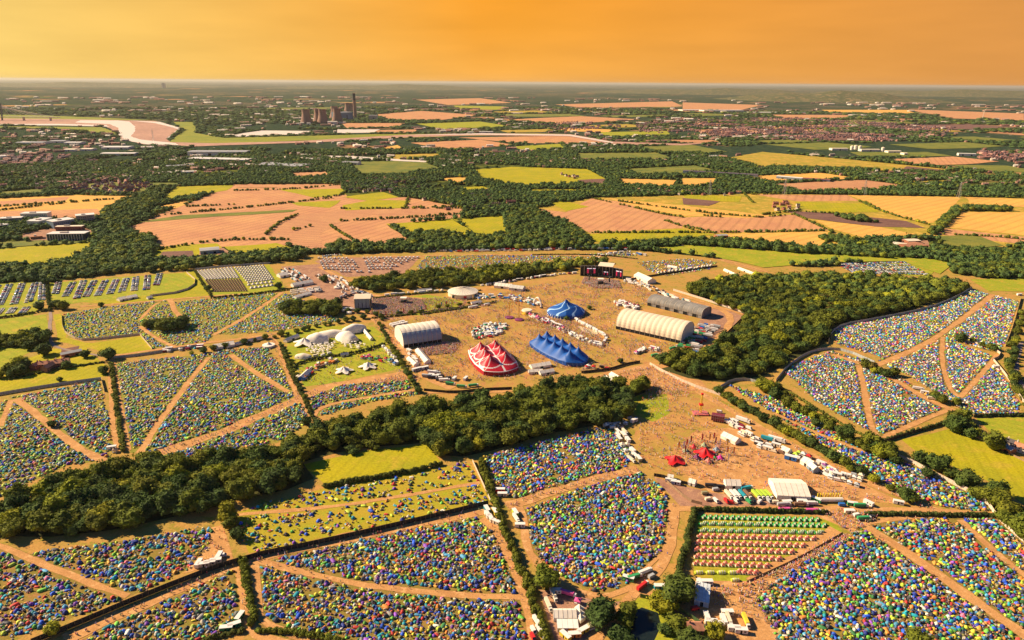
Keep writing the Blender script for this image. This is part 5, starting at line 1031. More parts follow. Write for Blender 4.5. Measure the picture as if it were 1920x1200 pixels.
# ---- main stage
SCR = mat('led_screen_red', (.50, .02, .07), .4, .5, .35, emit=.3); SCRW = mat('led_screen_letters', (.95, .75, .80), .4, .1, emit=.5); SCRD = mat('led_screen_dark', (.02, .015, .05), .3, .5, 1)
def main_stage():
    A, B, an, L_ = frame((1088, 517), (1167, 524)); root = empty('main_stage', (A[0], A[1], GZ), an); tag(root, 'wide black concert stage with three glowing screens and pale roof', 'stage'); n = 12; H_ = 16
    def pt(t): return (t*L_, 9*math.sin(PI*t)*1.0, 0)
    w = MB()
    for k in range(n):
        a, b = pt(k/n), pt((k+1)/n); w.add([(a[0], a[1], 0), (b[0], b[1], 0), (b[0], b[1], H_), (a[0], a[1], H_), (a[0], a[1]+3, 0), (b[0], b[1]+3, 0), (b[0], b[1]+3, H_), (a[0], a[1]+3, H_)], [(0, 1, 2, 3), (4, 7, 6, 5), (3, 2, 6, 7)]+([(0, 3, 7, 4)] if k == 0 else [])+([(1, 5, 6, 2)] if k == n-1 else []))
    w.build('backdrop', [BLKF], root)
    tr = MB()
    for k in range(n+1):
        a = pt(k/n); tr.box(a[0]-.35, a[0]+.35, a[1]-.75, a[1]-.05, 0, H_+.8)
        if k < n: b = pt((k+1)/n); tr.bar((a[0], a[1]-.3, H_+.6), (b[0], b[1]-.3, H_+.6), .35, 0, 4)
    tr.build('truss', [MET], root)
    x0, x1 = L_*.40, L_*.75; MB().add([(x0, 4, H_+1), (x1, 4, H_+1), (x1, 24, H_+2.4), (x0, 24, H_+2.4), (x0, 4, H_+2), (x1, 4, H_+2), (x1, 24, H_+3.6), (x0, 24, H_+3.6)], [(0, 3, 2, 1), (4, 5, 6, 7), (0, 1, 5, 4), (1, 2, 6, 5), (2, 3, 7, 6), (3, 0, 4, 7)]).build('roof', [CREAM], root)
    MB().box(x0, x1, .5, 8.3, 0, 1.8).build('stage_deck', [BLKF], root)
    for (t0, t1, z0, z1) in ((.13, .35, 3.4, 13.5), (.535, .645, 1.9, 9), (.83, .985, 3.4, 13.5)):
        a = pt((t0+t1)/2); an2 = math.atan2(pt(t1)[1]-pt(t0)[1], pt(t1)[0]-pt(t0)[0]); Ws = (t1-t0)*L_; s = MB().box(-Ws/2, Ws/2, -.9, -.6, z0, z1, 0).build('screen', [SCRD], root, (a[0], a[1]-.4, 0), an2)
        c = MB().box(-Ws*.45, -Ws*.26, -1.0, -.91, z0+.8, z1-2.4).box(Ws*.26, Ws*.45, -1.0, -.91, z0+.8, z1-2.4).build('screen_image', [SCR], s)
        l = MB(); x = -Ws*.46
        for q, wd in enumerate([1, 1, 1, 1, 1, 0, 1, 1, 1]):
            step = Ws*.92/9
            if wd: l.box(x+step*.1, x+step*.9, -1.0, -.91, z1-1.9, z1-.7)
            x += step
        l.build('screen_lettering', [SCRW], s)
    for x in (x0+2, x1-2): MB().box(x-1, x+1, .4, 1.4, 6, 14).build('speaker_array', [DARK], root)
    return root
main_stage()
def foh(x, y, h, label):
    a, b = G(x, y); r_ = empty('mixing_tower', (a, b, GZ)); tag(r_, label, 'tower'); MB().box(-4.5, 4.5, -4, 4, h-.8, h).build('roof', [PALE], r_); MB().box(-4.2, 4.2, -3.6, 3.6, 0, h*.45).build('cabin', [BLKF], r_); l = MB()
    for sx in (-4.2, 4.2):
        for sy in (-3.7, 3.7): l.box(sx-.2, sx+.2, sy-.2, sy+.2, 0, h-.8)
    l.build('leg', [MET], r_)
foh(1126, 533, 9, 'black sound desk tower with white roof in the main stage crowd'); foh(757, 568, 8, 'white-roofed sound tower in the second stage crowd')
for x, y, w_ in ((1104, 532, 'left'), (1142, 536, 'right')):
    a, b = G(x, y); r_ = empty('delay_tower', (a, b, GZ)); tag(r_, f'slim black loudspeaker tower {w_} of the sound desk', 'tower'); m = MB()
    for sx, sy in ((-.9, -.9), (.9, -.9), (.9, .9), (-.9, .9)): m.bar((sx, sy, 0), (sx*.7, sy*.7, 14), .14, 0, 4)
    for k in range(7): m.bar((-.9, -.9, 2*k), (.9, .9, 2*k+2), .08, 0, 3)
    m.build('truss', [MET], r_); MB().box(-.8, .8, -1.6, -.9, 6, 13).build('speaker_array', [DARK], r_); MB().box(-6, 6, -4, 4, 0, 1.3).build('base', [MET], r_)
# ---- second stage
def stage2():
    x, y = G(680, 580); root = empty('outdoor_stage', (x, y, GZ), .10); tag(root, 'box-shaped outdoor stage with pale pitched roof left of the dense crowd', 'stage'); W_2, D_2, H_2 = 21, 24, 15
    MB().add([(-W_2/2-1, 0, H_2), (W_2/2+1, 0, H_2), (W_2/2+1, D_2/2, H_2+3), (-W_2/2-1, D_2/2, H_2+3), (W_2/2+1, D_2, H_2), (-W_2/2-1, D_2, H_2)], [(0, 1, 2, 3), (3, 2, 4, 5), (0, 3, 5), (1, 4, 2)]).build('roof', [CREAM], root)
    w = MB()
    for k in range(4): w.box(-W_2/2+.5+k*5.1, -W_2/2+4.9+k*5.1, .2, .4, 1.6, H_2-.2)
    w.box(-W_2/2, -W_2/2+.3, .5, D_2, 1.5, H_2-.2).box(-W_2/2+.5, W_2/2-.5, D_2-.3, D_2, 1.5, H_2-.2).build('side_screen', [BWALL], root); t = MB()
    for sx in (-W_2/2, W_2/2):
        for sy in (0, D_2/2, D_2): MB().box(sx-.4, sx+.4, sy-.4, sy+.4, 0, H_2).build('leg', [MET], root)
    MB().box(-W_2/2+.5, W_2/2+2, .6, D_2-.5, 0, 1.6).build('stage_deck', [BLKF], root); m = MB().bar((W_2/2+2.5, -1, 0), (W_2/2+2.5, -1, H_2+6), .3, 0, 5); m.build('lighting_mast', [MET], root); MB().box(W_2/2+.2, W_2/2+1.4, 1, 4, 5, 12).build('speaker_array', [DARK], root)
stage2()
# ---- stretch / star tents
def star_tent(x, y, r_out, h, mm, label, n=4, rot=.5, name='star_tent', peak=1, low=2.2):
    a, b = G(x, y); root = empty(name, (a, b, GZ), rot); tag(root, label, 'canopy tent'); m = MB()
    def fn(u, v):
        an = u*2*PI; k = abs(math.cos(n*an/2))**1.6; R_ = r_out*(.52+.48*k); z = low*(1-.55*k*v)+(h-low)*(1-v)**1.7; return (R_*v*math.cos(an), R_*v*math.sin(an), z if v > 0 else h)
    m.grid(fn, n*6, 6, 0, True).build('canopy', [mm], root, shade=True)
    g = MB()
    for k in range(n): an = 2*PI*k/n; g.bar((r_out*math.cos(an), r_out*math.sin(an), low*.45), (r_out*1.18*math.cos(an), r_out*1.18*math.sin(an), 0), .06, 0, 3)
    g.build('guy_line', [MET], root); MB().cyl(0, 0, 0, h-.1, .15, 0, 5).build('pole', [MET], root); return root
REDS = mat('bright_red_fabric', (.72, .015, .02), .55, .06); YEL = mat('yellow_vinyl', (.82, .60, .03), .5, .06); MAG = mat('magenta_fabric', (.70, .03, .30), .55, .06); GRNS = mat('sage_fabric', (.33, .38, .22), .7, .06)
star_tent(1265, 866, 9.5, 6.5, REDS, 'red four-pointed star tent standing apart on the left of the sandy arena', 4, .9); star_tent(1322, 853, 10.5, 7, REDS, 'red star tent in the middle of the small coloured tents', 5, .3)
star_tent(645, 697, 11, 6.5, WHC, 'cream star tent on the lawn, left one of the pair', 5, .2); star_tent(690, 689, 11, 6.5, WHC, 'cream star tent on the lawn, right one of the pair', 5, .8)
def saddle(x, y, L_, W2, h, rot, label, mm=None, flat=.9):
    a, b = G(x, y); root = empty('stretch_tent', (a, b, GZ), rot); tag(root, label, 'marquee'); m = MB()
    def fn(u, v):
        X = (u-.5)*2; Y = (v-.5)*2; wy = W2/2*(1-.28*X*X); z = h*(1-abs(Y)**2.6)*(1-.55*abs(X)**3)+.5+.06*h*math.cos(6*X); return (X*L_/2, Y*wy, max(.05, z-(.5 if abs(Y) > .98 else 0)))
    m.grid(fn, 16, 12).build('canopy', [mm or WHC], root, shade=True); e = MB()
    for s in (-1, 1): e.add([(s*L_/2*.99, (v-.5)*2*W2/2*.72*.97, 0) for v in (0, 1)]+[(s*L_/2*.985, (v-.5)*2*W2/2*.72*.97, fn(0 if s < 0 else 1, v)[2]-.1) for v in (.9, .7, .5, .3, .1)], [(0, 1, 2, 3, 4, 5, 6)])
    e.build('end_wall', [mm or WHC], root); g = MB()
    for k in range(5): g.bar((L_*(k/4-.5)*.8, W2*.48, .8), (L_*(k/4-.5)*.8, W2*.6, 0), .06, 0, 3).bar((L_*(k/4-.5)*.8, -W2*.48, .8), (L_*(k/4-.5)*.8, -W2*.6, 0), .06, 0, 3)
    g.build('guy_line', [MET], root)
saddle(596, 640, 26, 22, 9.5, .15, 'tall white domed stretch tent, left half of the chain'); saddle(651, 637, 27, 22, 9.5, -.7, 'white domed stretch tent at the right end facing the lawn'); saddle(664, 622, 30, 16, 9, .6, 'white stretch tent at the back right of the chain'); saddle(625, 630, 38, 15, 7, .12, 'low white stretch tent linking the domes'); star_tent(571, 645, 15, 8, WHC, 'white peaked stretch tent at the left end of the chain', 5, .4, 'stretch_tent', low=3)
saddle(569, 671, 18, 11, 4.5, -.1, 'beige ribbed low dome tent behind the dark hedge', CREAM)
for i, (x, y, c, l) in enumerate([(1300, 838, 'red_c', 'dusty red'), (1286, 845, GRNS, 'sage green'), (1320, 835, GRNS, 'khaki'), (1343, 843, BWALL, 'blue-grey'), (1350, 858, MAG, 'magenta'), (1306, 857, mat('plum', (.2, .05, .15)), 'plum and white'), (1328, 864, mat('salmon', (.7, .2, .15)), 'salmon'), (1340, 858, GRN, 'small green')]):
    star_tent(x, y+3, 3.6 if i != 7 else 2.2, 4.6 if i != 7 else 2.5, c if not isinstance(c, str) else RED1, f'{l} pointed pavilion tent among the red star tents', 6, i*.7, 'pavilion_tent', low=2)
# ---- frame marquees (gabled, bays)
def marquee(a, b, d, h, label, mm=None, wall=None, nb=None, name='frame_marquee', eave=None, cat='marquee', z=GZ, trim=True):
    A, B, an, L_ = frame(a, b); root = empty(name, (A[0], A[1], z), an); tag(root, label, cat); ev = eave or h*.55; nb = nb or max(2, int(L_/5)); mm = mm or WHC; wall = wall or mm
    m = MB(); o = .25
    m.add([(-o, -o, ev-.12), (L_+o, -o, ev-.12), (L_+o, d/2, h), (-o, d/2, h), (L_+o, d+o, ev-.12), (-o, d+o, ev-.12)], [(0, 1, 2, 3), (3, 2, 4, 5)]).build('roof', [mm], root)
    w = MB(); w.add([(0, 0, 0), (L_, 0, 0), (L_, d, 0), (0, d, 0), (0, 0, ev-.15), (L_, 0, ev-.15), (L_, d, ev-.15), (0, d, ev-.15), (0, d/2, h-.12), (L_, d/2, h-.12)], [(0, 1, 5, 4), (2, 3, 7, 6), (0, 4, 8, 7, 3), (1, 2, 6, 9, 5)]).build('wall', [wall], root)
    if trim:
        t = MB()
        for k in range(nb+1):
            x = L_*k/nb; t.bar((x, -o, ev-.05), (x, d/2, h+.06), .1, 0, 4).bar((x, d+o, ev-.05), (x, d/2, h+.06), .1, 0, 4).bar((x, -.06, 0), (x, -.06, ev-.1), .08, 0, 4)
        t.build('frame', [RIDG if mm is not GROOF else MET], root)
    dr_ = MB(); dr_.box(L_*.42, L_*.42+min(3.5, L_*.2), -.09, -.03, .02, min(ev-.4, 3.2)).build('doorway', [DARK], root); BLOCKC.append((A, B)); return root
marquee((1456, 938), (1519, 941), 24, 8, 'large white frame marquee with bay lines, right end of the service yard', nb=6); marquee((1361, 918), (1389, 919), 9, 6.5, 'smaller white marquee at the back of the lorry park', nb=3)
marquee((1301, 1135), (1328, 1141), 17, 7.5, 'pale blue-white frame tent below the pod field', mm=mat('pale_blue_canvas', (.62, .68, .72), .6), nb=4); marquee((1038, 1166), (1081, 1166), 7.5, 5, 'long white marquee in the fenced compound at the bottom', nb=5)
marquee((1344, 836) if False else (1352, 822), (1380, 832), 0.1+8, 5, 'long white bar marquee on the upper side of the sandy arena') if False else None
marquee((1350, 822), (1378, 835), 9, 5.5, 'long white bar tent along the upper edge of the sandy arena'); marquee((1463, 848), (1476, 854), 7, 5, 'white food tent near the blue kiosk'); marquee((1499, 870), (1518, 880), 9, 6, 'white open-sided tent beside a blue-walled booth')
marquee((1512, 878), (1524, 888), 6, 6, 'blue-walled booth against the white open-sided tent', mm=WHC, wall=BWALL)
marquee((1129, 712), (1146, 722), 7, 5, 'white ridge tent at the wood tip, left one of two'); marquee((1141, 706), (1158, 716), 7, 5, 'white ridge tent at the wood tip, right one of two'); marquee((998, 694), (1034, 688), 9, 5, 'long pale marquee below the blue big top'); marquee((992, 702), (1018, 701), 6, 4.5, 'white cabin tent below the pale marquee, left one'); marquee((1014, 705), (1040, 700), 7, 4.5, 'white cabin tent below the pale marquee, right one')
marquee((926, 540), (958, 543), 13, 7, 'long white marquee beside the glass-roofed one'); marquee((954, 544), (980, 547), 14, 7, 'translucent-roofed marquee at the end of the white one', mm=TRANSL); marquee((885, 572), (903, 569), 5, 4, 'small white cabin tent above the long white trailer'); marquee((1188, 521), (1214, 533), 16, 9, 'white backstage marquee right of the main stage')
marquee((1250, 503), (1268, 506), 8, 5, 'white marquee in the crew camp behind the oak wood'); marquee((1382, 505), (1412, 516), 5, 4, 'long narrow white tent by the airfield track'); marquee((1356, 508), (1378, 518), 4, 4, 'short narrow white tent by the airfield track')
marquee((403, 657), (441, 650), 12, 5.5, 'long white marquee on the path above the large tent field'); marquee((442, 649), (495, 636), 3, 4, 'very long narrow white cabin row above the large tent field', name='cabin_row', cat='cabins'); marquee((551, 540), (588, 533), 11, 6.5, 'long white marquee in the crew yard'); marquee((526, 522), (542, 519), 14, 7, 'white marquee at the edge of the crew yard')
marquee((225, 566), (238, 563), 10, 5, 'white tent behind the car park, left one of the pair'); marquee((240, 563), (259, 559), 10, 5, 'white tent behind the car park, right one of the pair'); marquee((278, 562), (287, 560), 6, 4, 'tiny white tent right of the car park tents')
marquee((556, 561), (585, 553), 9, 4.5, 'low white marquee above the oval copse'); marquee((538, 643), (562, 633), 6, 4.5, 'white ridge tent with pink base left of the stretch tents'); marquee((678, 620), (694, 639), 4, 4, 'white lean-to tent on the right of the lawn', trim=False); marquee((570, 714), (585, 700), 7, 5, 'blue and white marquee at the lower left of the lawn', wall=mat('blue_wall', (.03, .2, .6), .6))
marquee((762, 675), (776, 688), 6, 4, 'white trailer tent in front of the arched hall, left one'); marquee((778, 660), (797, 683), 7, 4.5, 'white long cabin in front of the arched hall'); marquee((1300, 903), (1, 1), 1, 1, '') if False else None
marquee((1251, 900), (1262, 902), 5, 4, 'white cabin tent at the curved end of the service yard'); marquee((1289, 910), (1302, 914), 6, 5, 'white square tent left of the dark trailers')
marquee((640, 670), (654, 668), 5, 4, 'small booth of light frames between the hedges', mm=MET); marquee((783, 548), (810, 546), 6, 4, 'grey cabin along the wood edge behind the crowd', mm=GROOF); marquee((838, 547), (1, 1), 1, 1, '') if False else None
def cone_tent(x, y, r_, h, label, mm=None, n=8, name='pagoda_tent'):
    a, b = G(x, y); root = empty(name, (a, b, GZ)); tag(root, label, 'tent'); m = MB(); rg = [(1, 2.3), (.45, 2.9), (.12, h*.85), (.0, h)]
    for j in range(3): m.add([(r_*rg[j][0]*math.cos(2*PI*k/n), r_*rg[j][0]*math.sin(2*PI*k/n), rg[j][1]) for k in range(n)]+[(r_*rg[j+1][0]*math.cos(2*PI*k/n), r_*rg[j+1][0]*math.sin(2*PI*k/n), rg[j+1][1]) for k in range(n)], [(k, (k+1) % n, n+(k+1) % n, n+k) for k in range(n)])
    m.build('roof', [mm or WHC], root); w = MB(); w.add([(r_*.96*math.cos(2*PI*k/n), r_*.96*math.sin(2*PI*k/n), z) for z in (0, 2.3) for k in range(n)], [(k, (k+1) % n, n+(k+1) % n, n+k) for k in range(n)]).build('wall', [mm or WHC], root)
cone_tent(504, 650, 7.5, 6, 'round white pagoda tent at the end of the cabin row', n=10); cone_tent(1086, 1146, 3.2, 5, 'white pagoda in the compound, upper one', n=4); cone_tent(1087, 1155, 3.2, 5, 'white pagoda in the compound, middle one', n=4); cone_tent(1088, 1163, 3.2, 5, 'white pagoda in the compound, lower one', n=4)
cone_tent(599, 547, 5, 6, 'grey tipi tent in the crew yard, left one', GREYR, 8, 'tipi'); cone_tent(632, 541, 5, 7, 'pale tipi tent in the crew yard, right one', n=8, name='tipi'); cone_tent(655, 588, 4, 4, 'round white kiosk behind the outdoor stage')
# ---- rides and landmarks
YLW = mat('yellow_ride_paint', (.80, .50, .04), .4, .1)
def swing_ride(x, y, h, label):
    a, b = G(x, y); root = empty('swing_ride', (a, b, GZ)); tag(root, label, 'fairground ride'); m = MB()
    for sx, sy in ((-.6, -.6), (.6, -.6), (.6, .6), (-.6, .6)): m.bar((sx, sy, 0), (sx*.8, sy*.8, h), .26, 0, 4)
    for k in range(int(h/2)): m.bar((-.6, -.6, 2*k), (.6, -.6, 2*k+2), .07, 0, 3).bar((.6, .6, 2*k), (-.6, .6, 2*k+2), .07, 0, 3)
    m.build('tower', [YLW], root); m = MB()
    for k in range(8): an = k*PI/4; m.bar((0, 0, h), (4.5*math.cos(an), 4.5*math.sin(an), h-.8), .12, 0, 4).bar((4.5*math.cos(an), 4.5*math.sin(an), h-.8), (4.7*math.cos(an), 4.7*math.sin(an), h-6), .05, 0, 3)
    m.build('swing_arm', [YLW], root); MB().cyl(0, 0, 0, 1, 6, 0, 12).build('base', [mat('ride_purple', (.25, .05, .15), .6)], root); s = MB()
    for k in range(8): an = k*PI/4; s.box(4.7*math.cos(an)-.4, 4.7*math.cos(an)+.4, 4.7*math.sin(an)-.4, 4.7*math.sin(an)+.4, h-6.8, h-6)
    s.build('seat', [REDS], root)
swing_ride(955, 596, 22, 'slender yellow swing ride, the left one of two'); swing_ride(973, 600, 30, 'tall slender yellow swing ride, the right one of two')
def drop_tower():
    a, b = G(1313, 776); root = empty('drop_tower_ride', (a, b, GZ)); tag(root, 'red and yellow lattice tower ride on a pink-red platform', 'fairground ride'); m = MB(); h = 20
    for sx, sy in ((-.7, -.7), (.7, -.7), (.7, .7), (-.7, .7)): m.bar((sx, sy, 0), (sx*.6, sy*.6, h), .26, 0, 4)
    for k in range(10): m.bar((-.7, -.7, 2*k), (.6, -.6, 2*k+2), .08, 0, 3).bar((.7, .7, 2*k), (-.6, .6, 2*k+2), .08, 0, 3)
    m.build('tower', [YLW], root); MB().box(-1.8, 1.8, -1.8, 1.8, 9, 10.6).build('gondola', [REDS], root); MB().box(-1, 1, -1, 1, h, h+1.4).build('top_cap', [REDS], root); MB().box(-7, 7, -4.5, 4.5, 0, 1).build('platform', [mat('ride_pink', (.55, .15, .15), .6)], root); f = MB()
    for k in range(15): f.box(-7+k-.05, -7+k+.05, -4.5, -4.4, 1, 2.2)
    f.build('railing', [REDS], root)
drop_tower()
def dark_ride():
    A, B, an, L_ = frame((1333, 790), (1357, 794)); root = empty('ghost_ride', (A[0], A[1], GZ), an); tag(root, 'dark maroon funfair ride box with scaffold front, right of the tower ride', 'fairground ride'); MB().box(0, L_, 0, 7, .8, 6).build('body', [mat('maroon_panel', (.20, .03, .05), .6)], root); m = MB()
    for k in range(7): m.bar((L_*k/6, -.6, 0), (L_*k/6, -.6, 7), .12, 0, 4)
    m.bar((0, -.6, 7), (L_, -.6, 7), .15, 0, 4).bar((0, -.6, 4), (L_, -.6, 4), .1, 0, 4).build('frame', [MET], root)
dark_ride()
def arch_gate():
    a, b = G(1008, 575); root = empty('arch_sculpture', (a, b, GZ), -.9); tag(root, 'cream curved arch sculpture left of the swirled blue tent', 'sculpture'); m = MB(); pts = [(8*math.cos(PI-k*PI/14)*1.0, 0, 13*math.sin(k*PI/14)) for k in range(15)]
    for k in range(14): m.bar(pts[k], pts[k+1], 1.1+.3*math.sin(k), 0, 7, 1.1+.3*math.sin(k+1))
    m.build('arch', [WHC], root); MB().box(-9.5, -6.5, -2, 2, 0, 1.2).box(6.5, 9.5, -2, 2, 0, 1.2).build('plinth', [mat('black_plinth', (.03, .03, .03))], root)
arch_gate()
def carousel():
    a, b = G(988, 588); root = empty('carousel', (a, b, GZ)); tag(root, 'round cream-topped carousel at the upper end of the food stalls', 'fairground ride'); MB().cyl(0, 0, 4.2, 5.6, 7.5, 0, 20, 6.6).build('roof', [CREAM], root); MB().cyl(0, 0, 0, .8, 7, 0, 20).build('platform', [YLW], root); m = MB()
    for k in range(10): an = k*PI/5; m.bar((6.4*math.cos(an), 6.4*math.sin(an), .8), (6.4*math.cos(an), 6.4*math.sin(an), 4.2), .15, 0, 4)
    m.cyl(0, 0, .8, 4.2, 1.6, 0, 10).build('pole', [MET], root)
carousel()
def tv_screen():
    a, b = G(1280, 1) if False else G(1558, 938)
PAD = mat('sand_pad', (.66, .5, .3), .9, .1)
# inflatable / hoop kiosk with row of yellow letters-like flags
a_, b_ = G(1557, 941); root = empty('inflatable_obstacle', (a_, b_, GZ), .02); tag(root, 'long white inflatable tube with a row of yellow posts behind it', 'inflatable'); m = MB().bar((-9, 0, 1.7), (9, 0, 1.7), 1.7, 0, 10); m.build('tube', [WHC], root); m = MB()
for k in range(10): m.bar((-9+2*k, 3, 0), (-9+2*k, 3, 5.5), .45, 0, 5)
m.build('post', [YEL], root); MB().box(-9.2, -8, -1.2, 1.2, 0, 1.5).build('base', [YEL], root)
# ================================================================== far buildings
def shed(a, b, d, h, label, roof=None, wall=None, cat='warehouse', name='warehouse', doors=3, ridge=1.5):
    A, B, an, L_ = frame(a, b); root = empty(name, (A[0], A[1], .2), an); tag(root, label, cat); m = MB()
    m.add([(-.4, -.4, h), (L_+.4, -.4, h), (L_+.4, d/2, h+ridge), (-.4, d/2, h+ridge), (L_+.4, d+.4, h), (-.4, d+.4, h)], [(0, 1, 2, 3), (3, 2, 4, 5)]).build('roof', [roof or WROOF], root)
    w = MB().add([(0, 0, 0), (L_, 0, 0), (L_, d, 0), (0, d, 0), (0, 0, h-.05), (L_, 0, h-.05), (L_, d, h-.05), (0, d, h-.05), (0, d/2, h+ridge-.1), (L_, d/2, h+ridge-.1)], [(0, 1, 5, 4), (2, 3, 7, 6), (0, 4, 8, 7, 3), (1, 2, 6, 9, 5)]).build('wall', [wall or BWALL], root)
    for k in range(doors): x = L_*(k+.5)/doors; MB().box(x-L_*.02-1.5, x+L_*.02+1.5, -.3, -.1, .1, h*.6).build('door', [DARK], root)
    return root
EARTH = TILE
for a in [((352, 292), (462, 292), 70, 16, 'large grey-roofed distribution warehouse with dark door bays near the river', GROOF, PALE, 4), ((353, 303), (462, 306), 60, 12, 'big white-roofed warehouse just below the grey one', WROOF, BWALL, 3), ((478, 313), (560, 317), 90, 9, 'low blue-grey warehouse right of the white one', GROOF, BWALL, 3), ((312, 316), (365, 314), 34, 8, 'small grey industrial shed left of the river trees', GROOF, PALE, 2),
          ((287, 328), (369, 325), 22, 7, 'long thin cream-roofed shed among the trees', WROOF, PALE, 4), ((640, 309), (671, 310), 34, 10, 'pale depot building with dark bays right of the canal', GROOF, PALE, 3), ((1280, 325), (1420, 333), 26, 9, 'very long dark purple-roofed factory shed in the right woods', mat('purple_grey_roof', (.14, .10, .12), .7), BWALL, 6), ((1455, 335), (1503, 339), 24, 8, 'white-roofed half of the factory by the right woods', WROOF, BWALL, 2), ((1504, 339), (1556, 342), 22, 8, 'red-brown roofed factory shed joined to the white one', mat('rust_roof', (.28, .10, .08), .7), BWALL, 3),
          ((1320, 209), (1395, 209), 130, 14, 'huge pale logistics shed on the far right plain', WROOF, PALE, 2), ((1280, 208), (1316, 208), 130, 12, 'smaller pale logistics shed at the left of the far group', WROOF, PALE, 2), ((1412, 213), (1465, 213), 150, 12, 'low pale logistics shed right of the far group', WROOF, PALE, 2), ((1485, 213), (1512, 213), 120, 12, 'blue-white far shed at the end of the group', GROOF, PALE, 2), ((1590, 217), (1650, 219), 60, 12, 'white far shed beside the field strip', WROOF, PALE, 2), ((1797, 292), (1830, 293), 26, 10, 'long grey school-like building beside the far right town', WROOF, PALE, 2),
          ((120, 271), (150, 271), 60, 9, 'pale industrial shed in the left woods, near the river bend', WROOF, PALE, 2), ((190, 280), (240, 280), 70, 9, 'pale wide industrial roof in the left woods', WROOF, PALE, 2), ((188, 292), (252, 292), 50, 9, 'white low shed in the left woods below the wide roof', WROOF, PALE, 2), ((28, 271), (80, 271), 70, 9, 'grey shed roof at the far left woods', GROOF, PALE, 2), ((0, 297), (14, 296), 40, 8, 'small pale shed at the left edge', WROOF, PALE, 1), ((92, 268), (120, 268), 60, 9, 'grey-roofed unit near the river bank at left', GROOF, PALE, 1), ((118, 284), (140, 284), 50, 8, 'cream-roofed unit in the left woods', CREAM, PALE, 1), ((150, 283), (172, 283), 50, 8, 'small cream unit in the left woods', CREAM, PALE, 1),
          ((876, 250), (925, 249), 30, 7, 'row of pale farm sheds across the river', WROOF, PALE, 2), ((912, 275), (925, 275), 20, 8, 'white barn on the brown field by the river', WROOF, PALE, 1), ((376, 478), (412, 475), 26, 7, 'blue-grey barn in the square yard between two green fields', GROOF, BWALL, 2), ((1086, 352), (1, 1), 1, 1, '')][:-1]:
    shed(a[0], a[1], a[2], a[3], a[4], a[5], a[6], doors=a[7])
for q, (a, b, d, h, l, rf, wl) in enumerate([((40, 413), (90, 412), 22, 14, 'long office block with blue window bands at the back of the campus', WROOF, PALE), ((0, 421), (42, 419), 18, 12, 'green-edged laboratory block at the left edge of the campus', WROOF, BWALL), ((55, 421), (80, 420), 14, 9, 'low laboratory wing in the middle of the campus', GROOF, PALE), ((74, 427), (100, 420), 26, 13, 'pale angled office block right of the laboratory', WROOF, PALE), ((145, 421), (180, 418), 24, 18, 'pale office block with red brick base by the road', WROOF, mat('pale_brick', (.55, .38, .3))), ((102, 430), (142, 424), 30, 15, 'white-roofed glass office with overhanging roof', WROOF, BWALL), ((90, 452), (160, 451), 24, 13, 'curved blue glass building with white vertical fins at the front of the campus', WROOF, GLASS), ((105, 434), (155, 433), 12, 9, 'cream flat canopy building behind the finned one', CREAM, mat('red_cladding', (.25, .07, .06))), ((58, 450), (80, 448), 16, 5, 'low brown building left of the finned one', TILE, BRICK), ((0, 431), (18, 428), 16, 8, 'small white-roofed block at the left edge', WROOF, PALE)]):
    A, B, an, L_ = frame(a, b); root = empty('office_building', (A[0], A[1], .2), an); tag(root, l, 'office building'); MB().box(-.5, L_+.5, -.5, d+.5, h, h+1).build('roof', [rf], root); MB().box(0, L_, 0, d, 0, h).build('wall', [wl], root)
    for fl in range(int(h/4)):
        w_ = MB()
        for k in range(int(L_/4)):
            if q == 6: break
            w_.box(4*k+.8, 4*k+3.2, -.12, -.03, 4*fl+1.4, 4*fl+3.1)
        if w_.v: w_.build('window_band', [GLASS], root)
    if q == 6:
        for k in range(int(L_/5)+1): MB().box(5*k-.35, 5*k+.35, -1.4, -.05, 0, h-.4).build('fin', [PALE], root)
    MB().box(L_*.3, L_*.5, d*.3, d*.6, h+1, h+3).build('plant_room', [CONC], root)
# ---- power station
COOL = mat('cooling_tower_concrete', (.30, .17, .13), .9, .12, .02)
def cooling(x, y, label, h=114):
    a, b = G(x, y); root = empty('cooling_tower', (a, b, 0)); tag(root, label, 'cooling tower', 'power station cooling towers'); m = MB(); n = 28; R_ = lambda t: 46*math.sqrt(.36+(1-.36)*max(0, (1-t/.78))**2) if t < .78 else 46*(.6+.035*(t-.78)/.22)
    def fn(u, v): a_ = u*2*PI; return (R_(v)*math.cos(a_), R_(v)*math.sin(a_), 6+v*(h-6))
    m.grid(fn, n, 14, 0, True).build('shell', [COOL], root, shade=True); MB().cyl(0, 0, h-9, h-8, R_(1)-1.5, 0, 24).build('inner_shadow_floor', [DARK], root); l = MB()
    for k in range(n): a_ = 2*PI*k/n; l.bar((48*math.cos(a_), 48*math.sin(a_), 0), (45.5*math.cos(a_+.1), 45.5*math.sin(a_+.1), 6.5), 1, 0, 4)
    l.build('leg_ring', [CONC], root); MB().cyl(0, 0, h-1, h+1.2, R_(1)+1, 0, 28, R_(1)+1).build('rim', [DARK], root) if False else None
for x, y, l in [(575, 231.5, 'leftmost brown cooling tower of the power station'), (598, 230.5, 'second brown cooling tower, front of the second pair'), (606, 231, 'third brown cooling tower, overlapping the second'), (628, 222.5, 'cooling tower at the back of the middle pair'), (633, 229, 'cooling tower at the front of the middle pair'), (653, 211, 'distant cooling tower just left of the chimney'), (660, 211, 'distant cooling tower half hidden by the chimney')]: cooling(x, y, l, 100 if y > 215 else 92)
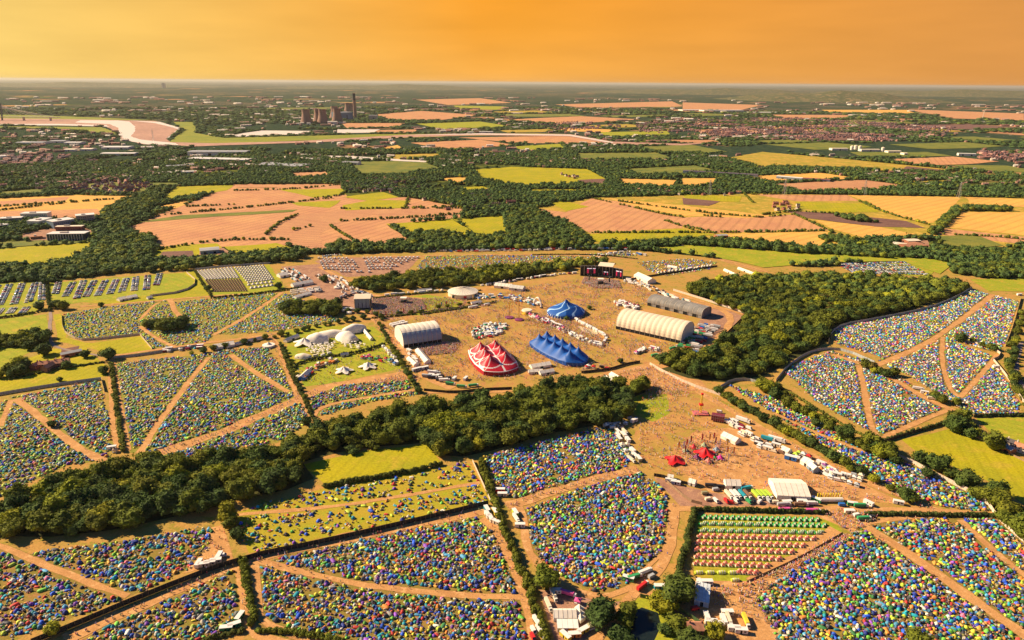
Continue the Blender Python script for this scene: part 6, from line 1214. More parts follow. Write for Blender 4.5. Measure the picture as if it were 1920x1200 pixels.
def chimney():
    a, b = G(666, 220); root = empty('power_station_chimney', (a, b, 0)); tag(root, 'tall tapering power station chimney, brown below and dark at the top', 'chimney'); MB().cyl(0, 0, 0, 140, 15, 0, 16, 13).build('shaft', [COOL], root); MB().cyl(0, 0, 140, 200, 13, 0, 16, 12.4).build('dark_top', [mat('sooty_concrete', (.05, .05, .06), .9)], root)
chimney()
for (a, b, d, h, l, mt_) in [((614, 234), (632, 234), 60, 22, 'small pale power station hall in front of the towers', PALE), ((640, 224), (662, 223), 120, 55, 'dark boiler house beside the chimney', BWALL), ((692, 226), (708, 226), 60, 40, 'grey twin silo block right of the chimney', CONC), ((575, 234), (582, 234), 40, 12, 'little white pump house by the leftmost tower', PALE)]: shed(a, b, d, h, l, WROOF if mt_ is PALE else GROOF, mt_, 'power station building', 'power_station_hall', 1, 1)
def cable_bridge():
    a, b = G(8, 226); root = empty('cable_stayed_bridge', (a, b, 0)); tag(root, 'cable-stayed bridge with a dark pylon over the estuary at the far left', 'bridge'); MB().bar((-14, 0, 0), (0, 0, 125), 6, 0, 6, 4).build('pylon', [mat('dark_pylon', (.08, .09, .10))], root); MB().box(-700, 420, -12, 12, 24, 28).build('deck', [CONC], root); c = MB()
    for k in range(1, 8): c.bar((0, 0, 120-k*3), (55*k, 0, 27), 1.0, 0, 3).bar((0, 0, 120-k*3), (-55*k, 0, 27), 1.0, 0, 3)
    c.build('cable', [PALE], root)
    for k in range(6): MB().box(-650+200*k-4, -650+200*k+4, -8, 8, 0, 24).build('pier', [CONC], root)
cable_bridge()
def pylon(x, y, h, label):
    a, b = G(x, y); root = empty('electricity_pylon', (a, b, 0), .3); tag(root, label, 'pylon', 'electricity pylons'); m = MB()
    for sx, sy in ((-4, -4), (4, -4), (4, 4), (-4, 4)): m.bar((sx, sy, 0), (sx*.15, sy*.15, h), .35, 0, 4)
    for k in range(6): s0 = 4*(1-k/7); s1 = 4*(1-(k+1)/7); m.bar((-s0, -s0, h*k/7), (s1, -s1, h*(k+1)/7), .25, 0, 3).bar((s0, s0, h*k/7), (-s1, s1, h*(k+1)/7), .25, 0, 3)
    m.build('tower', [MET], root)
    for z in (.68, .8, .92): MB().bar((-9+z*3, 0, h*z), (9-z*3, 0, h*z), .35, 0, 4).build('cross_arm', [MET], root)
for x, y, h, l in [(288, 265, 60, 'pylon standing on the river mudflat'), (1330, 366, 44, 'pylon left of the wood on the right plain'), (1470, 366, 44, 'pylon above the striped green field'), (1620, 366, 44, 'pylon above the golden corn field'), (1797, 371, 44, 'pylon near the clump of firs'), (1111, 217, 60, 'pylon on the far brown fields')]: pylon(x, y, h, l)
def turbine(x, y, h):
    a, b = G(x, y); root = empty('wind_turbine', (a, b, 0)); tag(root, 'lone white wind turbine on the far right plain', 'wind turbine'); MB().cyl(0, 0, 0, h, 2.2, 0, 8, 1.3).build('tower', [PALE], root); MB().box(-2, 2, -4, 3, h, h+3.5).build('nacelle', [PALE], root)
    for k in range(3): an = .9+k*2*PI/3; MB().bar((0, -4.5, h+1.7), (38*math.cos(an), -4.5, h+1.7+38*math.sin(an)), 1.7, 0, 4, .4).build('blade', [PALE], root)
turbine(1842, 224, 78)
def water_tower(x, y, label):
    a, b = G(x, y); root = empty('silo_tower', (a, b, 0)); tag(root, label, 'tower'); MB().cyl(0, 0, 0, 18, 8, 0, 14).build('tank', [PALE], root); MB().cyl(0, 0, 18, 21, 8, 0, 14, 1).build('roof', [CREAM], root)
for x, y, l in [(1597, 281, 'pale process tank on the left of the yellow chemical works'), (1604, 280, 'tallest pale tank in the yellow chemical works'), (1612, 281, 'pale tank on the right of the chemical works'), (1655, 284, 'yellow-white tank at the far end of the chemical works')]: water_tower(x, y, l)
for k, (x0, x1, y) in enumerate([(1560, 1590, 282), (1615, 1650, 284), (1665, 1690, 287), (1695, 1702, 291)]): shed((x0, y), (x1, y), 30, 9, ['cream', 'yellowish', 'low pale', 'tiny white'][k]+' works building among the chemical tanks', CREAM, PALE, 'works building', 'works_building', 1)
# skyline
for x, w_, h, l in [(70, 35, 235, 'hazy tower block on the horizon at the far left'), (372, 45, 160, 'faint industrial block on the horizon')]:
    d0 = _f+_R*(x-960)/F; az = math.atan2(d0[0], d0[1]); D_ = 30000; root = tag(MB().box(-w_, w_, -60, 60, 0, h).box(-w_*.4, w_*.2, -40, 40, h, h*1.12).build('tower_block', [CONC], None, (D_*math.sin(az), D_*math.cos(az), 0)), l, 'tower block')
# ================================================================== houses
def house_mb(kind=0):
    m = MB(); L_, D_, h, rg = [(9, 7, 5, 2.6), (14, 7.5, 5, 2.6), (26, 8, 5.2, 2.8), (12, 9, 3.2, 2.6)][kind]
    m.add([(-L_/2, -D_/2, 0), (L_/2, -D_/2, 0), (L_/2, D_/2, 0), (-L_/2, D_/2, 0), (-L_/2, -D_/2, h), (L_/2, -D_/2, h), (L_/2, D_/2, h), (-L_/2, D_/2, h), (-L_/2, 0, h+rg-.1), (L_/2, 0, h+rg-.1)], [(0, 1, 5, 4), (2, 3, 7, 6), (0, 4, 8, 7, 3), (1, 2, 6, 9, 5)], 0)
    m.add([(-L_/2-.3, -D_/2-.4, h-.1), (L_/2+.3, -D_/2-.4, h-.1), (L_/2+.3, 0, h+rg), (-L_/2-.3, 0, h+rg), (L_/2+.3, D_/2+.4, h-.1), (-L_/2-.3, D_/2+.4, h-.1)], [(0, 1, 2, 3), (3, 2, 4, 5)], 1)
    for x in np.arange(-L_/2+1, L_/2, 7): m.box(x, x+.9, -.4, .5, h+rg-.8, h+rg+1.1, 0)
    for k in range(int(L_/3)):
        for fl in range(1 if kind == 3 else 2): x = -L_/2+1+3*k; m.box(x, x+1.1, -D_/2-.08, -D_/2-.02, 1+2.6*fl, 2.2+2.6*fl, 2)
    return m
HMB = [house_mb(k) for k in range(4)]; WALLC = [('red brick', (.36, .14, .09)), ('cream rendered', (.66, .52, .40)), ('brown brick', (.26, .13, .09)), ('white', (.72, .62, .52))]
def brickmat(n_, c): return mat('house_wall_'+n_.replace(' ', '_'), c, .9, .2, .5)
HW = [brickmat(*w) for w in WALLC]; HR = [mat('roof_red_tiles', (.26, .10, .08), .85, .2, .5), mat('roof_dark_slate', (.10, .085, .09), .8, .2, .5), mat('roof_orange_tiles', (.50, .22, .13), .85, .2, .5)]; RN = ['red tiled', 'dark slate', 'orange tiled']
HP = []
for m in HMB:
    w = MB(); rr_ = MB(); g_ = MB()
    for tgt, mi in ((w, 0), (rr_, 1), (g_, 2)):
        fs = [f for f, q in zip(m.f, m.m) if q == mi]; us = sorted({i for f in fs for i in f}); mp = {i: j for j, i in enumerate(us)}; tgt.add([m.v[i] for i in us], [tuple(mp[i] for i in f) for f in fs])
    root = empty('house'); HP.append(Proto(root, [(w.build('wall', [HW[0]], root), []), (rr_.build('roof', [HR[0]], root), []), (g_.build('window', [GLASS], root), [])]))
def house(k, x, y, an, wi, ri, label, group=None, px=True):
    a, b = G(x, y) if px else (x, y); return HP[k].place(a, b, an, .15, label, 'house', group, {HW[0].name: HW[wi], HR[0].name: HR[ri]})
for k, x, y, an, wi, ri, l in [(2, 100, 688, .25, 0, 2, 'long red brick farmhouse with orange roof at the left, right of the dark trees'), (1, 92, 694, 1.5, 2, 2, 'farm wing attached at right angles to the red farmhouse'), (0, 68, 692, 1.5, 0, 2, 'small brick barn left of the red farmhouse'), (1, 118, 684, .3, 1, 2, 'cream farm outbuilding right of the farmhouse'), (3, 1824, 512, .2, 0, 2, 'low red farmhouse beyond the oak wood, left one'), (1, 1850, 512, -.2, 2, 2, 'brown farm building beyond the oak wood, right one'), (3, 1843, 516, .8, 0, 0, 'small red cottage in the trees beyond the oak wood'),
                              (0, 1895, 838, -.9, 1, 1, 'grey-roofed barn on the right edge meadow'), (1, 1918, 848, -.9, 3, 2, 'pale-walled house on the right edge meadow'), (0, 265, 482, .2, 0, 0, 'red brick house in the trees left of the square yard'), (0, 1301, 1187, 0, 0, 2, 'orange-roofed kiosk building at the bottom among garden trees') ]:
    house(k, x, y, an, wi, ri, l)
for a in [((1672, 463), (1698, 466), 24, 6, 'pale roofed farm shed at left of the right farmstead'), ((1702, 469), (1740, 466), 34, 6, 'wide brown farm shed in the right farmstead'), ((1702, 458), (1726, 457), 20, 6, 'white-roofed farm shed at the back of the right farmstead'), ((1866, 839), (1893, 853), 7, 4, 'row of grey-roofed farm sheds at the right edge'), ((116, 672), (155, 664), 8, 4, 'grey paddock shed beside the sand riding arena'), ((1408, 447) if False else (1345, 447), (1365, 446), 14, 5, 'little barn by the lime field on the right')]: shed(a[0], a[1], a[2], a[3], a[4], CREAM if 'white' in a[4] or 'pale' in a[4] else (TILE if 'brown' in a[4] else GROOF), BRICK, 'farm shed', 'farm_shed', 2)
sheet('riding_arena', PLOUGH, [(115, 655), (148, 648), (148, 664), (113, 668)])
# villages and towns: rows of houses along gently curving streets
VIL = [('left village among the trees', [(0, 340), (140, 325), (270, 335), (290, 355), (230, 365), (120, 357), (0, 352)], 24), ('village right of the tan fields', [(640, 345), (700, 335), (790, 335), (800, 352), (740, 362), (660, 360)], 24), ('hamlet in the trees behind the arena', [(1020, 430), (1060, 425), (1100, 440), (1090, 455), (1030, 455)], 60), ('cottages in the central woods', [(770, 370), (900, 350), (1000, 375), (960, 400), (820, 395)], 60),
       ('hamlet by the striped field', [(1450, 378), (1500, 383), (1500, 398), (1440, 398)], 30), ('hamlet along the mid right road', [(1160, 355), (1300, 358), (1440, 362), (1400, 368), (1180, 365)], 32), ('houses near the oval meadow', [(1050, 325), (1095, 330), (1090, 336), (1050, 333)], 30),
       ('bright town at the far right', [(1830, 285), (1990, 283), (1990, 300), (1860, 300)], 21), ('far town across the river on the right', [(1190, 230), (1280, 222), (1500, 222), (1700, 232), (1790, 240), (1760, 262), (1600, 268), (1440, 262), (1330, 255), (1200, 248)], 30), ('small town left of the far one', [(950, 234), (1080, 228), (1180, 238), (1060, 246)], 42),
       ('houses among the left woods', [(0, 290), (120, 290), (240, 310), (120, 335), (0, 330)], 34), ('farm hamlet on the upper left plain', [(60, 350), (280, 345), (270, 360), (80, 362)], 26)]
HL = []
for vi, (nm, pts, s) in enumerate(VIL):
    poly = GP(pts); P = scatter(poly, s, .30, 700+vi, .5+vi); r = np.random.default_rng(vi)
    P = P[vnoise(P[:, 0], P[:, 1], 160, vi)*.6+vnoise(P[:, 0], P[:, 1], 50, vi+3)*.4 > (.36 if vi != 8 else .47)]
    for p in P: HL.append((p[0], p[1], math.floor(vnoise(p[0], p[1], 120, 3)*4)*.7+r.normal()*.1, vi))
HL = np.array(HL); pp = proj(HL[:, :2]); k = (pp[:, 0] > -10) & (pp[:, 0] < 1930); HL = HL[k]; o_ = np.argsort(np.linalg.norm(HL[:, :2], axis=1)); HL = HL[o_]; r = np.random.default_rng(4)
for i in range(min(len(HL), 280)):
    x, y, an, vi = HL[i]; kk = int(r.choice(3, p=[.45, .45, .1])); wi = int(r.choice(4, p=[.45, .25, .2, .1])); ri = int(r.choice(3, p=[.5, .25, .25])); nm = VIL[int(vi)][0]
    house(kk, x, y, an, wi, ri, f"{['small','long','terraced'][kk]} {WALLC[wi][0]} house with {RN[ri]} roof, {nm}", 'houses: '+nm, False)
HPR = [mb_proto(m) for m in HMB[:3]]; rest = HL[280:]; n = len(rest); rc = np.array([(.22, .09, .08), (.12, .08, .09), (.42, .22, .17), (.17, .10, .10)])
merge('far_houses', HPR, r.choice(3, n, p=[.4, .4, .2]), np.stack([rest[:, 0], rest[:, 1], np.zeros(n)], 1), rest[:, 2], np.full((n, 3), 1.15), rc[r.integers(0, 4, n)]*r.uniform(.8, 1.35, (n, 1)), [attr_mat('far_house_walls', .9, .1, .2), attr_mat('far_house_walls', .9, .1, .2), GLASS])
r2 = np.random.default_rng(17); q_ = 2500*np.exp(r2.uniform(0, 1.75, 5200)); a_ = r2.uniform(-.72, .72, 5200); FB = np.stack([q_*np.sin(a_), q_*np.cos(a_)], 1)
kk_ = vnoise(FB[:, 0], FB[:, 1], 420, 21)*.6+vnoise(FB[:, 0], FB[:, 1], 130, 22)*.4 > .56
for s_ in SHEETS:
    if np.linalg.norm(s_.mean(0)) > 1900: kk_ &= ~inpoly(FB, s_)
FB = FB[kk_]; q_ = q_[kk_]; n = len(FB); pc = np.array([(.62, .50, .40), (.40, .22, .16), (.30, .14, .11), (.72, .62, .52), (.22, .12, .10)])
merge('far_buildings', HPR, r2.choice(3, n), np.stack([FB[:, 0], FB[:, 1], np.zeros(n)], 1), r2.normal(0, .5, n), np.stack([q_/3200*r2.uniform(.8, 1.8, n), q_/3600*r2.uniform(.8, 2, n), 1+q_/9000], 1), pc[r2.integers(0, 5, n)]*r2.uniform(.7, 1.2, (n, 1)), [attr_mat('far_house_walls', .9, .1, .2), attr_mat('far_house_walls', .9, .1, .2), GLASS])
tag(bpy.data.objects['far_buildings'], 'scattered pale and brown buildings of distant settlements', 'buildings', kind='stuff')
tag(bpy.data.objects['far_houses'], 'red and brown roofs of the distant towns beyond the river', 'houses', kind='stuff'); print('houses', len(HL))
# ================================================================== vehicles, stalls
WHP = mat('white_paint', (.80, .74, .68), .35, .06); TYRE = mat('tyre_rubber', (.02, .02, .02), .8, .1); CARP = mat('car_paint', (.5, .5, .5), .3, .05); BODY = mat('box_body', (.78, .72, .64), .5, .08); CAB = mat('cab_paint', (.7, .66, .6), .35, .05)
def wheels(m, xs, y, r_=.45):
    for x in xs:
        for s in (-1, 1): m.bar((x, s*y, r_), (x, s*(y-.3), r_), r_, 0, 8)
    return m
def P_lorry():
    root = empty('lorry'); b = MB().box(-7, 4.2, -1.25, 1.25, 1.1, 3.9).build('box_body', [BODY], root); c = MB().add([(4.5, -1.2, .6), (6.9, -1.2, .6), (6.9, 1.2, .6), (4.5, 1.2, .6), (4.5, -1.2, 3.3), (6.3, -1.2, 3.3), (6.3, 1.2, 3.3), (4.5, 1.2, 3.3), (6.9, -1.2, 1.9), (6.9, 1.2, 1.9)], [(0, 1, 8, 5, 4), (3, 7, 6, 9, 2), (4, 5, 6, 7), (0, 4, 7, 3), (1, 2, 9, 8)]).build('cab', [CAB], root)
    w = MB().add([(6.93, -1.05, 1.95), (6.93, 1.05, 1.95), (6.36, 1.05, 3.15), (6.36, -1.05, 3.15)], [(0, 1, 2, 3)]).build('windscreen', [GLASS], root); ch = MB().box(-6.8, 6.5, -.5, .5, .7, 1.05).build('chassis', [DARK], root); wh = wheels(MB(), (-5.8, -4.6, 3.2, 5.4), 1.25, .5).build('wheel', [TYRE], root)
    return Proto(root, [(b, []), (c, []), (w, []), (ch, []), (wh, [])])
def P_van():
    root = empty('van'); b = MB().add([(-2.8, -1, .4), (2.8, -1, .4), (2.8, 1, .4), (-2.8, 1, .4), (-2.8, -1, 2.4), (1.6, -1, 2.4), (1.6, 1, 2.4), (-2.8, 1, 2.4), (2.8, -1, 1.3), (2.8, 1, 1.3)], [(0, 1, 8, 5, 4), (3, 7, 6, 9, 2), (4, 5, 6, 7), (0, 4, 7, 3), (1, 2, 9, 8), (8, 9, 6, 5)]).build('body', [WHP], root)
    w = MB().add([(2.70, -.85, 1.42), (2.70, .85, 1.42), (1.75, .85, 2.34), (1.75, -.85, 2.34)], [(0, 1, 2, 3)]).build('windscreen', [GLASS], root); wh = wheels(MB(), (-1.8, 1.8), 1.02, .38).build('wheel', [TYRE], root); return Proto(root, [(b, []), (w, []), (wh, [])])
def P_cabin():
    root = empty('portable_cabin'); b = MB().box(-3.6, 3.6, -1.4, 1.4, .15, 2.7).build('body', [BODY], root); d = MB().box(-.6, .4, -1.45, -1.41, .2, 2.3).box(1.4, 2.6, -1.45, -1.41, 1.1, 2.0).build('door', [DARK], root); r2 = MB().box(-3.7, 3.7, -1.5, 1.5, 2.7, 2.85).build('roof', [WHP], root); return Proto(root, [(b, []), (d, []), (r2, [])])
def P_stall():
    root = empty('market_stall'); r2 = MB().add([(-2, -2, 2.3), (2, -2, 2.3), (2, 2, 2.3), (-2, 2, 2.3), (0, 0, 3.9), (-.7, -.7, 3.0), (.7, -.7, 3.0), (.7, .7, 3.0), (-.7, .7, 3.0)], [(0, 1, 6, 5), (1, 2, 7, 6), (2, 3, 8, 7), (3, 0, 5, 8), (5, 6, 4), (6, 7, 4), (7, 8, 4), (8, 5, 4)]).build('canopy', [BODY], root)
    w = MB().box(-1.9, 1.9, 1.8, 1.9, 0, 2.3).box(-1.9, -1.8, -.5, 1.8, 0, 2.3).box(1.8, 1.9, -.5, 1.8, 0, 2.3).build('side_wall', [WHP], root); c = MB().box(-1.8, 1.8, -1.7, -1.1, 0, 1.05).build('counter', [CAB], root); return Proto(root, [(r2, []), (w, []), (c, [])])
def P_caravan():
    root = empty('motorhome'); b = MB().add([(-3, -1.1, .5), (3, -1.1, .5), (3, 1.1, .5), (-3, 1.1, .5), (-3, -1.1, 2.6), (-2.6, -1.1, 2.9), (1.8, -1.1, 2.9), (2.3, -1.1, 2.2), (3, -1.1, 1.4), (-3, 1.1, 2.6), (-2.6, 1.1, 2.9), (1.8, 1.1, 2.9), (2.3, 1.1, 2.2), (3, 1.1, 1.4)], [(0, 1, 8, 7, 6, 5, 4), (3, 9, 10, 11, 12, 13, 2), (4, 5, 10, 9), (5, 6, 11, 10), (6, 7, 12, 11), (7, 8, 13, 12), (0, 4, 9, 3), (1, 2, 13, 8)]).build('body', [WHP], root)
    w = MB().box(-2, -.8, -1.14, -1.11, 1.5, 2.2).box(0, 1.2, -1.14, -1.11, 1.5, 2.2).build('window', [GLASS], root); wh = wheels(MB(), (-1.7, 2.0), 1.12, .38).build('wheel', [TYRE], root); return Proto(root, [(b, []), (w, []), (wh, [])])
def car_mb():
    m = MB(); X = [-2.15, -2.1, -1.5, -.4, .6, 1.3, 2.1, 2.15]; Zt = [.5, .95, 1.0, 1.02, 1.0, .92, .78, .45]; vs = []
    for x, z in zip(X, Zt): vs += [(x, -.88, .3), (x, -.9, z), (x, .9, z), (x, .88, .3)]
    m.add(vs, [(4*k+a, 4*(k+1)+a, 4*(k+1)+a+1, 4*k+a+1) for k in range(7) for a in range(3)]+[(0, 1, 2, 3), (31, 30, 29, 28)], 0)
    c = [(-1.75, .95), (-1.2, 1.45), (.25, 1.48), (1.0, .97)]; vs = [(x, s*(.86 if z < 1 else .68), z) for s in (-1, 1) for x, z in c]
    m.add(vs, [(1, 2, 6, 5)], 0); m.add(vs, [(0, 1, 5, 4), (2, 3, 7, 6), (0, 3, 2, 1), (4, 5, 6, 7)], 1); wheels(m, (), 1)
    for x in (-1.35, 1.35):
        for s in (-1, 1): m.bar((x, s*.9, .33), (x, s*.7, .33), .33, 2, 7)
    return m
LOR, VAN, CBN, STL, MOT = P_lorry(), P_van(), P_cabin(), P_stall(), P_caravan()
PCOL = {'white': (.80, .74, .68), 'silver grey': (.42, .42, .42), 'blue': (.03, .16, .5), 'red': (.6, .03, .03), 'green': (.05, .33, .12), 'yellow': (.78, .55, .05), 'black': (.03, .03, .035), 'pink': (.70, .10, .30), 'teal': (.03, .32, .40), 'lime': (.45, .62, .06), 'orange': (.75, .25, .05), 'cream': (.76, .64, .46), 'maroon': (.30, .03, .06), 'purple': (.25, .07, .25), 'khaki': (.30, .27, .15), 'brown': (.25, .14, .09)}
PM = {k: mat('painted_'+k.replace(' ', '_'), c, .45, .08) for k, c in PCOL.items()}
PR_ = {'lorry': (LOR, 'box_body'), 'van': (VAN, 'white_paint'), 'cabin': (CBN, 'box_body'), 'stall': (STL, 'box_body'), 'motorhome': (MOT, 'white_paint')}
CATN = {'lorry': 'lorry', 'van': 'van', 'cabin': 'cabin', 'stall': 'stall', 'motorhome': 'motorhome'}
def put(kind, x, y, an, colr, label, group=None, sc=1.0, px=True):
    a, b = G(x, y) if px else (x, y); p, base = PR_[kind]; sc = sc*(.78 if kind == 'lorry' else 1); return p.place(a, b, an, GZ-.02, label, CATN[kind], group, {base: PM[colr]}, sc)
CNT = {}
def line(pts, step, kinds, cols, cluster, group, jit=.5, rot=None, w=0, seed=0, rows_=1, sc=1.0):
    L_ = resample(smooth(GP(pts), 1), step); r = random.Random(seed+len(pts)+int(pts[0][0]))
    for rw in range(rows_):
        for i in range(len(L_)-1):
            d = L_[i+1]-L_[i]; an = math.atan2(d[1], d[0]); q = np.array([-d[1], d[0]])/np.linalg.norm(d); p = L_[i]+q*(w*rw+r.uniform(-jit, jit)*2)+d*r.uniform(-.2, .2)
            kd = r.choice(kinds); cl = r.choice(cols); NM = {'stall': 'pointed canopy stall', 'cabin': 'box-shaped portable cabin', 'van': 'van', 'lorry': 'box lorry', 'motorhome': 'motorhome'}[kd]
            put(kd, p[0], p[1], an+(rot if rot is not None else 0)+r.uniform(-.12, .12), cl, f'{cl} {NM}, {cluster}', group+f', {cl} {kd}s', sc*r.uniform(.9, 1.15), False)
W4 = ['white', 'white', 'white', 'cream']
# food stall islands in the main arena
def island(pts, s, kinds, cols, cluster, seed, sc=1.0):
    P = scatter(GP(pts), s, .3, seed); r = random.Random(seed)
    for p in P: kd = r.choice(kinds); cl = r.choice(cols); NM = {'stall': 'pointed canopy stall', 'cabin': 'box-shaped portable cabin', 'van': 'van', 'lorry': 'box lorry', 'motorhome': 'motorhome'}[kd]; put(kd, p[0], p[1], r.choice((.3, 1.87, .3))+r.uniform(-.2, .2), cl, f'{cl} {NM}, {cluster}', cluster+f', {cl} {kd}s', sc, False)
island([(882, 628), (890, 616), (915, 608), (945, 608), (952, 616), (940, 626), (915, 634), (892, 638)], 5.2, ['stall', 'stall', 'stall', 'van', 'cabin'], W4+['silver grey', 'blue', 'green', 'red', 'teal', 'black'], 'in the oval food court near the arched hall', 1, .92)
island([(1148, 567), (1160, 564), (1195, 573), (1203, 580), (1190, 581), (1160, 575)], 6, ['stall', 'stall', 'cabin'], W4+['maroon'], 'in the small food court above the cream hall', 2, 1.1)
line([(992, 592), (1010, 600), (1040, 613), (1068, 627)], 5, ['stall', 'cabin', 'stall'], ['pink', 'purple', 'maroon', 'brown', 'cream', 'red', 'white'], 'in the pink fairground row below the swirled tent', 'fairground row', 1.0, rows_=2, w=5.5)
line([(1068, 628), (1088, 638), (1110, 646), (1128, 650)], 5.2, ['stall', 'stall', 'cabin', 'van'], W4+['red', 'silver grey'], 'in the lower food row right of the blue big top', 'lower food row', .8, rows_=2, w=5)
line([(1080, 600), (1100, 612), (1122, 622), (1136, 634), (1134, 644)], 5.5, ['stall', 'cabin', 'cabin'], W4, 'in the upper food row above the white terrace', 'upper food row', .6)
sheet('pale_terrace', PAD, [(1085, 611), (1122, 622), (1120, 630), (1092, 622)])
line([(905, 536), (960, 528), (1010, 520), (1050, 515), (1085, 513)], 6.5, ['stall', 'cabin', 'van'], W4+['silver grey', 'black', 'maroon'], 'along the wood edge left of the main stage', 'wood edge stalls', 1.2)
line([(900, 562), (930, 558), (955, 560), (985, 568), (1000, 575)], 6, ['stall', 'cabin', 'van', 'stall'], W4+['blue', 'maroon', 'teal'], 'in the stalls below the round tent', 'stalls below the round tent', 2, rows_=3, w=7)
line([(883, 578), (925, 570)], 12, ['lorry'], ['white'], 'white trailers parked right of the round tent', 'trailers near the round tent', .3); line([(700, 556), (790, 549), (842, 545)], 9, ['cabin', 'lorry', 'stall'], W4, 'along the back of the second arena', 'second arena back line', .8)
line([(1172, 528), (1200, 535), (1230, 548), (1262, 562), (1300, 575)], 7, ['van', 'cabin', 'lorry', 'stall'], W4+['black', 'silver grey', 'teal'], 'backstage between main stage and grey shed', 'backstage vehicles', 2, rows_=2, w=8)
line([(1300, 662), (1312, 645), (1330, 625), (1345, 610)], 6, ['van', 'van', 'lorry'], ['blue', 'black', 'red', 'white', 'silver grey', 'green'], 'in the yard behind the cream hall', 'yard vehicles', 2, rows_=3, w=8, rot=1.5); line([(1285, 612), (1300, 615)], 4, ['lorry'], ['cream'], 'pale trailers beside the cream hall', 'cream hall trailers', .2, rot=0)
line([(1197, 665), (1215, 655), (1232, 660)], 5.5, ['stall', 'cabin'], ['white', 'pink', 'white', 'cream'], 'at the lower right corner of the main arena', 'corner stalls', 1.5, rows_=2, w=5)
line([(1100, 690), (1120, 690), (1145, 692)], 7, ['van', 'stall'], ['black', 'red', 'brown', 'white'], 'behind the blue big top', 'vehicles behind blue tent', 1)
line([(800, 705), (815, 712), (840, 718)], 5.5, ['lorry', 'van', 'cabin'], ['silver grey', 'black', 'white', 'black'], 'in the fenced plant compound left of the red tent', 'plant compound', 1.5, rows_=3, w=6, rot=.6); line([(762, 660), (790, 690)], 8, ['cabin', 'van'], ['white', 'cream'], 'beside the shaded front of the arched hall', 'arched hall cabins', 1.5, rot=.2); line([(778, 695), (800, 690)], 8, ['cabin', 'lorry'], ['white', 'silver grey'], 'at the end of the arched hall compound', 'arched hall compound', 1)
line([(740, 612), (765, 607)], 8, ['cabin'], ['white', 'white'], 'in the small compound above the arched hall', 'small compound', 1, rows_=2, w=7); line([(645, 585), (662, 582)], 5, ['lorry', 'cabin'], ['white'], 'behind the outdoor stage', 'behind outdoor stage', 1, rows_=2, w=7)
line([(570, 710), (590, 692), (620, 682), (632, 675)], 4.6, ['stall', 'van', 'stall'], ['white', 'cream', 'orange', 'red', 'brown', 'silver grey', 'blue'], 'in the stall row on the left of the lawn', 'lawn left stalls', 1.5, rows_=2, w=5)
line([(680, 672), (700, 675), (725, 678), (745, 686)], 5, ['stall', 'van', 'stall'], ['blue', 'white', 'cream', 'pink', 'red', 'green', 'brown'], 'in the stall row on the right of the lawn', 'lawn right stalls', 1.5, rows_=2, w=5); line([(722, 652), (735, 670), (745, 685)], 7, ['cabin', 'stall'], ['white', 'cream'], 'along the hedge beside the arena track', 'hedge cabins', 1)
line([(562, 673), (600, 668), (625, 662)], 6, ['stall', 'van'], ['white', 'pink', 'silver grey', 'cream'], 'behind the dark hedge on the lawn', 'hedge stalls', 1)
line([(310, 660), (345, 657), (385, 652)], 6, ['stall', 'cabin', 'van'], ['pink', 'white', 'cream', 'maroon', 'blue'], 'at the entrance above the large tent field', 'entrance stalls', 1, rows_=2, w=5)
# crew yard top left
line([(525, 508), (545, 518), (560, 530)], 7, ['van', 'cabin', 'van'], ['white', 'teal', 'black', 'white'], 'at the edge of the crew yard', 'crew yard edge', 2, rows_=3, w=8); line([(590, 520), (625, 530), (650, 550)], 7, ['van', 'cabin', 'stall', 'lorry'], ['white', 'cream', 'white', 'brown'], 'in the middle of the crew yard', 'crew yard middle', 2.5, rows_=3, w=9); line([(555, 552), (610, 545)], 7.5, ['cabin', 'lorry'], ['white', 'cream'], 'in rows below the crew marquee', 'crew rows', .5, rows_=3, w=8)
line([(640, 562), (668, 548), (690, 556)], 6, ['van'], ['white', 'silver grey', 'black'], 'on the crew parking above the oval copse', 'crew parking', 1, rows_=2, w=7)
line([(800, 472), (900, 472), (1000, 470), (1120, 466), (1190, 470)], 9, ['lorry', 'cabin', 'van', 'motorhome'], W4+['red', 'silver grey', 'blue'], 'along the service road behind the oak belt', 'service road line', 1.5, rows_=2, w=10); line([(1130, 480), (1180, 476), (1215, 482)], 8, ['cabin', 'van'], W4+['blue', 'brown'], 'in the dusty yard behind the main stage', 'dusty yard', 2, rows_=2, w=9)
line([(1235, 512), (1290, 506), (1340, 498)], 6, ['stall'], ['cream', 'orange', 'white'], 'lined up below the crew camp', 'crew camp stalls', .6)
# long trader row along the upper side of the sandy arena
line([(1362, 795), (1378, 803), (1400, 812)], 8, ['lorry', 'cabin', 'van'], ['white', 'white', 'cream', 'maroon'], 'at the upper end of the long trader row', 'upper trader row', 1.2, rows_=2, w=7); put('lorry', 1393, 791, -.75, 'white', 'long white trailer alone by the service road above the trader row', sc=1.3)
line([(1385, 815), (1420, 832)], 7, ['cabin', 'van', 'stall'], W4, 'behind the white bar tent', 'behind bar tent', 1, rows_=2, w=7); put('lorry', 1440, 826, -.6, 'teal', 'blue-teal trailer behind the white bar tent', sc=1.15); put('lorry', 1456, 828, -.6, 'white', 'white trailer on the service road side behind the bar tent', sc=1.4)
line([(1420, 836), (1445, 845), (1470, 852)], 7, ['stall', 'van', 'cabin'], ['white', 'black', 'brown', 'cream'], 'between the bar tent and the blue kiosk', 'middle trader row', 1.5, rows_=2, w=8); put('cabin', 1482, 862, -.55, 'blue', 'bright blue kiosk in the trader row', sc=1.35)
line([(1490, 858), (1515, 868)], 6, ['van', 'van', 'stall'], ['white', 'silver grey', 'lime', 'red', 'purple'], 'parked behind the blue kiosk', 'behind kiosk', 1.5, rows_=2, w=6)
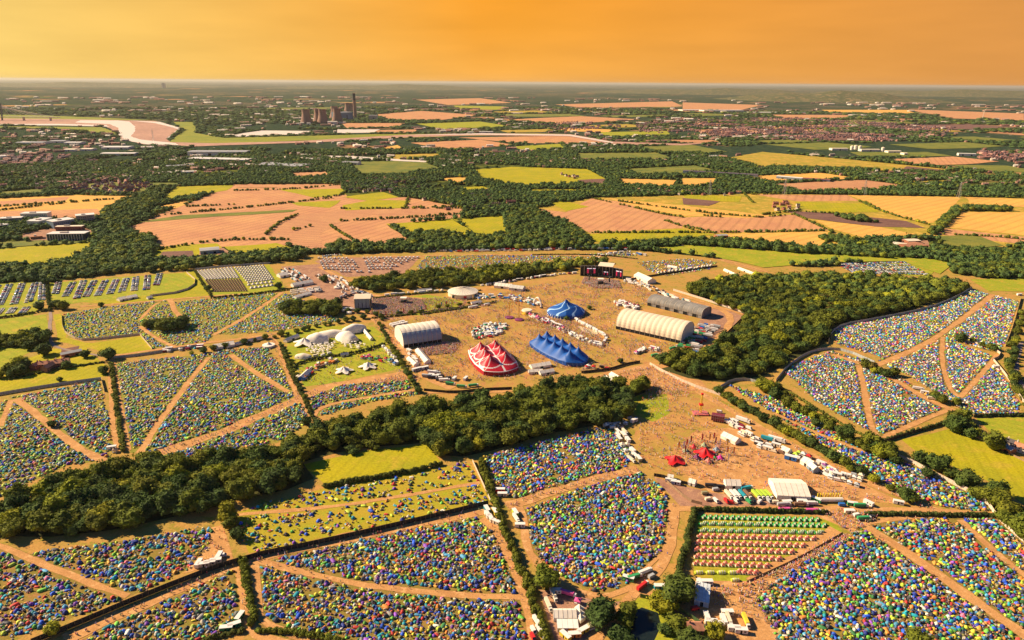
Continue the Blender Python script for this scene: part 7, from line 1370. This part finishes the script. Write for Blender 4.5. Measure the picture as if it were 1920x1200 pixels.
line([(1528, 882), (1545, 892), (1562, 900), (1590, 905), (1612, 912)], 6, ['stall', 'van', 'stall', 'cabin'], ['white', 'white', 'white', 'cream', 'orange', 'lime', 'purple', 'silver grey'], 'at the lower end of the long trader row', 'lower trader row', 1.6, rows_=3, w=6)
line([(1528, 868), (1570, 888)], 8, ['van', 'cabin'], ['white', 'lime', 'white'], 'parked on the grass by the service road', 'service road parking', 2)
# bar line beside the central campsite
line([(1140, 805), (1165, 798), (1195, 788)], 5.5, ['van', 'cabin', 'stall'], ['white', 'silver grey', 'black', 'white'], 'at the wood edge above the central campsite', 'wood edge vans', 1.2, rows_=2, w=5); line([(1158, 812), (1165, 832), (1178, 852), (1188, 868)], 5, ['cabin', 'stall', 'lorry'], ['cream', 'white', 'khaki', 'white'], 'in the trader row right of the central campsite', 'central trader row', .8, rows_=2, w=5, rot=.2)
# service yard lorries
for k, (x, c, l) in enumerate([(1366, 'cream', 'cream box lorry at the left of the lorry park'), (1375, 'white', 'white box lorry below the smaller white marquee'), (1382, 'white', 'second white lorry, left of the teal one'), (1392, 'teal', 'teal box lorry in the lorry park'), (1401, 'brown', 'tan-brown box lorry in the middle of the lorry park'), (1417, 'lime', 'lime green lorry, first of the lime row'), (1425, 'lime', 'lime green lorry, second of the lime row'), (1433, 'lime', 'lime green lorry, third of the lime row'), (1441, 'lime', 'lime green lorry next to the large marquee')]):
    put('lorry', x, 931, -1.35, c, l)
for x, y, an, kd, c, l in [(1335, 914, -.1, 'lorry', 'black', 'dark trailer at the upper left of the service yard'), (1350, 916, -.1, 'lorry', 'black', 'dark grey trailer next to the smaller marquee'), (1342, 920, .2, 'van', 'silver grey', 'grey van below the dark trailers'), (1400, 918, .3, 'lorry', 'teal', 'blue covered trailer behind the lime lorries'), (1328, 938, .3, 'van', 'cream', 'cream van in the empty part of the yard'), (1342, 941, -1.2, 'van', 'white', 'white van parked near the yard hedge'), (1322, 927, .1, 'van', 'khaki', 'khaki buggy van in the empty yard'), (1370, 944, -.4, 'van', 'red', 'red tractor unit, left one of two'), (1362, 942, -1.3, 'van', 'red', 'dark red tractor unit by the hedge'), (1380, 941, -1.2, 'van', 'white', 'white tractor unit between red and green ones'), (1404, 943, -1.2, 'van', 'green', 'green tractor unit in the lorry park'), (1412, 941, -1.3, 'van', 'black', 'black tractor unit in the lorry park'),
                          (1424, 943, .8, 'van', 'white', 'white van below the lime lorries'), (1441, 941, -1.3, 'van', 'silver grey', 'silver tractor unit below the lime lorries'), (1455, 944, 0, 'van', 'cream', 'cream van at the corner of the large marquee'), (1475, 945, .1, 'cabin', 'khaki', 'olive cabin in front of the large marquee'), (1470, 949, .1, 'lorry', 'silver grey', 'long grey tarpaulined trailer in front of the large marquee'), (1503, 943, 0, 'cabin', 'white', 'white cabin in front of the large marquee'), (1520, 947, 0, 'lorry', 'white', 'white trailer at the lower right of the large marquee'), (1530, 940, -.8, 'cabin', 'green', 'green container right of the large marquee'), (1502, 949, 0, 'lorry', 'brown', 'brown low trailer in front of the white cabin'), (1579, 949, -.05, 'van', 'blue', 'blue-topped van below the yellow posts'), (1684, 945, -.4, 'cabin', 'white', 'small white cabin alone near the tree row'),
                          (1260, 905, -.3, 'lorry', 'white', 'white tanker at the curved end of the yard'), (1267, 908, -.3, 'cabin', 'white', 'white cabin beside the tanker'), (1473, 959, 0, 'lorry', 'pink', 'crimson trailer behind the pod field hedge, left one'), (1525, 961, 0, 'lorry', 'pink', 'crimson trailer behind the pod field hedge, right one'), (1515, 962, 0, 'van', 'black', 'black van left of the right crimson trailer'),
                          (968, 976, -1.2, 'lorry', 'white', 'long white trailer by the hedge above the triangular campsite'), (975, 988, 0, 'cabin', 'white', 'white cabin below the long white trailer'), (966, 964, -1.2, 'cabin', 'lime', 'lime cabin above the long white trailer'), (938, 922, 0, 'cabin', 'red', 'red-roofed stall cabin by the hedge corner'), (942, 930, 0, 'cabin', 'cream', 'cream cabin below the red-roofed one'), (914, 968, -1.2, 'cabin', 'white', 'white cabin left of the hedge at the path crossing'), (920, 975, -1.2, 'cabin', 'cream', 'cream cabin left of the hedge'), (913, 958, -1.2, 'cabin', 'teal', 'teal stall left of the hedge'), (928, 962, -1.2, 'cabin', 'yellow', 'yellow stall left of the hedge'), (930, 982, -.6, 'cabin', 'cream', 'small cream cabin at the bend of the hedge'),
                          (1038, 1120, -1.3, 'lorry', 'cream', 'upper long cream cabin on the left of the compound'), (1028, 1138, -1.3, 'lorry', 'cream', 'lower long cream cabin on the left of the compound') , (1042, 1112, 0, 'cabin', 'white', 'white cabin at the top of the compound'), (1066, 1117, -.4, 'lorry', 'pink', 'pink trailer stage in the compound'), (1083, 1131, -.3, 'stall', 'pink', 'pink canopy beside the compound pagodas'),
                          (1049, 1177, -1.57, 'cabin', 'silver grey', 'leftmost upright cabin below the compound marquee'), (1059, 1177, -1.57, 'cabin', 'white', 'second upright cabin below the compound marquee'), (1069, 1177, -1.57, 'cabin', 'yellow', 'ochre upright cabin below the compound marquee'), (1079, 1177, -1.57, 'cabin', 'cream', 'rightmost upright cabin below the compound marquee'), (1060, 1196, -.9, 'cabin', 'yellow', 'yellow tilted cabin at the bottom of the compound'), (1077, 1194, .1, 'cabin', 'orange', 'orange-yellow cabin at the bottom of the compound'), (1093, 1186, .6, 'cabin', 'yellow', 'yellow cabin near the bottom track'), (1108, 1178, .4, 'stall', 'khaki', 'olive canopy right of the compound cabins'),
                          (1205, 1102, .75, 'lorry', 'red', 'red and white lorry on the track junction'), (1237, 1104, 0, 'cabin', 'teal', 'blue-green cabin by the round hedge tree'), (1190, 1085, .4, 'lorry', 'green', 'long green container, front side of the square pen'), (1178, 1088, -.4, 'cabin', 'green', 'green container, left side of the square pen'), (1210, 1075, .5, 'lorry', 'white', 'white container at the back of the square pen'), (1222, 1083, .6, 'van', 'silver grey', 'grey van behind the red lorry'),
                          (1325, 1095, 0, 'cabin', 'white', 'white cabin above the frame tent'), (1311, 1098, -1.57, 'cabin', 'cream', 'upright cream cabin above the frame tent'), (1325, 1161, -1.57, 'cabin', 'cream', 'upright cream container below the frame tent'), (1333, 1170, -.1, 'cabin', 'white', 'white container, left of the bottom row'), (1345, 1174, -.1, 'cabin', 'white', 'white container, second in the bottom row'), (1356, 1166, -1.57, 'cabin', 'cream', 'upright cream container, left one of the pair'), (1366, 1166, -1.57, 'lorry', 'cream', 'upright cream container with vents, right one of the pair'), (1376, 1182, -.1, 'cabin', 'white', 'white container, third in the bottom row'), (1389, 1186, -.1, 'cabin', 'white', 'white container, last in the bottom row'), (1398, 1168, -1.57, 'lorry', 'yellow', 'ochre upright container at the right of the group'), (1303, 1144, .3, 'van', 'red', 'dark red van at the left foot of the frame tent'), (1363, 1152, 0, 'cabin', 'cream', 'small cream cabin above the container pair'),
                          (1000, 1185, -1.2, 'van', 'white', 'white van on the path left of the long hedge'), (999, 1198, -1.2, 'van', 'red', 'red vehicle below the white van on the path'), (1008, 1172, -1.15, 'lorry', 'white', 'long white trailer against the long hedge'), (1014, 1190, -1.15, 'lorry', 'white', 'second long white trailer against the long hedge'),
                          (373, 1060, 1.57, 'cabin', 'white', 'white upright cabin at the left end of the L-shaped group'), (383, 1062, .25, 'cabin', 'cream', 'cream cabin, left of the low row by the black fence'), (394, 1059, .25, 'cabin', 'cream', 'cream cabin, middle of the low row by the black fence'), (405, 1055, .25, 'cabin', 'cream', 'cream cabin, right of the low row by the black fence'), (411, 1046, 1.57, 'cabin', 'white', 'white cabin at the corner by the black fence'), (417, 1044, .2, 'van', 'white', 'white van next to the corner cabin'), (450, 1160, 1.4, 'cabin', 'green', 'green toilet cabin at the corner of the lower left campsite'), (440, 1176, .5, 'cabin', 'green', 'green toilet cabin on the curve of the lower left campsite'), (425, 1182, .15, 'cabin', 'green', 'green toilet cabin, end of the curve in the lower left'),
                          (210, 842, .3, 'cabin', 'white', 'white cabin at the corner of the left campsite'), (216, 848, .3, 'stall', 'brown', 'brown stall at the corner of the left campsite'), (1598, 948, -.3, 'cabin', 'green', 'green container, left wall of the open pen'), (1614, 951, 0, 'lorry', 'green', 'long green container, front wall of the open pen'), (1628, 946, -1, 'cabin', 'white', 'white panel cabin, right wall of the open pen'),
                          (1620, 975, .1, 'lorry', 'green', 'green lorry at the junction above the right campsite'), (1606, 968, .3, 'van', 'white', 'white van at the junction above the right campsite'), (1635, 972, -.3, 'van', 'black', 'black van at the junction above the right campsite'), (1592, 962, 0, 'cabin', 'cream', 'cream cabin at the junction above the right campsite'),
                          (1722, 731, -.45, 'lorry', 'white', 'white trailer, upper one on the path in the right campsites'), (1733, 738, -.45, 'cabin', 'white', 'white cabin below the trailer in the right campsites'), (1750, 750, -.4, 'lorry', 'cream', 'pale trailer by the bushes in the right campsites'), (1866, 690, .2, 'cabin', 'white', 'white cabin at the corner of the right edge campsite'), (1911, 554, .1, 'cabin', 'white', 'white cabin at the top corner of the upper right campsite'), (1505, 829 , -.6, 'van', 'white', 'white van on the service road beside the tree row'), (1349, 774, -.3, 'van', 'white', 'white van near the tower ride')]:
    put(kd, x, y, an, c, l)
for x, y, an, kd, c, l in [(845, 722, -.25, 'lorry', 'green', 'green fence container left of the red big top, first of three'), (866, 727, -.1, 'lorry', 'green', 'green fence container left of the red big top, middle one'), (888, 725, .25, 'lorry', 'green', 'green fence container left of the red big top, last one'), (852, 712, 1.2, 'cabin', 'white', 'white cabin inside the green pen, left one'), (873, 712, 1.2, 'cabin', 'white', 'white cabin inside the green pen, right one'), (1228, 668, .5, 'lorry', 'green', 'green container at the corner of the main arena'), (1262, 655, .5, 'lorry', 'green', 'green container below the cream hall')]: put(kd, x, y, an, c, l)
# ---- motorhomes in rows
MN = 0
for k, y in enumerate([485, 488.5, 492, 496, 500.5, 505, 510]):
    for seg in ([(598+k*2, 665+k*3), (682+k*2, 790-k*10)] if k < 6 else [(640, 700)]):
        A_, B_ = np.array(G(seg[0], y)), np.array(G(seg[1], y+(-1 if seg[0] > 670 else 1))); n = int(np.linalg.norm(B_-A_)/6.6); r = random.Random(k)
        for i in range(n):
            if r.random() < .16 or MN > 215: continue
            MN += 1; p = A_+(B_-A_)*i/n; cl = r.choice(['white', 'white', 'white', 'cream', 'silver grey']); put('motorhome', p[0], p[1], 1.4+r.uniform(-.1, .1), cl, f"{cl} motorhome in row {['one','two','three','four','five','six','seven'][k]} of the field left of the oak belt, {'left' if seg[0] < 675 else 'right'} half", 'motorhomes in the upper field, row '+str(k+1)+', '+cl+(' left' if seg[0] < 675 else ' right'), 1.0, False)
# ---- cars
CARM = car_mb(); cols = [('white', .28), ('silver grey', .22), ('black', .18), ('blue', .12), ('red', .08), ('brown', .04), ('green', .03), ('cream', .05)]
CARS = []
def carcol(a, b, place, w=5.2, step=2.75, seed=0):
    A_, B_ = np.array(G(*a)), np.array(G(*b)); L_ = np.linalg.norm(B_-A_); d = (B_-A_)/L_; q = np.array([-d[1], d[0]]); r = random.Random(seed+int(a[0]))
    for s in (-1, 1):
        for i in range(int(L_/step)):
            if r.random() < .1: continue
            p = A_+d*step*i+q*(s*w/2+r.uniform(-.2, .2)); CARS.append((p[0], p[1], math.atan2(q[1], q[0])+(PI if s < 0 else 0)+r.uniform(-.05, .05), place))
for i, (a, b) in enumerate([((110, 530), (103, 553)), ((137, 530), (122, 557)), ((157, 527), (143, 561)), ((177, 527), (160, 558)), ((198, 526), (182, 556)), ((218, 525), (205, 553)), ((237, 523), (227, 550)), ((255, 520), (251, 547)), ((277, 517), (274, 545)), ((300, 514), (292, 537))]): carcol(a, b, 'middle left car park'); 
for a, b in [((18, 534), (-2, 574)), ((42, 532), (25, 572)), ((66, 531), (52, 569)), ((80, 530), (78, 565)), ((-4, 536), (-30, 574)), ((26, 578), (16, 590)), ((50, 577), (40, 589)), ((2, 580), (-8, 592))]: carcol(a, b, 'far left car park')
for k in range(6): carcol((1568+k*6, 496+k*3), (1700+k*9, 492+k*4.6), 'car park behind the oak wood', 5, 2.75)
for x0, y0, x1, y1 in [(640, 478, 600, 481), (1400, 466, 1440, 468), (668, 545, 690, 553)]: carcol((x0, y0), (x1, y1), 'small crew parking')
for a, b in [((150, 486), (205, 440)), ((60, 506), (140, 493))]:
    A_, B_ = np.array(G(*a)), np.array(G(*b))
    for k in range(9): p = A_+(B_-A_)*(k+.4)/9+rng.normal(size=2)*2; CARS.append((p[0], p[1], math.atan2(*(B_-A_)[::-1]), 'road past the office campus'))
pp = proj(np.array([(c[0], c[1]) for c in CARS])); CARS = [c for c, q in zip(CARS, pp) if -15 < q[0] < 1935]; CARS.sort(key=lambda c: c[0]**2+c[1]**2); r = random.Random(9)
print('cars', len(CARS)); names_ = [c[0] for c in cols]; wts = [c[1] for c in cols]
base = None; cidx = [names_.index(r.choices(names_, wts)[0]) for _ in CARS]
for (x, y, an, pl), ci in list(zip(CARS, cidx))[:290]:
    if base is None: base = CARM.build('parked_car', [CARP, GLASS, TYRE]); o = base
    else: o = base.copy(); COL.objects.link(o)
    o.location = (x, y, GZ-.05); o.rotation_euler = (0, 0, an); o.material_slots[0].link = 'OBJECT'; o.material_slots[0].material = PM[names_[ci]]; tag(o, f'{names_[ci]} car parked in a row in the {pl}' if 'road' not in pl else f'{names_[ci]} car driving on the road past the office campus', 'car', f'{names_[ci]} cars, {pl}')
rc_ = CARS[290:]; n = len(rc_)
if n: merge('parked_cars', [mb_proto(CARM)], np.zeros(n, int), np.array([(c[0], c[1], GZ-.05) for c in rc_]), np.array([c[2] for c in rc_]), np.ones((n, 3)), np.array([PCOL[names_[c]] for c in cidx[290:]]), [attr_mat('car_paint_varied', .3, .05), GLASS, TYRE]); tag(bpy.data.objects['parked_cars'], 'remaining rows of small parked cars in the far car parks', 'cars', kind='stuff')
# ---- feather flags
def flag(x, y, colr, label, h=7, group=None):
    a, b = G(x, y); root = empty('feather_flag', (a, b, GZ), .2); tag(root, label, 'flag', group); MB().cyl(0, 0, 0, h, .09, 0, 4).build('pole', [MET], root); MB().add([(.08, -.04, 1.4), (1.3, -.04, 1.8), (1.5, -.04, h-1.2), (.08, -.04, h), (.08, .04, 1.4), (1.3, .04, 1.8), (1.5, .04, h-1.2), (.08, .04, h)], [(0, 1, 2, 3), (4, 7, 6, 5), (0, 4, 5, 1), (1, 5, 6, 2), (2, 6, 7, 3)]).build('banner', [PM[colr]], root)
for i, (x, y, c) in enumerate([(697, 588, 'yellow'), (709, 592, 'yellow'), (714, 594, 'teal'), (723, 594, 'red'), (734, 593, 'yellow'), (746, 590, 'teal'), (756, 588, 'red'), (781, 586, 'yellow'), (790, 584, 'teal'), (798, 582, 'red'), (817, 578, 'yellow'), (827, 576, 'teal'), (836, 574, 'red'), (847, 573, 'yellow'), (886, 562, 'yellow')]): flag(x, y, c, f"{c} feather flag, {['first','second','third','fourth','fifth','sixth','seventh','eighth','ninth','tenth','eleventh','twelfth','thirteenth','fourteenth','last'][i]} from the left in front of the second arena", 8, 'flags along the second arena')
for i, (x, y, c) in enumerate([(1281, 842, 'white'), (1286, 838, 'red'), (1271, 843, 'orange'), (1294, 832, 'maroon'), (1315, 828, 'red'), (1329, 828, 'orange'), (1337, 826, 'red'), (1340, 834, 'maroon'), (1348, 838, 'white'), (1362, 838, 'yellow'), (1362, 852, 'orange'), (1374, 853, 'orange'), (1283, 850, 'maroon'), (1364, 866, 'white')]): flag(x, y, c, f"{c} feather flag, number {['one','two','three','four','five','six','seven','eight','nine','ten','eleven','twelve','thirteen','fourteen'][i]} round the red star tents", 8, 'flags round the red star tents')
for i, (x, y, c) in enumerate([(695, 652, 'cream'), (688, 655, 'yellow'), (682, 658, 'white'), (702, 648, 'cream'), (640, 678, 'lime'), (632, 688, 'yellow'), (624, 694, 'lime'), (619, 703, 'red'), (671, 672, 'lime')]): flag(x, y, c, f"{c} banner on the stretch tent lawn, {['rightmost but one','third from the right','fourth from the right','rightmost','by the dark hedge','left of the star tent','near the stall row','lowest','under the small booth'][i]}", 4, 'lawn banners')
# lawn tables
TB = MB().cyl(0, 0, .7, .85, 1.1, 0, 8).cyl(0, 0, 0, .7, .12, 0, 5)
for s in range(5): TB.box(1.5*math.cos(s*1.257)-.25, 1.5*math.cos(s*1.257)+.25, 1.5*math.sin(s*1.257)-.25, 1.5*math.sin(s*1.257)+.25, 0, .5)
TB.add([(0, 0, 3.1)]+[(1.7*math.cos(k*PI/3), 1.7*math.sin(k*PI/3), 2.5) for k in range(6)], [(0, 1+k, 1+(k+1) % 6) for k in range(6)]).bar((0, 0, .8), (0, 0, 3.1), .06, 0, 3)
tb0 = None; P = np.concatenate([scatter(GP([(588, 648), (628, 642), (625, 656), (612, 664), (582, 665), (572, 656)]), 5, .35, 3), scatter(GP([(640, 645), (668, 642), (690, 645), (672, 655), (645, 655)]), 6.5, .35, 4)])
for p in P:
    if tb0 is None: tb0 = TB.build('parasol_table', [WHC]); o = tb0
    else: o = tb0.copy(); COL.objects.link(o)
    o.location = (p[0], p[1], GZ); o.rotation_euler = (0, 0, rng.uniform(0, 6)); tag(o, f"cream parasol table on the stretch tent lawn, {'left' if p[0] < G(635, 650)[0] else 'right'} cluster", 'table', f"parasol tables, {'left' if p[0] < G(635, 650)[0] else 'right'} cluster")
# ================================================================== people
SKIN = (.55, .33, .22)
def body(pose):
    """one continuous skinned figure, 1.72 m tall"""
    J = {'p': (0, 0, .93), 'c': (0, 0, 1.22), 'n': (0, .0, 1.46), 'h': (0, -.01, 1.60), 't': (0, 0, 1.70)}
    if pose == 0: J.update(kl=(-.11, -.02, .50), al=(-.12, .02, .08), fl=(-.12, -.14, .03), kr=(.11, -.02, .50), ar=(.12, .02, .08), fr=(.12, -.14, .03), sl=(-.19, 0, 1.40), el=(-.27, .02, 1.13), wl=(-.25, -.10, .90), sr=(.19, 0, 1.40), er=(.27, .02, 1.13), wr=(.25, -.10, .90))
    elif pose == 1: J.update(kl=(-.10, -.20, .52), al=(-.11, -.26, .10), fl=(-.11, -.41, .07), kr=(.10, .08, .50), ar=(.11, .34, .16), fr=(.11, .25, .04), sl=(-.19, .02, 1.40), el=(-.25, .20, 1.16), wl=(-.23, .16, .93), sr=(.19, -.02, 1.40), er=(.26, -.16, 1.15), wr=(.22, -.36, 1.02))
    else: J.update(kl=(-.13, -.02, .50), al=(-.15, .02, .08), fl=(-.16, -.14, .03), kr=(.12, -.04, .50), ar=(.13, .0, .08), fr=(.14, -.16, .03), sl=(-.19, 0, 1.41), el=(-.38, -.05, 1.58), wl=(-.34, -.12, 1.84), sr=(.19, 0, 1.40), er=(.28, -.06, 1.16), wr=(.16, -.24, 1.10))
    R_ = dict(p=.15, c=.145, n=.06, h=.10, t=.085, kl=.065, al=.045, fl=.035, kr=.065, ar=.045, fr=.035, sl=.06, el=.045, wl=.035, sr=.06, er=.045, wr=.035)
    E = [('p', 'c'), ('c', 'n'), ('n', 'h'), ('h', 't'), ('p', 'kl'), ('kl', 'al'), ('al', 'fl'), ('p', 'kr'), ('kr', 'ar'), ('ar', 'fr'), ('c', 'sl'), ('sl', 'el'), ('el', 'wl'), ('c', 'sr'), ('sr', 'er'), ('er', 'wr')]
    ks = list(J); me = bpy.data.meshes.new('body'); me.from_pydata([J[k] for k in ks], [(ks.index(a), ks.index(b)) for a, b in E], []); o = bpy.data.objects.new('body', me); COL.objects.link(o)
    mo = o.modifiers.new('s', 'SKIN'); me.skin_vertices
    for i, k in enumerate(ks): me.skin_vertices[0].data[i].radius = (R_[k], R_[k]*(.75 if k in 'pc' else 1)); me.skin_vertices[0].data[i].use_root = (k == 'p')
    o.modifiers.new('u', 'SUBSURF').levels = 1
    dg = bpy.context.evaluated_depsgraph_get(); m2 = bpy.data.meshes.new_from_object(o.evaluated_get(dg)); bpy.data.objects.remove(o); return m2
PB = [body(k) for k in range(3)]
SHIRT = [('white', (.75, .70, .64)), ('black', (.03, .03, .035)), ('red', (.55, .04, .04)), ('blue', (.05, .14, .5)), ('yellow', (.75, .55, .06)), ('pink', (.7, .25, .35)), ('bare-chested', SKIN), ('green', (.06, .3, .1)), ('grey', (.3, .3, .3))]
TROU = [('dark', (.04, .05, .09)), ('pale', (.45, .38, .28)), ('denim', (.08, .14, .28))]
PMAT = {n_: mat('shirt_'+n_.replace('-', '_'), c, .9, .05, 3) for n_, c in SHIRT}; TMAT = {n_: mat('shorts_'+n_, c, .9, .05, 3) for n_, c in TROU}; SKM = mat('skin', SKIN, .6, .05, 3); HAIR = mat('hair', (.06, .035, .02), .8, .2, 3); SHOE = mat('shoes', (.05, .04, .04), .8)
for me in PB:
    me.materials.clear()
    for m in (SKM, PMAT['white'], TMAT['dark'], HAIR, SHOE): me.materials.append(m)
    for p in me.polygons:
        x, y, z = p.center; p.use_smooth = True
        p.material_index = 4 if z < .09 else (2 if .42 < z < 1.0 and abs(x) < .21 else (1 if 1.0 <= z < 1.47 and abs(x) < .26 else (3 if z > 1.60 and abs(x) < .13 and (y > -.03 or z > 1.68) else 0)))
PROT = []
def fig():
    m = MB()
    for s in (-1, 1): m.bar((s*.11, 0, 0), (s*.09, 0, .85), .07, 0, 4, .11)
    m.bar((0, 0, .8), (0, 0, 1.42), .17, 0, 5, .20); m.bar((0, 0, 1.42), (0, 0, 1.72), .09, 2, 5, .10)
    for s in (-1, 1): m.bar((s*.22, 0, 1.4), (s*.28, -.08, .9), .06, 2, 3, .04)
    return mb_proto(m)
FIG = fig(); CR = []   # x, y
def crowd(pts, n, seed, cl=.0, px=True, place=''):
    poly = GP(pts) if px else pts; r = np.random.default_rng(seed); lo, hi = poly.min(0), poly.max(0); out = []; c_ = 0
    while c_ < n:
        P = r.uniform(lo, hi, (n*3, 2)); P = P[inpoly(P, poly)]
        if cl: P = P[vnoise(P[:, 0], P[:, 1], 14, seed)*.6+vnoise(P[:, 0], P[:, 1], 5, seed+1)*.4 > cl]
        out.append(P); c_ += len(P)
        if len(P) == 0: break
    P = np.concatenate(out)[:n]; CR.append((P, place))
ARP = [(745, 700), (700, 600), (770, 592), (860, 575), (960, 545), (1080, 522), (1175, 530), (1240, 550), (1210, 570), (1155, 600), (1150, 620), (1275, 650), (1230, 670), (1130, 690), (1040, 715), (900, 715), (800, 705)]
crowd(ARP, 6500, 1, .5, place='on the main arena ground'); crowd(ARP, 3000, 2, 0, place='on the main arena ground'); crowd([(695, 590), (697, 562), (750, 557), (790, 562), (800, 580), (760, 592)], 6500, 3, .10, place='in the second arena'); crowd([(790, 560), (880, 556), (870, 575), (790, 588)], 900, 4, .3, place='in the second arena')
crowd([(1095, 520), (1160, 526), (1165, 540), (1125, 542), (1090, 532)], 2600, 5, .05, place='in front of the main stage'); crowd([(780, 652), (830, 642), (865, 645), (850, 662), (800, 668)], 900, 6, .1, place='beside the arched hall'); crowd([(985, 600), (1060, 632), (1125, 655), (1140, 645), (1085, 606), (1010, 592)], 900, 7, .1, place='round the food stalls')
SAR = [(1200, 790), (1205, 740), (1230, 700), (1300, 745), (1330, 790), (1420, 845), (1520, 885), (1600, 920), (1720, 950), (1320, 905), (1262, 890), (1195, 875)]
crowd(SAR, 900, 8, .5, place='on the sandy lower arena'); crowd(SAR, 450, 9, 0, place='on the sandy lower arena'); crowd([(1130, 705), (1225, 685), (1290, 720), (1300, 745), (1240, 740), (1190, 715)], 380, 10, .3, place='on the earth road to the arena'); crowd([(1270, 835), (1290, 825), (1350, 830), (1380, 850), (1340, 875), (1280, 872)], 260, 30, .3, place='among the red star tents')
crowd([(1320, 1105), (1400, 1095), (1500, 1050), (1590, 1000), (1600, 1010), (1420, 1115), (1440, 1170), (1400, 1165), (1345, 1145)], 420, 11, .25, place='on the earth by the white containers'); crowd([(1440, 1080), (1560, 1005), (1600, 1000), (1590, 1015), (1470, 1075)], 120, 12, 0, place='on the track beside the pod field')
crowd([(1560, 955), (1640, 958), (1650, 975), (1590, 1000), (1540, 960)], 200, 13, 0, place='at the junction above the right campsite'); crowd([(545, 680), (720, 650), (745, 690), (600, 725), (560, 715)], 300, 14, .35, place='on the lawn'); crowd([(585, 740), (760, 700), (790, 710), (700, 725), (600, 750)], 260, 15, .2, place='on the path below the lawn')
def along(pts, n, w, seed, place):
    L_ = resample(GP(pts), 1.0); r = np.random.default_rng(seed); P = L_[r.integers(0, len(L_), n)]+r.normal(size=(n, 2))*w; CR.append((P, place))
along([(130, 1196), (300, 1122), (455, 1055), (600, 1022), (760, 988), (910, 957)], 110, 2.0, 20, 'on the wide track along the black fence'); along([(590, 735), (520, 765), (420, 810), (300, 850)], 130, 3, 21, 'on the wide path through the large tent field'); along([(950, 950), (1060, 915), (1130, 895), (1195, 880)], 110, 2.5, 22, 'on the path above the triangular campsite'); along([(925, 985), (950, 1030), (985, 1120), (1005, 1200)], 60, 2.5, 23, 'on the path left of the long hedge')
along([(458, 1060), (462, 1120), (465, 1185)], 18, 1.6, 24, 'on the path beside the short hedge'); along([(480, 1050), (680, 1098), (985, 1120)], 25, 1.5, 25, 'on the path through the large bottom campsite'); along([(395, 1000), (415, 1030), (380, 1060)], 26, 5, 26, 'on the bare earth below the wood'); along([(1225, 690), (1330, 745), (1460, 822), (1600, 895), (1760, 960)], 120, 2.5, 27, 'on the long service road'); along([(1265, 945), (1245, 1060), (1180, 1130)], 18, 1.6, 28, 'on the track left of the pod field'); along([(505, 630), (545, 710), (560, 745)], 60, 2.5, 29, 'on the track beside the lawn hedge')
tentpeople = TX[np.random.default_rng(31).integers(0, len(TX), 4200)]+np.random.default_rng(32).normal(size=(4200, 2))*1.8; CR.append((tentpeople, 'between the camping tents'))
PP = np.concatenate([c[0] for c in CR]); PLc = sum([[c[1]]*len(c[0]) for c in CR], []); pr = proj(PP); vis = (pr[:, 0] > 2) & (pr[:, 0] < 1918) & (pr[:, 1] < 1197); inw = np.zeros(len(PP), bool)
for wp in WOODP: inw |= inpoly(PP, wp)
dist = np.linalg.norm(PP, axis=1); order = np.argsort(np.where(vis & ~inw, dist, 1e9)); r = random.Random(12)
for n_, i in enumerate(order[:290]):
    sh = r.choice(SHIRT); tr_ = r.choice(TROU); k = r.choices((0, 1, 2), (.45, .5, .05))[0]; o = bpy.data.objects.new('person', PB[k]); COL.objects.link(o); o.location = (PP[i, 0], PP[i, 1], GZ); o.rotation_euler = (0, 0, r.uniform(0, 6.28)); s = r.uniform(.94, 1.06); o.scale = (s, s, s)
    for j, mm in ((1, PMAT[sh[0]]), (2, TMAT[tr_[0]])): o.material_slots[j].link = 'OBJECT'; o.material_slots[j].material = mm
    ac = ['standing', 'walking', 'waving'][k]
    tag(o, f"person {ac}, {'bare-chested' if sh[0][0:4] == 'bare' else sh[0]+' top'}, {tr_[0]} shorts, {PLc[i]}", 'person', f"{sh[0]} {k} {tr_[0]} people {PLc[i]}".replace(' 0 ', ' standing ').replace(' 1 ', ' walking ').replace(' 2 ', ' waving '))
rest = np.array([i for i in order[290:] if not inw[i] and -30 < pr[i, 0] < 1950]); n = len(rest); rr_ = np.random.default_rng(6); sc = np.array([s[1] for s in SHIRT])
merge('crowd', [FIG], np.zeros(n, int), np.stack([PP[rest, 0], PP[rest, 1], np.full(n, GZ)], 1), rr_.uniform(0, 6.28, n), np.ones((n, 1))*np.array([[1.45, 1.45, 1.0]]), sc[rr_.integers(0, len(sc), n)]*rr_.uniform(.8, 1.25, (n, 1))+np.array([.09, .045, .055]), [attr_mat('crowd_clothes', .9, .05, 2), TMAT['dark'], SKM])
tag(bpy.data.objects['crowd'], 'thousands of festival goers spread over arenas, tracks and campsites', 'crowd', kind='stuff'); print('people', len(PP))
# ---- unused prototypes go
for p in TREES+TP+[PODG, PODB, PODR, BELLW, BELLB, LOR, VAN, CBN, STL, MOT]+HP:
    if not p.used:
        for q, ss in p.parts:
            for t in ss: bpy.data.objects.remove(t)
            bpy.data.objects.remove(q)
        bpy.data.objects.remove(p.root)
# ---- haze
HZ = MB().box(-191000, 191000, -191000, 191000, -1, 330).build('haze', []); tag(HZ, 'thin evening haze lying over the plain', kind='stuff')
hm = bpy.data.materials.new('haze_air'); hm.use_nodes = True; nt = hm.node_tree; nt.nodes.clear(); o_ = nt.nodes.new('ShaderNodeOutputMaterial'); v = nt.nodes.new('ShaderNodeVolumePrincipled'); v.inputs['Color'].default_value = (.76, .72, .62, 1); v.inputs['Density'].default_value = .000013; v.inputs['Anisotropy'].default_value = .2
nt.links.new(v.outputs[0], o_.inputs['Volume']); HZ.data.materials.append(hm)
